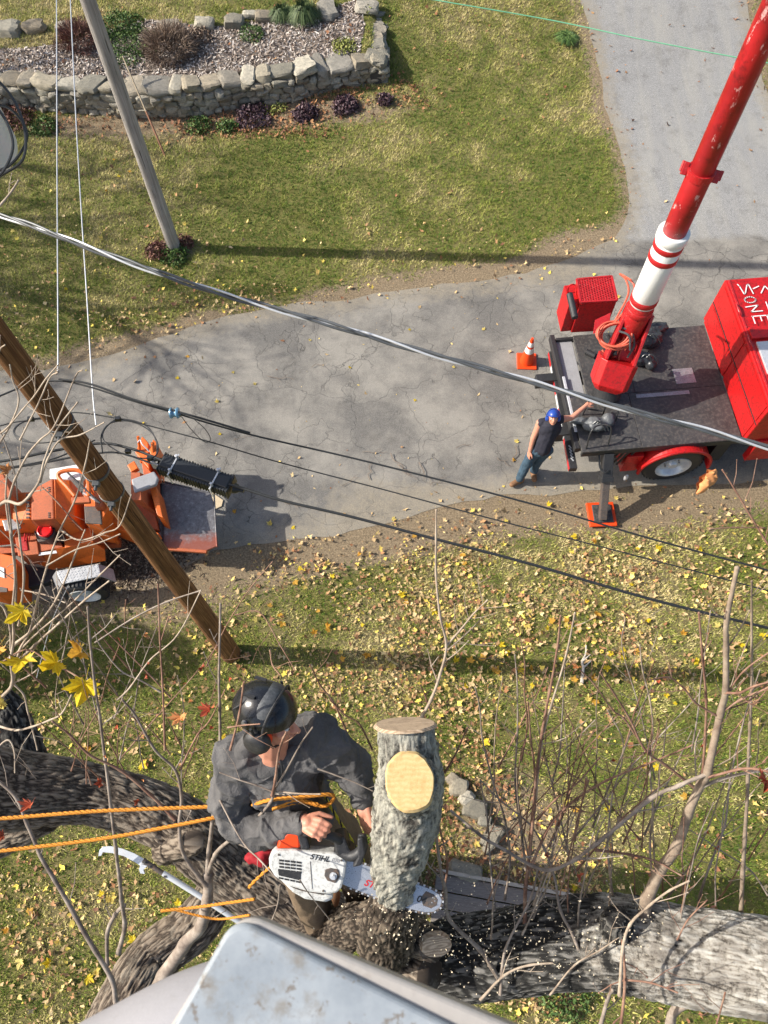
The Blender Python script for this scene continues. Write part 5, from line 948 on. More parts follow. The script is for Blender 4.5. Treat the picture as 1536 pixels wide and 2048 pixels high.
MB().hull2([P(60, 1100, .90), P(183, 1055, .95), P(214, 1092, .70), P(105, 1135, .62)] if False else [P(70, 1104, .9), P(130, 1096, .96), P(186, 1084, .96), P(210, 1100, .78), P(212, 1122, .55), P(104, 1140, .50), P(62, 1122, .6)], [P(70, 1100, .45)+V3(0, .3, 0), P(130, 1090, .45)+V3(0, .25, 0), P(184, 1080, .45)+V3(0, .2, 0), P(206, 1090, .45)+V3(0, .1, 0), P(208, 1114, .36), P(104, 1132, .36), P(62, 1116, .4)]).build('fuel_tank', M['orange'], ch, bevel=.01)
MB().hull2([P(183, 1054, .97), P(200, 1066, .86), P(214, 1090, .70), P(186, 1084, .96)], [P(183, 1054, .4), P(200, 1066, .4), P(214, 1090, .4), P(186, 1084, .4)]).build('fuel_tank_end', M['orangedull'], ch, bevel=.006)
cp([(-80, 1088), (26, 1112), (34, 1130), (33, 1180), (-10, 1186), (-80, 1170)], .92, .35, 'tongue_box', 'orange'); cp([(-4, 1132), (8, 1136), (9, 1156), (-3, 1152)], .935, .92, 'white_decal', 'whitetape', 0); cp([(-8, 1172), (14, 1176), (14, 1184), (-8, 1184)], .93, .92, 'dark_slot', 'rust', 0)
cp([(36, 1125), (110, 1140), (110, 1160), (40, 1180)], .5, .35, 'chassis_frame', 'black')
MB().bar(P(-200, 1120, .5), P(240, 1085, .5), .12, .14).build('chassis_rail', M['orangedull'], ch)
# fender and wheel
fp = [P(112, 1142, .80), P(196, 1127, .80), P(202, 1152, .80), P(124, 1168, .80)]; MB().poly(fp, (0, 0, -.03)).build('fender', M['silvertread'], ch, bevel=.004)
MB().hull2([fp[1], fp[2], fp[2]+V3(.17, -.02, -.22), fp[1]+V3(.17, -.02, -.22)], [p+V3(-.01, 0, -.03) for p in (fp[1], fp[2], fp[2]+V3(.17, -.02, -.22), fp[1]+V3(.17, -.02, -.22))]).build('fender_end', M['silvertread'], ch)
MB().hull2([fp[0], fp[3], fp[3]+V3(-.15, -.02, -.22), fp[0]+V3(-.15, -.02, -.22)], [p+V3(.01, 0, -.03) for p in (fp[0], fp[3], fp[3]+V3(-.15, -.02, -.22), fp[0]+V3(-.15, -.02, -.22))]).build('fender_end', M['silvertread'], ch)
for i in range(13):
    for j in range(5):
        a = (i+.5)/13; b = (j+.5)/5; c = (fp[0]*(1-a)+fp[1]*a)*(1-b)+(fp[3]*(1-a)+fp[2]*a)*b; dd = unit(V3(1, 1 if (i+j) % 2 else -1, 0)); MB().box(c+V3(0, 0, .003), (.036, .008, .006), [dd, np.cross((0, 0, 1), dd), V3(0, 0, 1)]).build('tread_bar', M['silvertread'], ch)
wcn = P(171, 1181, .37); wheel(wcn+V3(0, .02, 0), unit(V3(.05, -1, 0)), .36, .22, .235, ch, 'rim'); wheel(wcn+V3(0, 1.55, 0), unit(V3(.05, -1, 0)), .36, .22, .235, ch, 'rim')
# splinters under it
k = 5200; bx = P(262, 1112); X = rng.normal(bx[0], .42, k); Y = rng.normal(bx[1]-.02, .26, k); an = rng.uniform(0, 6.28, k); L = rng.uniform(.012, .05, k); Wd = rng.uniform(.004, .011, k); hp = .16*np.exp(-(((X-bx[0])/.4)**2+((Y-bx[1])/.24)**2))
c0 = np.stack([X, Y, hp+.012+rng.uniform(0, .015, k)], -1); ca, sa = np.cos(an), np.sin(an); ex = np.stack([ca, sa, rng.normal(0, .4, k)], -1)*L[:, None]; ey = np.stack([-sa, ca, rng.normal(0, .4, k)], -1)*Wd[:, None]
V = np.stack([c0-ex-ey, c0+ex-ey, c0+ex+ey, c0-ex+ey], 1).reshape(-1, 3); M['chipd'] = tonemat('dark_wood_chip', [(0, (.05, .035, .025, 1)), (.6, (.16, .12, .085, 1)), (1, (.42, .34, .25, 1))], .9)
tag(fast('wood_chips', V, np.arange(len(V)).reshape(-1, 4), M['chipd'], None, {'tone': np.repeat(rng.random(k)**1.4, 4)}), 'heap of dark shredded bark and twigs under the chipper infeed', 'wood chips', kind='stuff')
pw = MB().pxprism([(424, 985), (446, 1000), (443, 1012), (430, 1018), (424, 1010)], .03, .012).build('plywood_scrap', M['sap'], None); tag(pw, 'pale plywood scrap on the asphalt beside the infeed tray', 'board')
# ================================================================== TREE WITH CLIMBER
def barkmat(name, dark, mid, light, lich, lf=(.5, .68), speck=0, us=4.0):
    n = N(name); u = n.attr('bu'); v = n.attr('bv'); cmb = n.n('ShaderNodeCombineXYZ'); n.l(u, cmb.inputs[0]); n.l(v, cmb.inputs[1])
    def tn(sx, sy_, det=6, r=.7):
        mp = n.n('ShaderNodeMapping'); mp.inputs['Scale'].default_value = (sx, sy_, 1); n.l(cmb.outputs[0], mp.inputs[0]); t = n.n('ShaderNodeTexNoise'); t.inputs['Scale'].default_value = 1; t.inputs['Detail'].default_value = det; t.inputs['Roughness'].default_value = r; n.l(mp.outputs[0], t.inputs['Vector']); return t.outputs['Fac']
    rd_ = n.attr('ridge'); col = n.ramp(n.math('ADD', rd_, n.math('MULTIPLY', n.math('SUBTRACT', tn(22, 90), .5), .5)), [(.2, dark), (.5, mid), (.85, light)])
    l_ = n.math('ADD', n.noise(7, 8, .8), n.math('MULTIPLY', n.math('SUBTRACT', n.noise(60, 4, .8), .5), .25)); col = n.mix(n.ramp(l_, [(lf[0], BLK), (lf[1], (.95, .95, .95, 1))]), col, n.mix(n.ramp(n.noise(90, 5, .8), [(.35, BLK), (.65, (1, 1, 1, 1))]), dull(lich, .5), lich))
    n.bump(n.math('ADD', n.noise(140, 5, .8), tn(30, 120)), .8, .006); return n.out(col, .9, 0, .2)
M['barkbrown'] = barkmat('furrowed_brown_bark', (.06, .046, .036, 1), (.17, .133, .10, 1), (.28, .228, .175, 1), (.36, .32, .26, 1), (.52, .74))
M['barklich'] = barkmat('lichened_bark', (.040, .036, .032, 1), (.20, .185, .155, 1), (.42, .40, .33, 1), (.46, .45, .385, 1), (.40, .58))
M['barkmoss'] = barkmat('brown_bark_with_moss', (.022, .017, .013, 1), (.075, .057, .044, 1), (.17, .135, .10, 1), (.28, .25, .20, 1), (.56, .74))
M['barkpale'] = barkmat('bleached_bark', (.05, .045, .042, 1), (.30, .27, .235, 1), (.58, .54, .47, 1), (.72, .69, .62, 1), (.46, .60))
M['barkdark'] = barkmat('dark_mossy_bark', (.015, .014, .014, 1), (.055, .052, .048, 1), (.15, .14, .125, 1), (.28, .27, .24, 1), (.58, .72))
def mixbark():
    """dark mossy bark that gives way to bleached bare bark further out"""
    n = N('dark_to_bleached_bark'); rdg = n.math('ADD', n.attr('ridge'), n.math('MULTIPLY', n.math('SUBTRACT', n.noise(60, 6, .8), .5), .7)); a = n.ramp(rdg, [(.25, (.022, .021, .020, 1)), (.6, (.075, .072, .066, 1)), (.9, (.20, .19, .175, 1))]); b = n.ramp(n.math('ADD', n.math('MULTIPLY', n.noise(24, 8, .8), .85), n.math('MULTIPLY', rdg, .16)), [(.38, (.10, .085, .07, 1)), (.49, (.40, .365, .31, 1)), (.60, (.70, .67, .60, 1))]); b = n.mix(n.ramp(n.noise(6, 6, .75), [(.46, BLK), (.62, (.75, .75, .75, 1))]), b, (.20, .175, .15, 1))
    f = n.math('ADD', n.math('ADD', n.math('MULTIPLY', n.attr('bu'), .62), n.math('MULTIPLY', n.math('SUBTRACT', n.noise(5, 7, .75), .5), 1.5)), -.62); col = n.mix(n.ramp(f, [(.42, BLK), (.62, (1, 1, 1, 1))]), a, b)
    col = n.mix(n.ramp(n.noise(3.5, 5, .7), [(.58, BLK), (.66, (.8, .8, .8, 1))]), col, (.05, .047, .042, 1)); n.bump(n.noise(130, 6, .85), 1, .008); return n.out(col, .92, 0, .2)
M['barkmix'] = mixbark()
tree = thing('maple_tree', 'old pruned maple with furrowed limbs holding the climber and the half cut stem', 'tree', V3(0.1, -.3, 0))
def limb(name, ctl, mat, amp=.012, seed=0, n_=110, step=.016, lump=.05, parent=tree, caps=True, freq=13.0, iso=0.0):
    """ctl: (px, py, depth, radius in metres)"""
    C_ = np.array([list(D(*c[:3]))+[c[3]] for c in ctl]); w = cr(C_, 10); seg = np.linalg.norm(np.diff(w[:, :3], axis=0), axis=1); s = np.concatenate([[0], np.cumsum(seg)]); m_ = max(8, int(s[-1]/step)); ss = np.linspace(0, s[-1], m_); w = np.stack([np.interp(ss, s, w[:, i]) for i in range(4)], -1)
    t = unit3(np.gradient(w[:, :3], axis=0)); u = unit(np.cross(t[0], (0.1, .2, 1))); an = np.linspace(0, 2*np.pi, n_, endpoint=False); V = []; RG = []; BU = []; BV = []
    for i in range(m_):
        u = unit(u-np.dot(u, t[i])*t[i]); v = np.cross(t[i], u); r = w[i, 3]; ca, sa = np.cos(an), np.sin(an); kf = r*40
        cx_, cy_ = ca*kf*1.35, sa*kf*1.35; sw = (fbm(ca*1.3+ss[i]*.5, sa*1.3, ss[i]*2.2, seed+9, 3)-.5)*6.0
        rg = 1-np.abs(2*fbm(cx_+sw, cy_+sw, ss[i]*freq, seed, 3)-1)*2.2; rg = np.clip(rg, 0, 1); rg2 = fbm(ca*r*150, sa*r*150, ss[i]*40, seed+4, 2)
        rr = r*(1+lump*2*(fbm(ca*1.2, sa*1.2, ss[i]*2.0, seed+7, 2)-.5))-amp*rg+amp*.5*(rg2-.5)+iso*(fbm((w[i, 0]+r*ca)*38, (w[i, 1]+r*sa)*38, ss[i]*38+sa*9, seed+2, 3)-.5)
        V.append(w[i, :3]+rr[:, None]*(ca[:, None]*u+sa[:, None]*v)); RG.append(np.clip(1-rg+.25*(rg2-.5), 0, 1)); BU.append(0*an+ss[i]); BV.append(np.abs((an/np.pi) % 2-1)*r*3)
    F = [(i*n_+j, i*n_+(j+1) % n_, (i+1)*n_+(j+1) % n_, (i+1)*n_+j) for i in range(m_-1) for j in range(n_)]+([tuple(range(n_))[::-1], tuple((m_-1)*n_+j for j in range(n_))] if caps else [])
    mb = MB(); mb.add(np.vstack(V), F); mb.at = {'ridge': np.concatenate(RG), 'bu': np.concatenate(BU), 'bv': np.concatenate(BV)}
    o = mb.build(name, M[mat], parent, True, 180); return o, w, t
# big limb to the right, pale in sun, dark and mossy inside
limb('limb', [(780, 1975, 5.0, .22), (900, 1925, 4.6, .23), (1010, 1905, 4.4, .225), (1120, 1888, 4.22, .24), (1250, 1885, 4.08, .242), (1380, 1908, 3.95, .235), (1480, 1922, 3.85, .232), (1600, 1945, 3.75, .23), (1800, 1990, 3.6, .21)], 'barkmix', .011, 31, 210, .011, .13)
# left limbs
limb('limb', [(660, 1860, 5.2, .26), (560, 1800, 5.2, .22), (470, 1740, 5.2, .215), (390, 1675, 5.15, .215), (300, 1622, 5.15, .20), (190, 1590, 5.1, .195), (100, 1582, 5.0, .225), (10, 1580, 4.9, .265), (-140, 1570, 4.7, .30)], 'barkbrown', .016, 41, 230, .012, .10)
limb('limb', [(500, 1720, 5.4, .16), (445, 1775, 5.3, .15), (390, 1850, 5.25, .165), (320, 1905, 5.2, .175), (280, 1960, 5.1, .19), (240, 2060, 5.0, .23), (200, 2200, 4.9, .24)], 'barkbrown', .014, 47, 170, .011, .08)
limb('limb', [(90, 1620, 5.2, .16), (20, 1655, 5.3, .17), (-120, 1710, 5.4, .19)], 'barkbrown', .018, 53, 110, .02, .08)
limb('limb', [(60, 1560, 5.3, .16), (30, 1490, 5.4, .17), (10, 1430, 5.5, .15), (-10, 1395, 5.5, .12)], 'barkdark', .02, 57, 100, .02, .16)
limb('branch_stub', [(330, 1700, 5.1, .10), (385, 1683, 4.85, .085), (388, 1680, 4.80, .07)], 'barkbrown', .008, 58, 50, .02)
# main stem below the cut, running down to the ground
limb('trunk', [(800, 1785, 3.42, .115), (786, 1818, 3.6, .128), (780, 1850, 3.9, .15), (775, 1870, 4.5, .20), (770, 1800, 6.5, .33), (778, 1770, 9.5, .38), (782, 1757, 12.6, .48)], 'barkmoss', .014, 61, 130, .03, .12)
# stem being cut, leaning out and up
SB = D(792, 1770, 3.36); limb('stem', [(790, 1778, 3.37, .100), (788, 1752, 3.32, .104), (800, 1700, 3.24, .124), (814, 1640, 3.15, .140), (820, 1575, 3.08, .138), (818, 1525, 3.04, .124), (812, 1480, 3.02, .114), (811, 1452, 3.022, .112)], 'barklich', .003, 67, 190, .0055, .12, iso=.022)
def woodcut(name):
    n = N(name); return n
n = N('fresh_cut_wood'); w = n.n('ShaderNodeTexWave', wave_type='RINGS'); w.wave_type = 'BANDS'; w.bands_direction = 'Y'; w.inputs['Scale'].default_value = 16; w.inputs['Distortion'].default_value = 7; w.inputs['Detail'].default_value = 3; n.l(n.tc.outputs['Object'], w.inputs['Vector'])
M['fresh'] = n.out(n.mix(n.ramp(n.noise(30, 7, .85), [(.45, BLK), (.70, (.8, .8, .8, 1))]), n.ramp(w.outputs['Fac'], [(0, (.60, .42, .18, 1)), (1, (.66, .48, .23, 1))]), (.45, .24, .07, 1)), .7); n.bump(n.noise(90, 3, .6, stretch=(1, 6, 1)), .5, .003)
n = N('old_cut_wood'); w = n.n('ShaderNodeTexWave', wave_type='RINGS'); w.inputs['Scale'].default_value = 22; w.inputs['Distortion'].default_value = 5; n.l(n.tc.outputs['Object'], w.inputs['Vector']); M['oldcut'] = n.out(n.mix(n.ramp(n.noise(20, 5, .8), [(.45, BLK), (.75, (.7, .7, .7, 1))]), n.ramp(w.outputs['Fac'], [(0, (.36, .25, .16, 1)), (1, (.62, .47, .32, 1))]), (.18, .12, .08, 1)), .8)
def disc(name, c, nrm, r, mat, depth=.05, asp=1.0, seed=1, up=(0, 1, 0.01)):
    """sawn face with its bark collar"""
    nrm = unit(nrm); u = unit(np.cross(nrm, up)); v = np.cross(nrm, u); an = np.linspace(0, 2*np.pi, 60, endpoint=False); rr = r*(1+.07*(fbm(np.cos(an)*1.5, np.sin(an)*1.5, seed)-.5)*2+.03*(vn(an*4, seed)-.5)); ring_ = c+nrm*.004+rr[:, None]*(np.cos(an)[:, None]*u+np.sin(an)[:, None]*v*asp); base_ = ring_*.0+c-nrm*depth+rr[:, None]*1.1*(np.cos(an)[:, None]*u+np.sin(an)[:, None]*v*asp)
    mb = MB(); mb.add(np.vstack([base_, ring_]), [tuple(range(60, 120))]+[(i, (i+1) % 60, (i+1) % 60+60, i+60) for i in range(60)]); o = mb.build(name, M[mat], None, False)
    # keep the grain centred on the face
    for v_ in o.data.vertices: v_.co = v_.co-Vector(c)
    o.parent = tree; o.location = c-ROOT[tree.name]; o.rotation_euler = (0, 0, 0); return o
upi0 = RC @ V3(0, 1, 0); fc_ = D(820, 1562, 2.858); fn = unit(BACK*1.0+V3(.02, -.32, .0)); fn = unit(CP-fc_+upi0*.12); disc('sawn_face', fc_, fn, .088, 'fresh', .010, 1.16, 3)
limb('limb_knot', [(1235, 1870, 4.10, .12), (1232, 1845, 3.90, .085), (1230, 1832, 3.83, .055)], 'barkdark', .012, 91, 80, .01, .2)
limb('limb', [(785, 1835, 3.85, .10), (735, 1842, 4.1, .10), (690, 1860, 4.5, .13), (620, 1900, 5.0, .18)], 'barkmoss', .012, 93, 100, .015, .15)
limb('side_stem', [(782, 1790, 3.40, .085), (772, 1740, 3.33, .075), (766, 1700, 3.27, .055), (768, 1670, 3.22, .03)], 'barkbrown', .008, 83, 90, .008, .12)
limb('branch_collar', [(822, 1575, 3.05, .128), (821, 1566, 2.97, .122), (820, 1562, 2.862, .106)], 'barklich', .010, 71, 120, .006, .05)
tc_ = D(811, 1449, 3.02); tdir = unit(D(811, 1452, 3.022)-D(812, 1480, 3.02)); disc('old_sawn_top', tc_, tdir, .113, 'oldcut', .006, 1.0, 6, (0, .1, 1)); 
s0 = D(868, 1893, 3.95); limb('branch_stub', [(780, 1850, 4.25, .11), (835, 1875, 4.1, .098), (866, 1890, 3.97, .086)], 'barkbrown', .006, 73, 80, .01, .04); disc('old_sawn_face', D(873, 1892, 3.93), unit(BACK+V3(.25, -.1, 0)), .080, 'oldcut', .03, .72, 9)
limb('branch_stub', [(760, 1905, 4.4, .10), (830, 1935, 4.2, .10), (860, 1950, 4.1, .095)], 'barkbrown', .008, 75, 70, .012, .05)
# ------------------------------------------------------------------ twigs
def twigmat(name, a, b, c):
    n = N(name); k_ = n.noise(9, 5, .7); return n.out(n.ramp(k_, [(.3, a), (.5, b), (.7, c)]), .75, 0, .3)
M['twigtan'] = twigmat('tan_twig_bark', (.14, .10, .075, 1), (.27, .205, .15, 1), (.40, .32, .24, 1)); M['twigpale'] = twigmat('pale_twig_bark', (.19, .14, .105, 1), (.38, .30, .225, 1), (.54, .45, .35, 1)); M['twigbrown'] = twigmat('reddish_twig_bark', (.10, .05, .035, 1), (.24, .13, .09, 1), (.40, .26, .18, 1)); M['twiggrey'] = twigmat('grey_twig_bark', (.12, .09, .075, 1), (.26, .21, .17, 1), (.42, .36, .30, 1))
NTW = [0]
def twig(pts, d0, d1, r0, r1, mat='twigpale', nm='branch', subs=0, parent=tree):
    """pts in the picture from base to tip; depth runs d0..d1; r in pixels there"""
    k_ = len(pts); NTW[0] += 1; rr = random.Random(NTW[0]*17)
    ds = [d0+(d1-d0)*i/(k_-1) for i in range(k_)]; A_ = np.array([list(D(x, y, d))+[(r0+(r1-r0)*(i/(k_-1))**.8)*d/FP*(.31 if r0 < 20 else .44)] for i, ((x, y), d) in enumerate(zip(pts, ds))]); w = cr(A_, 7)
    rad = w[:, 3].copy(); kn = np.array([1+.28*math.exp(-((i % 7)/1.0)**2)*(1 if r0 < 16 else .5) for i in range(len(w))]); w[:, :3] += (np.array([[vn(i*.2, q, NTW[0]) for q in range(3)] for i in range(len(w))])-.5)*rad[:, None]*.5
    mb = MB().tube(w[:, :3], rad*kn, 8 if r0 < 14 else 14); mb.ell(w[-1, :3], rad[-1]*1.3, None, 6, 5)
    for q in range(subs):
        i = rr.randrange(len(w)//4, len(w)-2); t = unit(w[i+1, :3]-w[i, :3]); s_ = unit(np.cross(t, BACK))*rr.choice((-1, 1)); L = rr.uniform(.06, .24)*d0/4; p0 = w[i, :3]; dd = unit(t*rr.uniform(.5, 1.1)+s_*rr.uniform(.5, 1)+np.array([rr.uniform(-.3, .3) for _ in range(3)]))
        p1 = p0+dd*L*.5; p2 = p1+unit(dd+t*.35)*L*.5; rs = min(rad[i]*.5, .0035); mb.tube([p0, p1, p2], [rs, rs*.8, rs*.5], 5)
        if rr.random() < .6: mb.tube([p1, p1+unit(dd-s_*.9)*L*.35], [rs*.7, rs*.4], 5)
        for e_ in (p1, p2): mb.ell(e_, rs*1.5, None, 5, 4)
    return mb.build(nm, M[mat], parent, True, 60)
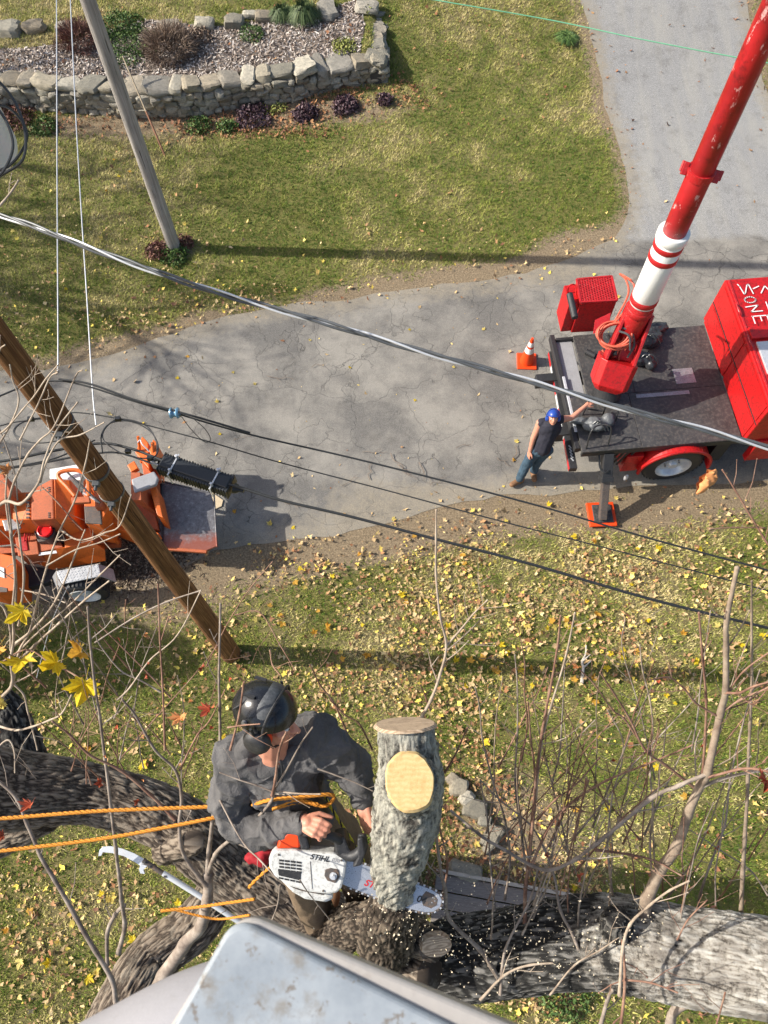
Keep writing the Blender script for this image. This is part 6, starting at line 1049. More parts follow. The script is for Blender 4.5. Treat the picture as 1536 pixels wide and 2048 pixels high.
# left foreground tangle
Lp = 'twigpale'; Lg = 'twiggrey'; Lb = 'twigbrown'
twig([(-40, 900), (10, 875), (17, 868)], 4, 4, 12, 10, Lp) if False else None
for a in [
 ([(-60, 1480), (0, 1400), (25, 1368), (22, 1320), (28, 1270), (25, 1220), (30, 1150), (22, 1080), (12, 1000), (15, 930)], 4.4, 3.7, 13, 5, Lp, 3),
 ([(25, 1368), (40, 1300), (60, 1262), (75, 1200), (95, 1130), (120, 1060), (150, 1000), (170, 930), (180, 880)], 4.3, 3.6, 9, 4, Lp, 3),
 ([(28, 1290), (70, 1255), (112, 1200), (150, 1110), (170, 1060)], 4.2, 3.8, 10, 4, Lp, 2),
 ([(25, 1330), (70, 1290), (120, 1245), (170, 1200), (218, 1162)], 4.3, 3.8, 10, 5, Lp, 1), ([(30, 1310), (80, 1262), (140, 1210), (200, 1150), (240, 1110)], 4.3, 3.9, 7, 4, Lp, 1),
 ([(-20, 1025), (10, 1003), (40, 1008), (60, 990), (80, 960), (88, 925), (105, 880), (120, 850), (155, 805)], 3.7, 3.4, 12, 5, Lp, 2),
 ([(80, 965), (95, 920), (120, 880), (160, 870), (208, 845)], 3.6, 3.4, 7, 4, Lp, 1), ([(17, 1003), (30, 960), (55, 910), (80, 880), (110, 850), (150, 755), (165, 740)], 3.7, 3.3, 8, 4, Lp, 2),
 ([(30, 1010), (40, 1080), (48, 1150), (42, 1220), (38, 1250)], 3.7, 4.1, 6, 8, Lp, 1), ([(17, 1003), (22, 1060), (28, 1110), (32, 1170), (30, 1230)], 3.7, 4.2, 6, 7, Lg, 1),
 ([(-10, 900), (20, 850), (38, 800), (25, 760), (20, 730)], 3.6, 3.4, 7, 4, Lp, 2), ([(-10, 870), (10, 860), (45, 820), (70, 790), (90, 760), (115, 730)], 3.6, 3.3, 6, 4, Lp, 2),
 ([(40, 880), (60, 840), (80, 800), (100, 755), (115, 745)], 3.5, 3.3, 6, 4, Lp, 1), ([(-10, 1200), (10, 1220), (20, 1260), (22, 1300)], 4.1, 4.2, 5, 6, Lp, 1), ([(42, 1180), (90, 1190), (130, 1205)], 4.1, 4.0, 5, 4, Lp, 0),
 ([(-10, 835), (15, 900), (30, 950), (35, 1000)], 3.6, 3.8, 5, 4, Lg, 1), ([(-10, 740), (0, 700), (10, 690)], 3.4, 3.3, 5, 4, Lp, 0), ([(-20, 430), (5, 405), (25, 380), (37, 361)], 3.0, 3.0, 8, 6, Lp, 0),
 ([(0, 1060), (40, 1100), (60, 1120), (75, 1140)], 3.9, 3.9, 4, 3, Lb, 0), ([(85, 975), (115, 1005), (145, 1040), (165, 1060)], 3.8, 3.8, 4, 3, Lb, 0), ([(120, 1060), (160, 1080), (210, 1065), (240, 1050), (263, 990)], 3.9, 3.7, 6, 4, Lp, 1), ([(95, 1130), (150, 1100), (200, 1085), (240, 1068)], 3.9, 3.8, 5, 4, Lp, 0),
 ([(-10, 1450), (30, 1460), (60, 1455), (100, 1440), (125, 1425), (143, 1390)], 4.6, 4.2, 8, 5, Lp, 1), ([(27, 1368), (48, 1390), (55, 1420), (65, 1460), (75, 1500)], 4.4, 4.5, 7, 4, Lp, 2), ([(27, 1366), (60, 1350), (85, 1330), (130, 1290), (190, 1240)], 4.3, 4.2, 5, 4, Lp, 2),
 ([(-20, 1340), (50, 1300), (100, 1325), (150, 1350), (190, 1383)], 4.2, 4.1, 5, 6, Lb, 0), ([(-10, 1500), (15, 1480), (28, 1500), (30, 1545)], 4.6, 4.6, 6, 4, Lp, 1),
 ([(236, 1905), (250, 1850), (243, 1800), (240, 1760), (232, 1700), (222, 1620), (210, 1520), (200, 1440), (190, 1370), (180, 1280), (176, 1215)], 4.7, 3.6, 15, 7, Lg, 1),
 ([(215, 1930), (215, 1870), (230, 1830), (248, 1812)], 4.9, 4.7, 12, 14, Lg, 1), ([(250, 2080), (232, 2010), (225, 1960), (190, 1900), (150, 1830), (110, 1760), (80, 1710), (55, 1650), (35, 1600), (0, 1565), (-30, 1550)], 4.7, 4.5, 18, 10, Lg, 3),
 ([(290, 2020), (325, 1950), (370, 1890), (400, 1850), (413, 1800), (415, 1750)], 4.4, 4.0, 34, 22, Lg, 0), ([(413, 1770), (380, 1730), (362, 1690), (360, 1640), (362, 1590), (350, 1540), (310, 1500), (270, 1430), (245, 1400)], 4.0, 3.5, 16, 6, Lg, 3),
 ([(415, 1760), (418, 1700), (425, 1640), (435, 1580), (440, 1500), (440, 1420), (438, 1350), (441, 1208)], 4.0, 3.2, 16, 7, Lg, 1), ([(415, 1750), (430, 1710), (460, 1680), (500, 1650), (540, 1605), (547, 1580)], 4.0, 3.1, 14, 8, Lg, 1),
 ([(545, 1590), (550, 1560), (556, 1510), (566, 1478), (572, 1465)], 3.1, 2.8, 10, 6, Lb, 0), ([(545, 1588), (570, 1545), (600, 1490), (625, 1455)], 3.1, 2.85, 7, 5, Lg, 0), ([(548, 1582), (580, 1586), (610, 1588), (640, 1588)], 3.1, 3.05, 6, 5, Lp, 0), ([(550, 1585), (510, 1570), (480, 1560), (440, 1545)], 3.1, 3.1, 5, 4, Lg, 0), ([(635, 1538), (670, 1550), (710, 1565), (745, 1582)], 3.0, 3.0, 6, 3, Lg, 0),
 ([(350, 1640), (300, 1590), (240, 1540), (180, 1510), (140, 1470), (105, 1443)], 4.1, 3.8, 11, 6, Lb, 2), ([(360, 1540), (395, 1470), (420, 1440), (450, 1380)], 3.7, 3.4, 7, 4, Lb, 1), ([(310, 1500), (280, 1450), (250, 1420)], 3.8, 3.7, 6, 4, Lb, 0),
 ([(236, 1540), (235, 1500), (240, 1460), (262, 1440)], 4.1, 3.9, 4, 3, Lb, 1), ([(235, 1400), (260, 1375), (300, 1320), (355, 1270), (402, 1181)], 3.9, 3.7, 6, 4, Lp, 1), ([(190, 1285), (260, 1240), (330, 1205), (400, 1182)], 3.9, 3.8, 5, 5, Lg, 0),
 ([(330, 1500), (325, 1370), (320, 1280), (316, 1169)], 3.8, 3.5, 7, 5, Lb, 1), ([(323, 1280), (335, 1240), (340, 1233)], 3.6, 3.5, 4, 4, Lb, 0), ([(322, 1385), (280, 1360), (240, 1340), (200, 1290), (190, 1265)], 3.9, 3.8, 6, 3, Lg, 1), ([(340, 1395), (300, 1350), (250, 1300), (200, 1250)], 4.0, 3.9, 5, 4, Lb, 1),
 ([(250, 1250), (250, 1220), (252, 1200)], 4.0, 3.9, 4, 4, Lb, 0), ([(460, 1500), (478, 1430), (487, 1370), (489, 1364)], 3.0, 2.75, 8, 6, Lb, 0), ([(455, 1455), (490, 1450), (520, 1448)], 2.95, 2.85, 5, 4, Lb, 0), ([(440, 1600), (460, 1640), (490, 1690), (520, 1720), (555, 1760)], 3.3, 3.0, 6, 4, Lg, 1),
 ([(700, 1480), (670, 1410), (640, 1370), (620, 1330)], 3.8, 3.6, 7, 4, Lb, 1), ([(745, 1500), (720, 1450), (690, 1430), (660, 1400)], 3.6, 3.5, 6, 4, Lb, 1), ([(860, 1420), (850, 1390), (840, 1370)], 3.4, 3.3, 6, 4, Lb, 0), ([(540, 1300), (545, 1330), (560, 1350)], 3.6, 3.5, 4, 4, Lb, 0), ([(470, 1230), (520, 1225), (560, 1290), (590, 1340)], 3.8, 3.7, 4, 3, Lb, 1),
 ([(600, 1760), (620, 1790), (660, 1840)], 3.0, 3.2, 4, 3, Lg, 0), ([(560, 1770), (555, 1810), (540, 1850)], 3.1, 3.3, 5, 4, Lg, 1),
 # centre and right
 ([(840, 1440), (862, 1400), (880, 1350), (893, 1290), (880, 1230), (872, 1150), (872, 1080), (873, 1020)], 3.4, 2.9, 11, 6, 'twigpale', 1), ([(893, 1290), (920, 1260), (945, 1230), (975, 1200)], 3.2, 3.0, 8, 4, Lp, 2), ([(895, 1300), (930, 1270), (960, 1240)], 3.3, 3.1, 5, 3, Lg, 1),
 ([(1050, 1850), (1052, 1770), (1060, 1700), (1068, 1620), (1075, 1540), (1085, 1460), (1100, 1380), (1115, 1290), (1122, 1232)], 4.2, 2.9, 13, 7, Lb, 2), ([(1072, 1600), (1080, 1500), (1100, 1420), (1130, 1320), (1150, 1226)], 3.7, 2.9, 8, 6, Lp, 1), ([(1060, 1680), (1070, 1560), (1062, 1480), (1056, 1405)], 4.0, 3.2, 10, 5, Lb, 0),
 ([(1052, 1740), (1040, 1640), (1030, 1560), (1035, 1460), (1035, 1380), (1030, 1310)], 4.2, 3.6, 9, 4, Lg, 3), ([(1010, 1800), (1020, 1720), (1010, 1640), (985, 1560), (965, 1480), (960, 1420), (950, 1375)], 4.3, 3.6, 8, 4, Lg, 3), ([(990, 1820), (980, 1720), (975, 1640), (960, 1560)], 4.3, 4.0, 7, 4, Lg, 2),
 ([(1000, 1960), (960, 1900), (900, 1840), (890, 1780), (878, 1720), (870, 1660)], 4.2, 3.6, 15, 9, Lg, 1), ([(885, 1790), (895, 1730), (880, 1660), (866, 1600)], 4.0, 3.4, 8, 5, Lb, 1), ([(890, 1545), (915, 1500), (935, 1455)], 3.3, 3.1, 7, 5, Lb, 0),
 ([(1175, 1560), (1155, 1640), (1135, 1720), (1120, 1790)], 3.4, 3.9, 7, 4, Lb, 0), ([(1172, 1555), (1165, 1600), (1150, 1680)], 3.5, 3.9, 5, 5, Lb, 0),
 ([(1180, 1960), (1150, 1880), (1120, 1820), (1110, 1760), (1090, 1700), (1060, 1650), (1000, 1600), (960, 1560)], 4.0, 3.8, 12, 4, Lg, 3), ([(900, 1620), (960, 1670), (1010, 1700), (1060, 1730), (1100, 1740), (1150, 1720), (1190, 1690), (1300, 1600), (1360, 1570), (1420, 1545)], 3.8, 3.4, 8, 14, Lg, 2),
 ([(1190, 1700), (1260, 1710), (1310, 1722), (1362, 1750)], 3.8, 3.7, 9, 5, Lb, 0), ([(1060, 1740), (1100, 1650), (1150, 1600), (1215, 1560), (1290, 1530), (1385, 1490)], 3.9, 3.5, 10, 5, Lb, 2), ([(1075, 1640), (1110, 1600), (1150, 1570), (1200, 1515)], 3.9, 3.6, 6, 5, Lb, 1),
 ([(1290, 1860), (1295, 1800), (1320, 1740), (1350, 1700), (1375, 1630), (1400, 1570), (1415, 1540), (1440, 1430), (1450, 1380), (1452, 1300), (1455, 1240), (1475, 1137)], 4.0, 2.9, 30, 10, 'twigtan', 2),
 ([(1400, 1585), (1330, 1530), (1290, 1500), (1260, 1440), (1230, 1390), (1200, 1345)], 3.6, 3.2, 10, 5, Lb, 2), ([(1290, 1500), (1250, 1440), (1225, 1420), (1190, 1370), (1160, 1340)], 3.5, 3.3, 7, 4, Lb, 2), ([(1400, 1575), (1440, 1560), (1500, 1545), (1560, 1540)], 3.5, 3.3, 12, 9, Lg, 1), ([(1418, 1555), (1470, 1540), (1510, 1538), (1560, 1550)], 3.4, 3.2, 9, 7, Lb, 1),
 ([(1430, 1430), (1390, 1405), (1370, 1380), (1340, 1355), (1300, 1360)], 3.3, 3.1, 8, 4, Lb, 1), ([(1435, 1430), (1480, 1400), (1536, 1375), (1560, 1360)], 3.3, 3.1, 8, 6, Lb, 1), ([(1450, 1385), (1480, 1385), (1510, 1372), (1570, 1355)], 3.2, 3.0, 9, 6, Lb, 0), ([(1455, 1385), (1490, 1340), (1560, 1290)], 3.2, 3.1, 6, 5, Lb, 0),
 ([(1480, 1850), (1485, 1750), (1490, 1680), (1495, 1560), (1500, 1450), (1503, 1350), (1503, 1240), (1503, 1162)], 4.1, 3.0, 15, 6, 'twigtan', 2), ([(1405, 1560), (1410, 1480), (1412, 1400), (1405, 1320), (1398, 1226)], 3.6, 3.0, 9, 7, Lb, 0),
 ([(1390, 1860), (1400, 1790), (1420, 1730), (1450, 1650), (1460, 1560), (1480, 1470), (1500, 1400), (1520, 1340)], 4.2, 3.6, 9, 4, Lg, 3), ([(1230, 1820), (1220, 1750), (1215, 1680), (1225, 1590), (1240, 1540), (1245, 1480), (1215, 1420)], 4.2, 3.5, 8, 4, Lp, 2), ([(1216, 1680), (1240, 1640), (1290, 1600), (1340, 1560)], 4.0, 3.8, 7, 4, Lp, 1),
 ([(1310, 1800), (1300, 1700), (1305, 1620), (1300, 1540), (1305, 1460), (1300, 1400), (1285, 1340), (1280, 1290)], 4.2, 3.6, 8, 4, Lp, 3), ([(1395, 1590), (1390, 1500), (1400, 1460)], 4.0, 3.8, 6, 4, Lp, 2), ([(1240, 1990), (1245, 1900), (1260, 1850), (1300, 1810), (1340, 1780), (1378, 1762)], 3.6, 3.2, 12, 6, 'twigpale', 0), ([(1245, 1880), (1250, 1960), (1240, 2060)], 3.6, 3.7, 9, 10, Lb, 0), ([(1250, 1960), (1300, 1965), (1355, 1985)], 3.6, 3.5, 7, 5, Lb, 0),
 ([(1355, 1880), (1375, 1840), (1415, 1800)], 3.7, 3.6, 6, 4, Lb, 1), ([(1335, 2060), (1350, 2020), (1395, 2000), (1420, 1985)], 4.3, 4.0, 24, 14, 'twiggrey', 0), ([(1430, 2060), (1450, 1985)], 3.5, 3.3, 6, 5, Lb, 0), ([(1200, 2060), (1215, 2000), (1225, 1980)], 3.9, 3.8, 14, 10, Lg, 0),
 ([(1560, 1120), (1530, 1080), (1500, 1030), (1470, 980), (1445, 940)], 3.0, 2.9, 7, 5, Lb, 1), ([(1530, 1056), (1470, 1055), (1420, 1058)], 3.0, 2.95, 5, 4, Lb, 0), ([(1560, 1340), (1500, 1400), (1450, 1420)], 3.3, 3.3, 5, 4, Lb, 0), ([(1130, 1500), (1160, 1470), (1190, 1440)], 3.9, 3.8, 4, 3, Lg, 1),
 ([(1280, 1680), (1220, 1610), (1160, 1560), (1120, 1530), (1100, 1460)], 4.0, 3.7, 6, 3, Lb, 3), ([(1310, 1560), (1280, 1420), (1245, 1300), (1250, 1240)], 4.1, 3.7, 5, 3, Lg, 3), ([(1536, 1790), (1500, 1740), (1440, 1700), (1380, 1660)], 4.0, 3.9, 6, 3, Lg, 2), ([(1100, 1990), (1150, 1930), (1200, 1900), (1260, 1860)], 4.0, 3.8, 6, 4, Lp, 1),
 ([(960, 2000), (1010, 1950), (1060, 1930), (1150, 1925)], 4.1, 4.0, 9, 6, Lp, 0), ([(1000, 1990), (1010, 1900), (1060, 1800), (1075, 1740)], 4.1, 4.0, 10, 6, Lg, 2)]:
    twig(*a[:5], a[5], 'branch', a[6]+(3 if a[0][0][0] > 850 else 1))
# many finer shoots rising from the right limb and the left tangle
rt = random.Random(5)
for q in range(58):
    x0 = rt.uniform(960, 1560); y0 = rt.uniform(1500, 1900); ln = rt.uniform(120, 330); dx = (x0-788)/900*.5+rt.gauss(0, .28); pts = [(x0, y0)]
    for i in range(4): dx += rt.gauss(0, .09); pts.append((pts[-1][0]+dx*ln/4+rt.gauss(0, 3), pts[-1][1]-ln/4+rt.gauss(0, 3)))
    twig(pts, rt.uniform(4.0, 4.4), rt.uniform(3.2, 3.9), rt.uniform(4.5, 8), 3, rt.choice((Lb, Lb, Lg, 'twigtan')), 'twig', rt.choice((2, 3, 4)))
for q in range(26):
    x0 = rt.uniform(-20, 420); y0 = rt.uniform(1330, 1600); ln = rt.uniform(100, 260); dx = rt.gauss(-.1, .5); pts = [(x0, y0)]
    for i in range(4): dx += rt.gauss(0, .1); pts.append((pts[-1][0]+dx*ln/4, pts[-1][1]-ln/4))
    twig(pts, rt.uniform(4.2, 4.6), rt.uniform(3.7, 4.2), rt.uniform(4, 6), 2.5, rt.choice((Lb, Lg, Lg)), 'twig', 2)
# leaves still on the twigs
LK = [maple_mesh(1, .2, 60+q, .1) for q in range(5)]
def hang_leaf(px, py, d, rpx, rx, ry, rz, mat='yleaf', fold=0, k_=0):
    v, f = maple_mesh(1, .42, 90+k_*3+int(px), fold+.08); s = rpx*d/FP; Rm_ = np.array((Matrix.Rotation(rz, 3, 'Z') @ Matrix.Rotation(rx, 3, 'X') @ Matrix.Rotation(ry, 3, 'Y'))); c = D(px, py, d); right = RC @ V3(1, 0, 0); up = RC @ V3(0, 1, 0); B = np.stack([right, up, BACK]); vv = (v*s) @ Rm_.T @ B+c
    return MB().add(vv, f).build('leaf', M[mat], tree)
hang_leaf(46, 1222, 3.95, 34, .5, .2, 2.4, 'yleaf', 0, 1); hang_leaf(42, 1322, 4.0, 40, .9, -.3, 3.5, 'yleaf', .1, 2); hang_leaf(-6, 1298, 4.0, 38, .6, .4, 2.7, 'ogleaf', 0, 3); hang_leaf(112, 1326, 4.0, 38, .9, .4, 2.0, 'yleaf', .1, 4); hang_leaf(160, 1306, 4.0, 34, 1.15, .5, 1.9, 'ogleaf', .3, 5); hang_leaf(170, 1366, 3.9, 42, .3, -.2, 3.0, 'yleaf', .05, 6); hang_leaf(5, 1405, 4.3, 20, .8, .3, 2.0, 'yleafpale', .1, 7)
hang_leaf(360, 1434, 3.7, 24, .8, .3, 2.9, 'tan', .35, 8); hang_leaf(421, 1418, 3.4, 24, .7, .7, 2.6, 'orleaf', .5, 9); hang_leaf(62, 1608, 4.0, 20, .6, .6, 2.6, 'orleaf', .5, 10); hang_leaf(201, 1567, 4.2, 12, .6, .6, 1.6, 'orleaf', .4, 11); hang_leaf(5, 1672, 4.2, 14, .6, .6, 1.6, 'orleaf', .4, 12); hang_leaf(16, 941, 3.6, 16, .4, .2, 1, 'tan', .4, 13)
hang_leaf(1532, 1562, 3.1, 34, .8, .5, 2.2, 'orleaf', .5, 14); hang_leaf(1160, 1752, 3.6, 12, .5, .2, 1, 'orleaf', .4, 15); hang_leaf(275, 1603, 4.1, 9, .5, .2, 1, 'orleaf', .4, 16); hang_leaf(1155, 1335, 3.3, 12, .5, 1, 2, 'tan', .5, 17)
for q in range(26): px, py = random.choice([(random.uniform(1080, 1500), random.uniform(1300, 1750)), (random.uniform(200, 480), random.uniform(1250, 1650))]); hang_leaf(px, py, random.uniform(3.4, 4.1), random.uniform(4, 9), random.uniform(0, 1), random.uniform(0, 1), random.uniform(0, 6), random.choice(('tan', 'orleaf')), .5, 20+q)
# curled tan leaf beside the truck wheel, on its twig
cl0 = [tuple(D(*q)) for q in ((1432, 940, 2.9), (1420, 952, 2.9), (1405, 972, 2.9), (1393, 988, 2.9))]; w = cr(cl0, 6); rr_ = np.interp(np.arange(len(w)), [0, 5, 12, 18], [.005, .022, .019, .004]); mb = MB(); V = []; NN = 14
tt = unit3(np.gradient(w, axis=0)); u = unit(np.cross(tt[0], BACK))
for i in range(len(w)):
    u = unit(u-np.dot(u, tt[i])*tt[i]); v = np.cross(tt[i], u); an = np.linspace(.5, 5.6, NN); rj = rr_[i]*(1+.9*(vn(an*1.6, i*.55, 3)-.4)); V.append(w[i]+rj[:, None]*(np.cos(an)[:, None]*u+np.sin(an)[:, None]*v))
mb.add(np.vstack(V), [(i*NN+j, i*NN+j+1, (i+1)*NN+j+1, (i+1)*NN+j) for i in range(len(w)-1) for j in range(NN-1)]); mb.build('leaf', M['tan'], tree, True)
# ------------------------------------------------------------------ CLIMBER
cl = thing('person', 'tree climber in dark grey hoodie and black helmet holding a chainsaw to the stem', 'person', D(640, 1840, 4.6))
HS = .235; hc = D(548, 1436, 3.06); right = RC @ V3(1, 0, 0); upi = RC @ V3(0, 1, 0)
Fc = unit(right*.93-upi*.28+BACK*.24); Uc = unit(BACK*.60+upi*.80+right*.06)
Dv = lambda *q: np.array(D(*q)); mb = MB(); q = head(mb, hc, Fc, Uc, HS)
nk = Dv(545, 1492, 3.24); chs = Dv(560, 1540, 3.42); blly = Dv(600, 1600, 3.7); hipc = Dv(640, 1660, 3.95); sR = Dv(484, 1522, 3.32); sL = Dv(628, 1474, 3.34); eR = Dv(468, 1640, 3.46); wR = Dv(606, 1642, 3.28); eL = Dv(700, 1530, 3.42); wL = Dv(726, 1606, 3.38)
mb.chain([hc-Uc*.04, nk, chs], [.065, .066, .13]); mb.ell(chs, .15); mb.chain([chs, blly, hipc], [.14, .135, .13]); mb.chain([chs, sR, eR, Dv(520, 1662, 3.38), wR], [.08, .062, .046, .042, .033]); mb.chain([chs, sL, eL, wL], [.08, .062, .048, .034])
kn1 = Dv(700, 1700, 4.35); kn2 = Dv(600, 1740, 4.4); ft1 = Dv(720, 1790, 4.8); ft2 = Dv(645, 1850, 4.75); mb.chain([hipc, kn1, ft1], [.10, .07, .055]); mb.chain([hipc, kn2, ft2], [.10, .07, .055])
hand(mb, wR, Dv(660, 1668, 3.18)-wR, BACK*-.8-upi*.6+right*.1, BACK*.4+right*.7, 1.15, 1.0, 1.0)
hand(mb, wL, Dv(744, 1690, 3.36)-wL, right*.7-BACK*.5, upi*.3-right*.3, .55, 1.1, .6)
remesh(mb, .0046, 2, fabric_disp(60, .0012, 2)).build('body', M['skin'], cl, True, 180); face_parts(cl, q, HS, Fc, Uc)
n = N('charcoal_hoodie'); a = n.noise(5, 5, .6); n.bump(n.math('ADD', n.math('MULTIPLY', n.noise(190, 3, .8), .3), n.noise(22, 5, .7, dist=1.5)), .7, .012); M['hoodie'] = n.out(n.ramp(n.math('ADD', a, n.math('MULTIPLY', n.math('SUBTRACT', n.noise(120, 2, .6), .5), .25)), [(.3, (.080, .077, .077, 1)), (.6, (.14, .135, .134, 1)), (.8, (.20, .193, .19, 1))]), .95, 0, .15)
def folds(V):
    a = 1-np.abs(2*fbm(V[:, 0]*7+V[:, 2]*3, V[:, 1]*4.5, V[:, 2]*6, 5, 2)-1); b = 1-np.abs(2*fbm(V[:, 0]*14, V[:, 1]*11, V[:, 2]*13, 6, 2)-1); c = 1-np.abs(2*fbm(V[:, 0]*3+V[:, 1]*9, V[:, 1]*3-V[:, 0]*5, V[:, 2]*16, 8, 2)-1); return (a**5-.3)*.027+(b**4-.4)*.009+(c**7-.2)*.014
mb = MB(); mb.ell(chs, (.18, .16, .18)); mb.chain([chs, Dv(590, 1590, 3.62), Dv(608, 1620, 3.74)], [.17, .152, .145]); mb.chain([chs, sR, Dv(462, 1585, 3.40), eR], [.145, .102, .090, .080]); mb.chain([eR, Dv(520, 1662, 3.38), Dv(600, 1645, 3.29)], [.080, .070, .047]); mb.chain([chs, sL, Dv(668, 1500, 3.36), eL, Dv(716, 1575, 3.40), Dv(724, 1600, 3.38)], [.15, .108, .096, .082, .064, .05]); mb.chain([sR, Dv(545, 1505, 3.36), sL], [.11, .13, .11])
remesh(mb, .0068, 3, folds).build('hoodie', M['hoodie'], cl, True, 180)
hood = [Dv(505, 1478, 3.22), Dv(492, 1510, 3.26), Dv(520, 1530, 3.28), Dv(560, 1528, 3.27), Dv(592, 1500, 3.26)]; mb = MB().chain([np.array(p) for p in cr(hood, 4)], list(np.interp(range(17), [0, 8, 16], [.045, .062, .04]))); remesh(mb, .009, 2, fabric_disp(14, .02, 12)).build('hood', M['hoodie'], cl, True, 180)
for w_, e_, r_ in ((Dv(604, 1644, 3.285), Dv(585, 1650, 3.31), .047), (Dv(725, 1602, 3.38), Dv(719, 1589, 3.39), .05)): MB().lathe(e_, unit(w_-e_), [(0, r_*.93), (.01, r_+.002), (.04, r_*.97), (.045, r_*.85)], 24).build('cuff', M['hoodie'], cl, True)
for q_ in range(3): MB().tube(cr([tuple(Dv(552+q_*9, 1520, 3.21)), tuple(Dv(556+q_*8, 1545, 3.22)), tuple(Dv(553+q_*9, 1572, 3.27))], 4), .004, 6).build('drawstring', M['black'], cl, True) if q_ < 2 else None
mb = MB(); mb.chain([Dv(615, 1630, 3.8), hipc, kn1, ft1], [.165, .165, .12, .095]); mb.chain([hipc, kn2, ft2], [.16, .12, .095]); remesh(mb, .012, 2, fabric_disp(9, .05, 15)).build('trousers', M['trouser'], cl, True, 180)
for f_ in (ft1, ft2): remesh(MB().cap(f_, f_+V3(0, .02, -.18), .07, .06).cap(f_+V3(0, 0, -.2), f_+V3(.05, .16, -.24), .06, .05), .014, 2).build('boot', M['boot'], cl, True, 180)
# watch strap
MB().lathe(wR-unit(wR-eR)*.012, unit(wR-eR), [(0, .036), (.0, .041), (.018, .041), (.018, .036)], 24).build('wristband', M['black'], cl)
# helmet
Fh = unit(Fc*.97+Uc*.1); Uh = unit(Uc-np.dot(Uc, Fh)*Fh); Lh = np.cross(Uh, Fh); R_ = [Fh, Lh, Uh]
v_, f_ = half_shell(q(-.17, 0, .15), (HS*.57, HS*.47, HS*.50), R_, -.12, 44, 18); hm = MB().add(v_, f_).build('helmet', M['blackgloss'], cl, True, 60)
n = N('scratched_peak'); b = n.noise(70, 7, .85); M['peak'] = n.out(n.ramp(b, [(.35, (.035, .038, .042, 1)), (.6, (.11, .115, .12, 1)), (.8, (.34, .35, .36, 1))]), .5); v_, f_ = half_shell(q(-.10, 0, .26), (HS*.38, HS*.43, HS*.39), [unit(Fh-Uh*.12), Lh, unit(Uh+Fh*.12)], .0, 40, 12); MB().add(v_, f_).build('visor_peak', M['peak'], hm, True, 60)
MB().tube([q(.08-.04*math.cos(a*2), math.cos(a)*.49, .12+math.sin(a)*.54) for a in np.linspace(-.15, math.pi+.15, 30)], HS*.022, 8).build('visor_rim', M['black'], hm, True)
for k_ in range(3):
    MB().tube([q(-.66+.14*k_+.34*math.sin(a), math.cos(a)*.38*(1-.06*k_), .25+.34*math.sin(a)) for a in np.linspace(.3, math.pi-.3, 16)], HS*.018, 6).build('shell_ridge', M['blackgloss'], hm, True)
for b in (-.2, .2): MB().box(q(-.35, b, .62), (.05, .012, .006), R_).build('vent', M['black'], hm)
for b in (-1, 1): MB().cyl(q(-.3, b*.44, .25), q(-.3, b*.48, .25), .012).build('screw', M['steel'], hm)
for b in (-1, 1):
    c = q(-.08, b*.37, -.12); mf = MB().lathe(c, Lh*b, [(0, .022), (0, .052), (.012, .058), (.03, .056), (.048, .044), (.052, .02), (.052, .002)], 28).build('ear_muff', M['black'], cl, True, 50)
    MB().lathe(c-Lh*b*.004, Lh*b, [(-.012, .04), (-.012, .05), (.006, .052), (.006, .04)], 28).build('cushion', M['coneo'], mf, True)
    MB().tube(cr([c+Lh*b*.03, q(-.10, b*.52, .1), q(-.14, b*.55, .28)], 5), .006, 6).build('muff_arm', M['black'], mf, True)
MB().tube(cr([q(.05, .30, -.2), q(.12, .26, -.42), q(.16, .0, -.52), q(.12, -.26, -.42), q(.05, -.30, -.2)], 6), .005, 6).build('chin_strap', M['black'], cl, True)
remesh(MB().ell(q(-.22, 0, -.22), (HS*.28, HS*.30, HS*.22), R_).ell(q(.16, .20, .02), (HS*.07, HS*.04, HS*.16), R_).ell(q(.16, -.20, .02), (HS*.07, HS*.04, HS*.16), R_), .006, 1).build('hair', worn('brown_hair', (.06, .035, .02, 1), .8), cl, True, 180)
# harness and ropes
MB().tube(cr([tuple(Dv(*p)) for p in ((505, 1600, 3.5), (545, 1602, 3.42), (590, 1596, 3.40), (640, 1600, 3.45), (655, 1620, 3.6))], 6), .016, 8).build('harness_belt', M['black'], cl, True)
def rope(name, label, pts, r, mat, cat='rope', twist=0):
    w = cr([tuple(D(*p)) for p in pts], 14); root = thing(name, label, cat, w[0]); t = unit3(np.gradient(w, axis=0)); u = unit3(np.cross(t, BACK)); v = np.cross(t, u); s = np.concatenate([[0], np.cumsum(np.linalg.norm(np.diff(w, axis=0), axis=1))])
    ss = np.arange(0, s[-1], r*1.1); W_ = np.stack([np.interp(ss, s, w[:, i]) for i in range(3)], -1); u = np.stack([np.interp(ss, s, u[:, i]) for i in range(3)], -1); v = np.stack([np.interp(ss, s, v[:, i]) for i in range(3)], -1)
    for q_, mm in enumerate(mat): ph = ss/(r*9)*2*np.pi+q_*2*np.pi/len(mat); MB().tube(W_+(u*np.cos(ph)[:, None]+v*np.sin(ph)[:, None])*r*.5, r*.62, 6).build('strand', M[mm], root, True, 180)
    return root
RR = ('rope', 'rope', 'rope'); rope('climbing_rope', 'upper orange rope running left from the climber across the bark limb', [(-120, 1640, 3.5), (0, 1637, 3.5), (200, 1622, 3.5), (430, 1613, 3.5), (480, 1608, 3.5)], .0085, RR)
rope('climbing_rope', 'lower orange rope running left below the first one', [(-120, 1712, 3.5), (0, 1702, 3.5), (200, 1678, 3.5), (330, 1655, 3.5), (430, 1635, 3.5), (480, 1622, 3.55)], .0085, RR)
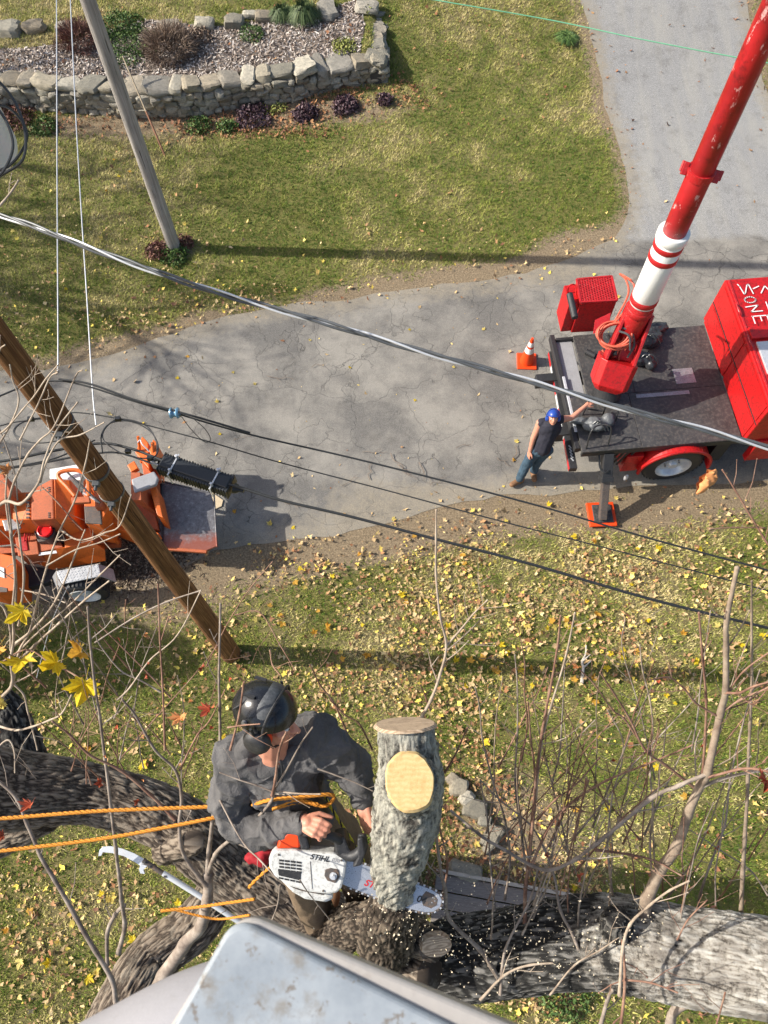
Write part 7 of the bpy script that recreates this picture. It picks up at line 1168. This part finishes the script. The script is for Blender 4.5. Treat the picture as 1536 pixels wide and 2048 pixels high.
rope('lanyard', 'orange rope wrapped round the waist of the climber', [(505, 1610, 3.34), (540, 1600, 3.28), (600, 1594, 3.26), (665, 1590, 3.3), (650, 1612, 3.34), (600, 1604, 3.33), (545, 1618, 3.32), (590, 1600, 3.3), (640, 1610, 3.3)], .008, RR)
rope('climbing_rope', 'short orange rope crossing the pole saw above the bucket', [(322, 1822, 3.9), (380, 1816, 3.9), (440, 1808, 3.85), (510, 1798, 3.8)], .0075, RR); rope('climbing_rope', 'thin frayed orange strap below the crossing rope', [(345, 1818, 4.0), (400, 1832, 4.0), (440, 1838, 4.0), (500, 1830, 3.9)], .006, RR)
rope('flip_line', 'yellow and black lanyard rope passing behind the chainsaw to the trunk', [(648, 1590, 3.5), (668, 1625, 3.5), (690, 1660, 3.5), (712, 1695, 3.5), (735, 1740, 3.5), (745, 1775, 3.6)], .007, ('yellowrope', 'black', 'yellowrope'))
# red pouch and yellow strap by the saw
pz = thing('pouch', 'small red fabric pouch hanging behind the chainsaw', 'pouch', D(515, 1715, 3.5)); remesh(MB().ell(D(515, 1716, 3.5), (.055, .04, .045)).ell(D(535, 1698, 3.48), (.05, .03, .03)), .008, 2, fabric_disp(22, .03, 8)).build('body', worn('red_fabric', srgb(150, 16, 30), .8, 0, .2, 20, None, 0, .4), pz, True, 180); MB().tube([D(528, 1700, 3.46), D(545, 1690, 3.4)], .008, 6).build('loop', M['black'], pz)
rope('saw_strap', 'yellow webbing strap looping below the chainsaw body', [(545, 1730, 3.34), (520, 1752, 3.36), (500, 1772, 3.38), (498, 1780, 3.38)], .007, ('rope', 'rope'))
# ------------------------------------------------------------------ CHAINSAW
SD = 3.30
sw = thing('chainsaw', 'white and orange top handle chainsaw whose bar passes behind the stem', 'chainsaw', D(620, 1725, SD))
def sp_(pts, h1, h0): return [D(x, y, SD)+BACK*h1 for x, y in pts], BACK*(h0-h1)
def sprism(pts, h1, h0, nm, mt, bev=.006): t_, o_ = sp_(pts, h1, h0); return MB().poly(t_, o_).build(nm, M[mt], sw, bevel=bev)
M['sawwhite'] = worn('scuffed_white_casing', srgb(206, 206, 202), .4, 0, .05, 8, srgb(96, 90, 84), .26, .1); M['bar'] = worn('polished_bar_steel', (.50, .52, .56, 1), .3, .55, .1, 20, (.16, .16, .18, 1), .18, .1)
sprism([(545, 1700), (552, 1692), (590, 1692), (640, 1697), (668, 1698), (688, 1706), (694, 1718), (690, 1745), (684, 1768), (674, 1778), (655, 1780), (620, 1776), (580, 1764), (552, 1746), (541, 1728), (540, 1710)], .04, -.03, 'side_cover', 'sawwhite', .010)
sprism([(554, 1692), (560, 1672), (575, 1658), (592, 1654), (602, 1660), (604, 1690)], .035, -.07, 'rear_cover', 'coneo', .012); sprism([(592, 1655), (604, 1652), (616, 1668), (622, 1692), (604, 1694)], .037, -.07, 'rear_handle_joint', 'black', .01)
sprism([(548, 1745), (600, 1772), (640, 1782), (665, 1782), (668, 1796), (652, 1802), (610, 1796), (585, 1782)], .02, -.09, 'lower_casing', 'sawwhite', .015); sprism([(560, 1700), (680, 1700), (680, 1770), (600, 1768), (556, 1744)], -.035, -.13, 'engine_block', 'paint_grey', .01)
MB().tube(cr([tuple(D(*p)) for p in ((600, 1668, SD-.0), (618, 1662, SD-.045), (645, 1668, SD-.055), (672, 1676, SD-.04), (692, 1690, SD-.0))], 8), np.interp(range(33), [0, 16, 32], [.024, .018, .024]), 14).build('top_handle', M['black'], sw, True); sprism([(668, 1668), (690, 1664), (700, 1690), (712, 1700), (700, 1714), (672, 1700)], .045, -.06, 'handle_mount', 'black', .01)
gd = MB().tube(cr([tuple(D(*p)) for p in ((676, 1702, SD-.02), (700, 1712, SD-.035), (718, 1706, SD-.05), (726, 1690, SD-.05), (724, 1668, SD-.04))], 7), np.interp(range(29), [0, 14, 28], [.020, .024, .018]), 12).build('hand_guard', M['black'], sw, True, 180); sprism([(716, 1662), (727, 1660), (732, 1690), (724, 1716), (706, 1720), (716, 1700)], .075, .02, 'guard_blade', 'black', .008)
# side vents
for r_ in range(4):
    for c_ in range(4):
        x = 561+c_*11.4+r_*.1; y = 1710+r_*6.4+c_*1.3; sprism([(x, y), (x+9.2, y+1), (x+9.2, y+4.6), (x, y+3.6)], .042, .036, 'vent', 'black', 0)
sprism([(558, 1729), (604, 1736), (603, 1752), (560, 1742)], .0425, .036, 'vent_window', 'black', .002)
for c_ in range(4): x = 560+c_*11.4; y = 1745+c_*2.4; sprism([(x, y), (x+9, y+1.6), (x+9, y+4.8), (x, y+3.2)], .042, .036, 'vent', 'black', 0)
sprism([(652, 1730), (662, 1727), (678, 1730), (681, 1745), (672, 1757), (656, 1752), (650, 1742)], .044, .038, 'nut_recess', 'rust', .004); nc = D(668, 1742, SD)+BACK*.04; MB().lathe(nc, BACK, [(0, .016), (.008, .016), (.008, .010)], 20).lathe(nc, BACK, [(0, .009), (.020, .009), (.020, .006)], 6).build('bar_nut', M['alu'], sw)
MB().bar(D(622, 1714, SD)+BACK*.041, D(626, 1768, SD)+BACK*.041, .0015, .002).build('casing_seam', M['rust'], sw); MB().tube(cr([tuple(D(544, 1735, SD)+BACK*.02), tuple(D(590, 1768, SD)+BACK*.03), tuple(D(650, 1782, SD)+BACK*.03)], 6), .003, 5).build('casing_seam', M['rust'], sw)
for x, y in ((560, 1701), (648, 1772), (684, 1712)): MB().cyl(D(x, y, SD)+BACK*.036, D(x, y, SD)+BACK*.044, .0045, None, 8).build('screw', M['rust'], sw)
# bar + chain
bp = [(672, 1722), (700, 1722), (760, 1741), (830, 1768), (862, 1780), (878, 1790), (884, 1802), (880, 1816), (866, 1825), (848, 1826), (815, 1818), (740, 1792), (690, 1772), (672, 1764)]
sprism(bp, -.005, -.012, 'guide_bar', 'bar', .001)
pp = cr([tuple(D(x, y, SD)-BACK*.0085) for x, y in bp[1:13]], 12); s = np.concatenate([[0], np.cumsum(np.linalg.norm(np.diff(pp, axis=0), axis=1))]); 
MB().tube(pp, .0035, 6).build('chain', M['rust'], sw)
for q_ in range(int(s[-1]/.0135)):
    c = np.array([np.interp(q_*.0135, s, pp[:, i]) for i in range(3)]); c2 = np.array([np.interp(q_*.0135+.005, s, pp[:, i]) for i in range(3)]); t_ = unit(c2-c); o_ = np.cross(t_, BACK); o_ = o_ if np.dot(o_, c-D(780, 1775, SD)) > 0 else -o_; MB().box(c+o_*.004, (.009, .008, .006), [t_, o_, BACK]).build('cutter', M['alu' if q_ % 2 else 'rust'], sw)
def text(s, c, ex, ey, size, mat, nm, parent, shear=0, off=.0008):
    cu = bpy.data.curves.new('t', 'FONT'); cu.body = s; cu.size = 1; cu.shear = shear; cu.extrude = 0.0; cu.offset = .02; o = bpy.data.objects.new('t', cu); COL.objects.link(o); dg = bpy.context.evaluated_depsgraph_get(); me = o.evaluated_get(dg).to_mesh(); v = np.array([x.co[:] for x in me.vertices])*size; f = [tuple(p.vertices) for p in me.polygons]; o.evaluated_get(dg).to_mesh_clear(); bpy.data.objects.remove(o)
    ez = unit(np.cross(ex, ey)); return MB().add(c+v[:, :1]*ex+v[:, 1:2]*ey+ez*off, f).build(nm, M[mat], parent)
def imdir(a): return unit(right*math.cos(a)-upi*math.sin(a)), unit(right*math.sin(a)+upi*math.cos(a))
ex, ey = imdir(.17); text('STIHL', D(621, 1709, SD)+BACK*.0405, ex, ey, .033, 'black', 'lettering', sw, .3); text('020', D(664, 1714, SD)+BACK*.0405, ex, ey, .022, 'paint_grey', 'lettering', sw, .2)
ex, ey = imdir(.33); text('STIHL', D(727, 1771, SD)-BACK*.0045, ex, ey, .040, 'redtape', 'lettering', sw, .25); text('04', D(832, 1803, SD)-BACK*.0045, ex, ey, .040, 'black', 'lettering', sw, .1); 
sprism([(852, 1783), (868, 1790), (876, 1800), (874, 1812), (862, 1818), (846, 1812), (842, 1796)], -.0046, -.0055, 'bar_tip', 'rust', 0)
for x, y in ((866, 1796), (870, 1803), (864, 1806)): MB().cyl(D(x, y, SD)-BACK*.005, D(x, y, SD)-BACK*.003, .0022, None, 8).build('rivet', M['alu'], sw)
# ------------------------------------------------------------------ pole saw
PD = 4.35; ps = thing('pole_saw', 'pole saw with curved pale blade resting below the left limb', 'pole saw', D(300, 1730, PD))
def pprism(pts, h1, h0, nm, mt): return MB().poly([D(x, y, PD)+BACK*h1 for x, y in pts], BACK*(h0-h1)).build(nm, M[mt], ps, bevel=.001)
M['blade'] = worn('pale_saw_blade', (.68, .70, .72, 1), .35, .3, .08, 20, (.3, .28, .26, 1), .1, .05)
pprism([(197, 1712), (199, 1700), (206, 1693), (222, 1692), (245, 1697), (268, 1706), (290, 1718), (296, 1726), (288, 1736), (270, 1724), (248, 1712), (225, 1706), (206, 1704), (203, 1711)], .003, 0, 'blade', 'blade'); pprism([(283, 1726), (296, 1730), (288, 1738), (291, 1746), (282, 1745), (279, 1737)], .012, 0, 'blade_hook', 'blade')
MB().tube([D(286, 1720, PD), D(330, 1750, PD)], .014, 10).build('ferrule', M['rust'], ps, True); MB().tube([D(326, 1746, PD), D(400, 1792, PD), D(470, 1838, PD+.02), D(560, 1890, PD+.05)], .016, 12).build('pole', M['blade'], ps, True)
for x, y in ((290, 1722), (300, 1731), (332, 1751)): MB().box(D(x, y, PD)+BACK*.014, (.016, .012, .01)).build('bolt', M['black'], ps)
# ------------------------------------------------------------------ flying and settled sawdust
k = 2200; pts = []
for i in range(k):
    if i < 1100: px, py, d = random.uniform(880, 1330), random.gauss(1872, 55), random.uniform(3.5, 4.0)
    elif i < 1750: px, py, d = random.gauss(790, 45), random.gauss(1815, 35), random.uniform(3.22, 3.6)
    else: px, py, d = random.gauss(1000, 170), random.gauss(1850, 120), random.uniform(3.3, 5)
    pts.append(D(px, py, d))
c0 = np.array(pts); a = unit3(rng.normal(0, 1, (k, 3))); b = unit3(np.cross(a, rng.normal(0, 1, (k, 3)))); L = (.0012+.0042*rng.random(k)**2.5)[:, None]; V = np.stack([c0-a*L-b*L*.6, c0+a*L-b*L*.6, c0+a*L+b*L*.6, c0-a*L+b*L*.6], 1).reshape(-1, 3)
tag(fast('sawdust', V, np.arange(len(V)).reshape(-1, 4), worn('fresh_sawdust', (.66, .56, .40, 1), .9), None), 'pale flying chips of sawdust around the cut and the dark limb', 'sawdust', kind='stuff')
# ------------------------------------------------------------------ AERIAL BUCKET
n = N('bucket_gelcoat'); a = n.noise(7, 6, .65); b = n.noise(38, 8, .8); col = n.ramp(a, [(.32, (.22, .25, .28, 1)), (.5, (.33, .36, .385, 1)), (.68, (.46, .48, .495, 1))]); f = n.math('ADD', n.math('MULTIPLY', b, .45), n.math('MULTIPLY', n.noise(10, 5, .65), .65)); col = n.mix(n.ramp(f, [(.56, BLK), (.66, (.6, .6, .6, 1))]), col, (.17, .13, .08, 1)); col = n.mix(n.ramp(n.noise(70, 5, .75), [(.58, BLK), (.64, (.8, .8, .8, 1))]), col, (.16, .13, .10, 1)); n.bump(b, .25, .002); M['gel'] = n.out(col, .5, 0, .35)
M['gelgrey'] = worn('grey_bucket_side', (.36, .35, .37, 1), .5, 0, .08, 6, (.2, .18, .15, 1), .12, .1)
bk = thing('aerial_bucket', 'scuffed pale fibreglass bucket rim with a rounded corner close to the camera', 'bucket', D(700, 2100, .8))
cz_ = 11.22; K = P(478, 1822, cz_); Kr = P(1045, 2062, cz_); Kl = P(322, 2075, cz_); er = unit(Kr-K); el = unit(Kl-K); A_ = K+er*1.3; Bq = K+el*1.1
def rounded(K, er, el, La, Lb, r, n_=12):
    """corner outline with a rounded nose"""
    ang = math.acos(np.clip(er.dot(el), -1, 1)); t = r/math.tan(ang/2); p1 = K+er*t; p2 = K+el*t; bis = unit(er+el); cc = K+bis*(r/math.sin(ang/2)); out = [K+er*La]; a1 = p1-cc; a2 = p2-cc; om = math.acos(np.clip(unit(a1).dot(unit(a2)), -1, 1))
    for i in range(n_+1): f = i/n_; out.append(cc+(a1*math.sin((1-f)*om)+a2*math.sin(f*om))/math.sin(om))
    out.append(K+el*Lb); return out
M['band'] = worn('beige_grey_flange', (.40, .37, .34, 1), .5, 0, .08, 9, (.26, .2, .15, 1), .12, .1)
K2 = P(468, 1832, cz_); er2 = unit(P(925, 2062, cz_)-K2); el2 = unit(P(330, 2075, cz_)-K2)
def shell(K_, e1, e2, zt_, hgt_, r_, nm, mt):
    rings = [[p+unit(K_-p+(e1+e2)*-.5)*(-o_)*0-V3(0, 0, z_) for p in rounded(K_+unit(e1+e2)*(.006-o_), e1, e2, 1.3, 1.1, r_)] for o_, z_ in ((.0, 0), (.003, .001), (.0055, .003), (.006, .007), (.006, hgt_))]
    rings = [[p+V3(0, 0, zt_) for p in q_] for q_ in rings]; k_ = len(rings[0]); mb = MB(); top = rings[0]+[K_+e1*1.3+e2*1.1+V3(0, 0, zt_)]; mb.add(np.array(top), [tuple(range(len(top)))[::-1]])
    for i in range(4): mb.add(np.vstack([rings[i], rings[i+1]]), [(j, j+1, k_+j+1, k_+j) for j in range(k_-1)])
    return mb.build(nm, M[mt], bk, True, 50)
shell(K2, er2, el2, .0, .02, .020, 'rim', 'gel'); shell(K, er, el, -.008, .03, .026, 'flange', 'band')
inn = [p-V3(0, 0, .036) for p in rounded(K+unit(er+el)*.01, er, el, 1.3, 1.1, .04)]; low = [p-V3(0, 0, .5) for p in rounded(K+unit(er+el)*.35, er, el, 1.3, 1.1, .04)]; k2 = len(inn); MB().add(np.vstack([inn, low]), [(j, j+1, k2+j+1, k2+j) for j in range(k2-1)]).build('side_wall', M['gelgrey'], bk, True, 50)
z2 = 10.9; L1 = P(95, 2110, z2); L2 = P(250, 2025, z2); L3 = P(385, 1945, z2); L4 = P(470, 1900, z2); L5 = P(520, 2120, z2)
arm = MB().tube(cr([L1+(L1-L2)*2-V3(0, .12, .1), L1-V3(0, .12, .1), L2-V3(0, .12, .1), L3-V3(-.02, .12, .1), L4-V3(-.1, .12, .1)], 8), .125, 32).build('support_arm', M['gelgrey'], bk, True)
ev = thing('shade_evergreen', 'unseen dense evergreen added left of the chipper to shade the lawn by the pole', 'shrub', (-11.0, 3.75, 0)); k = 5200  # unseen evergreen added to shade the ground around the brown pole
u_ = unit3(rng.normal(0, 1, (k, 3))); q_ = u_*rng.uniform(.75, 1.05, (k, 1))*V3(.95, .75, 2.7)+V3(-11.0, 3.75, 2.75); t1 = unit3(rng.normal(0, 1, (k, 3))); t2 = unit3(np.cross(t1, rng.normal(0, 1, (k, 3)))); L = rng.uniform(.06, .15, (k, 1)); V = np.stack([q_-t1*L, q_-t2*L*.5, q_+t1*L, q_+t2*L*.5], 1).reshape(-1, 3)
fast('foliage', V, np.arange(len(V)).reshape(-1, 4), M['fdark'], ev, {'tone': np.repeat(rng.random(k), 4)}); MB().tube([V3(-11, 3.75, 0), V3(-11, 3.75, 4.5)], [.1, .04], 8).build('trunk', M['fbrownplain'], ev)
# ------------------------------------------------------------------ bare trees west of the frame: they throw the dapple seen on lawn and road
def bare_tree(x, y, h, seed, label, lean=(0, 0), dens=4):
    rr = random.Random(seed); root = thing('bare_tree', label, 'tree', (x, y, 0), 'trees beyond the left edge'); big = MB(); small = MB()
    def grow(p, d, L, r, lv):
        q_ = [p]; dd = d
        for i in range(3): dd = unit(dd+np.array([rr.gauss(0, .16), rr.gauss(0, .16), rr.gauss(.05, .1)])); q_.append(q_[-1]+dd*L/3)
        (big if lv < 2 else small).tube(q_, np.linspace(r, r*.62, 4), 9 if lv < 2 else (5 if lv < 4 else 3), False)
        if lv >= 6: return
        for k_ in range(dens if lv > 0 else 5):
            a = rr.uniform(0, 6.28); s_ = unit(np.cross(dd, (math.cos(a), math.sin(a), .3))); st_ = q_[-1] if k_ < 2 else q_[rr.choice((1, 2))]; grow(st_, unit(dd*rr.uniform(.5, 1.0)+s_*rr.uniform(.45, .9)+V3(0, 0, .12)), L*rr.uniform(.58, .8), r*rr.uniform(.48, .62), lv+1)
    grow(V3(x, y, -.2), unit(V3(lean[0], lean[1], 1)), h*.3, h*.022, 0); big.build('trunk', M['greypole'], root, True, 180); small.build('crown', M['greypole'], root, False); return root
bare_tree(-19.5, 12.4, 14, 3, 'tall bare tree standing west of the grey pole, outside the picture', (.1, 0), 3)
bare_tree(-20.5, 8.8, 14, 11, 'tall bare tree standing west of the road, outside the picture', (.12, .02), 3)
bare_tree(-23.5, 10.6, 15, 21, 'smaller bare tree beside the road west of the chipper, outside the picture', (.1, 0), 3)
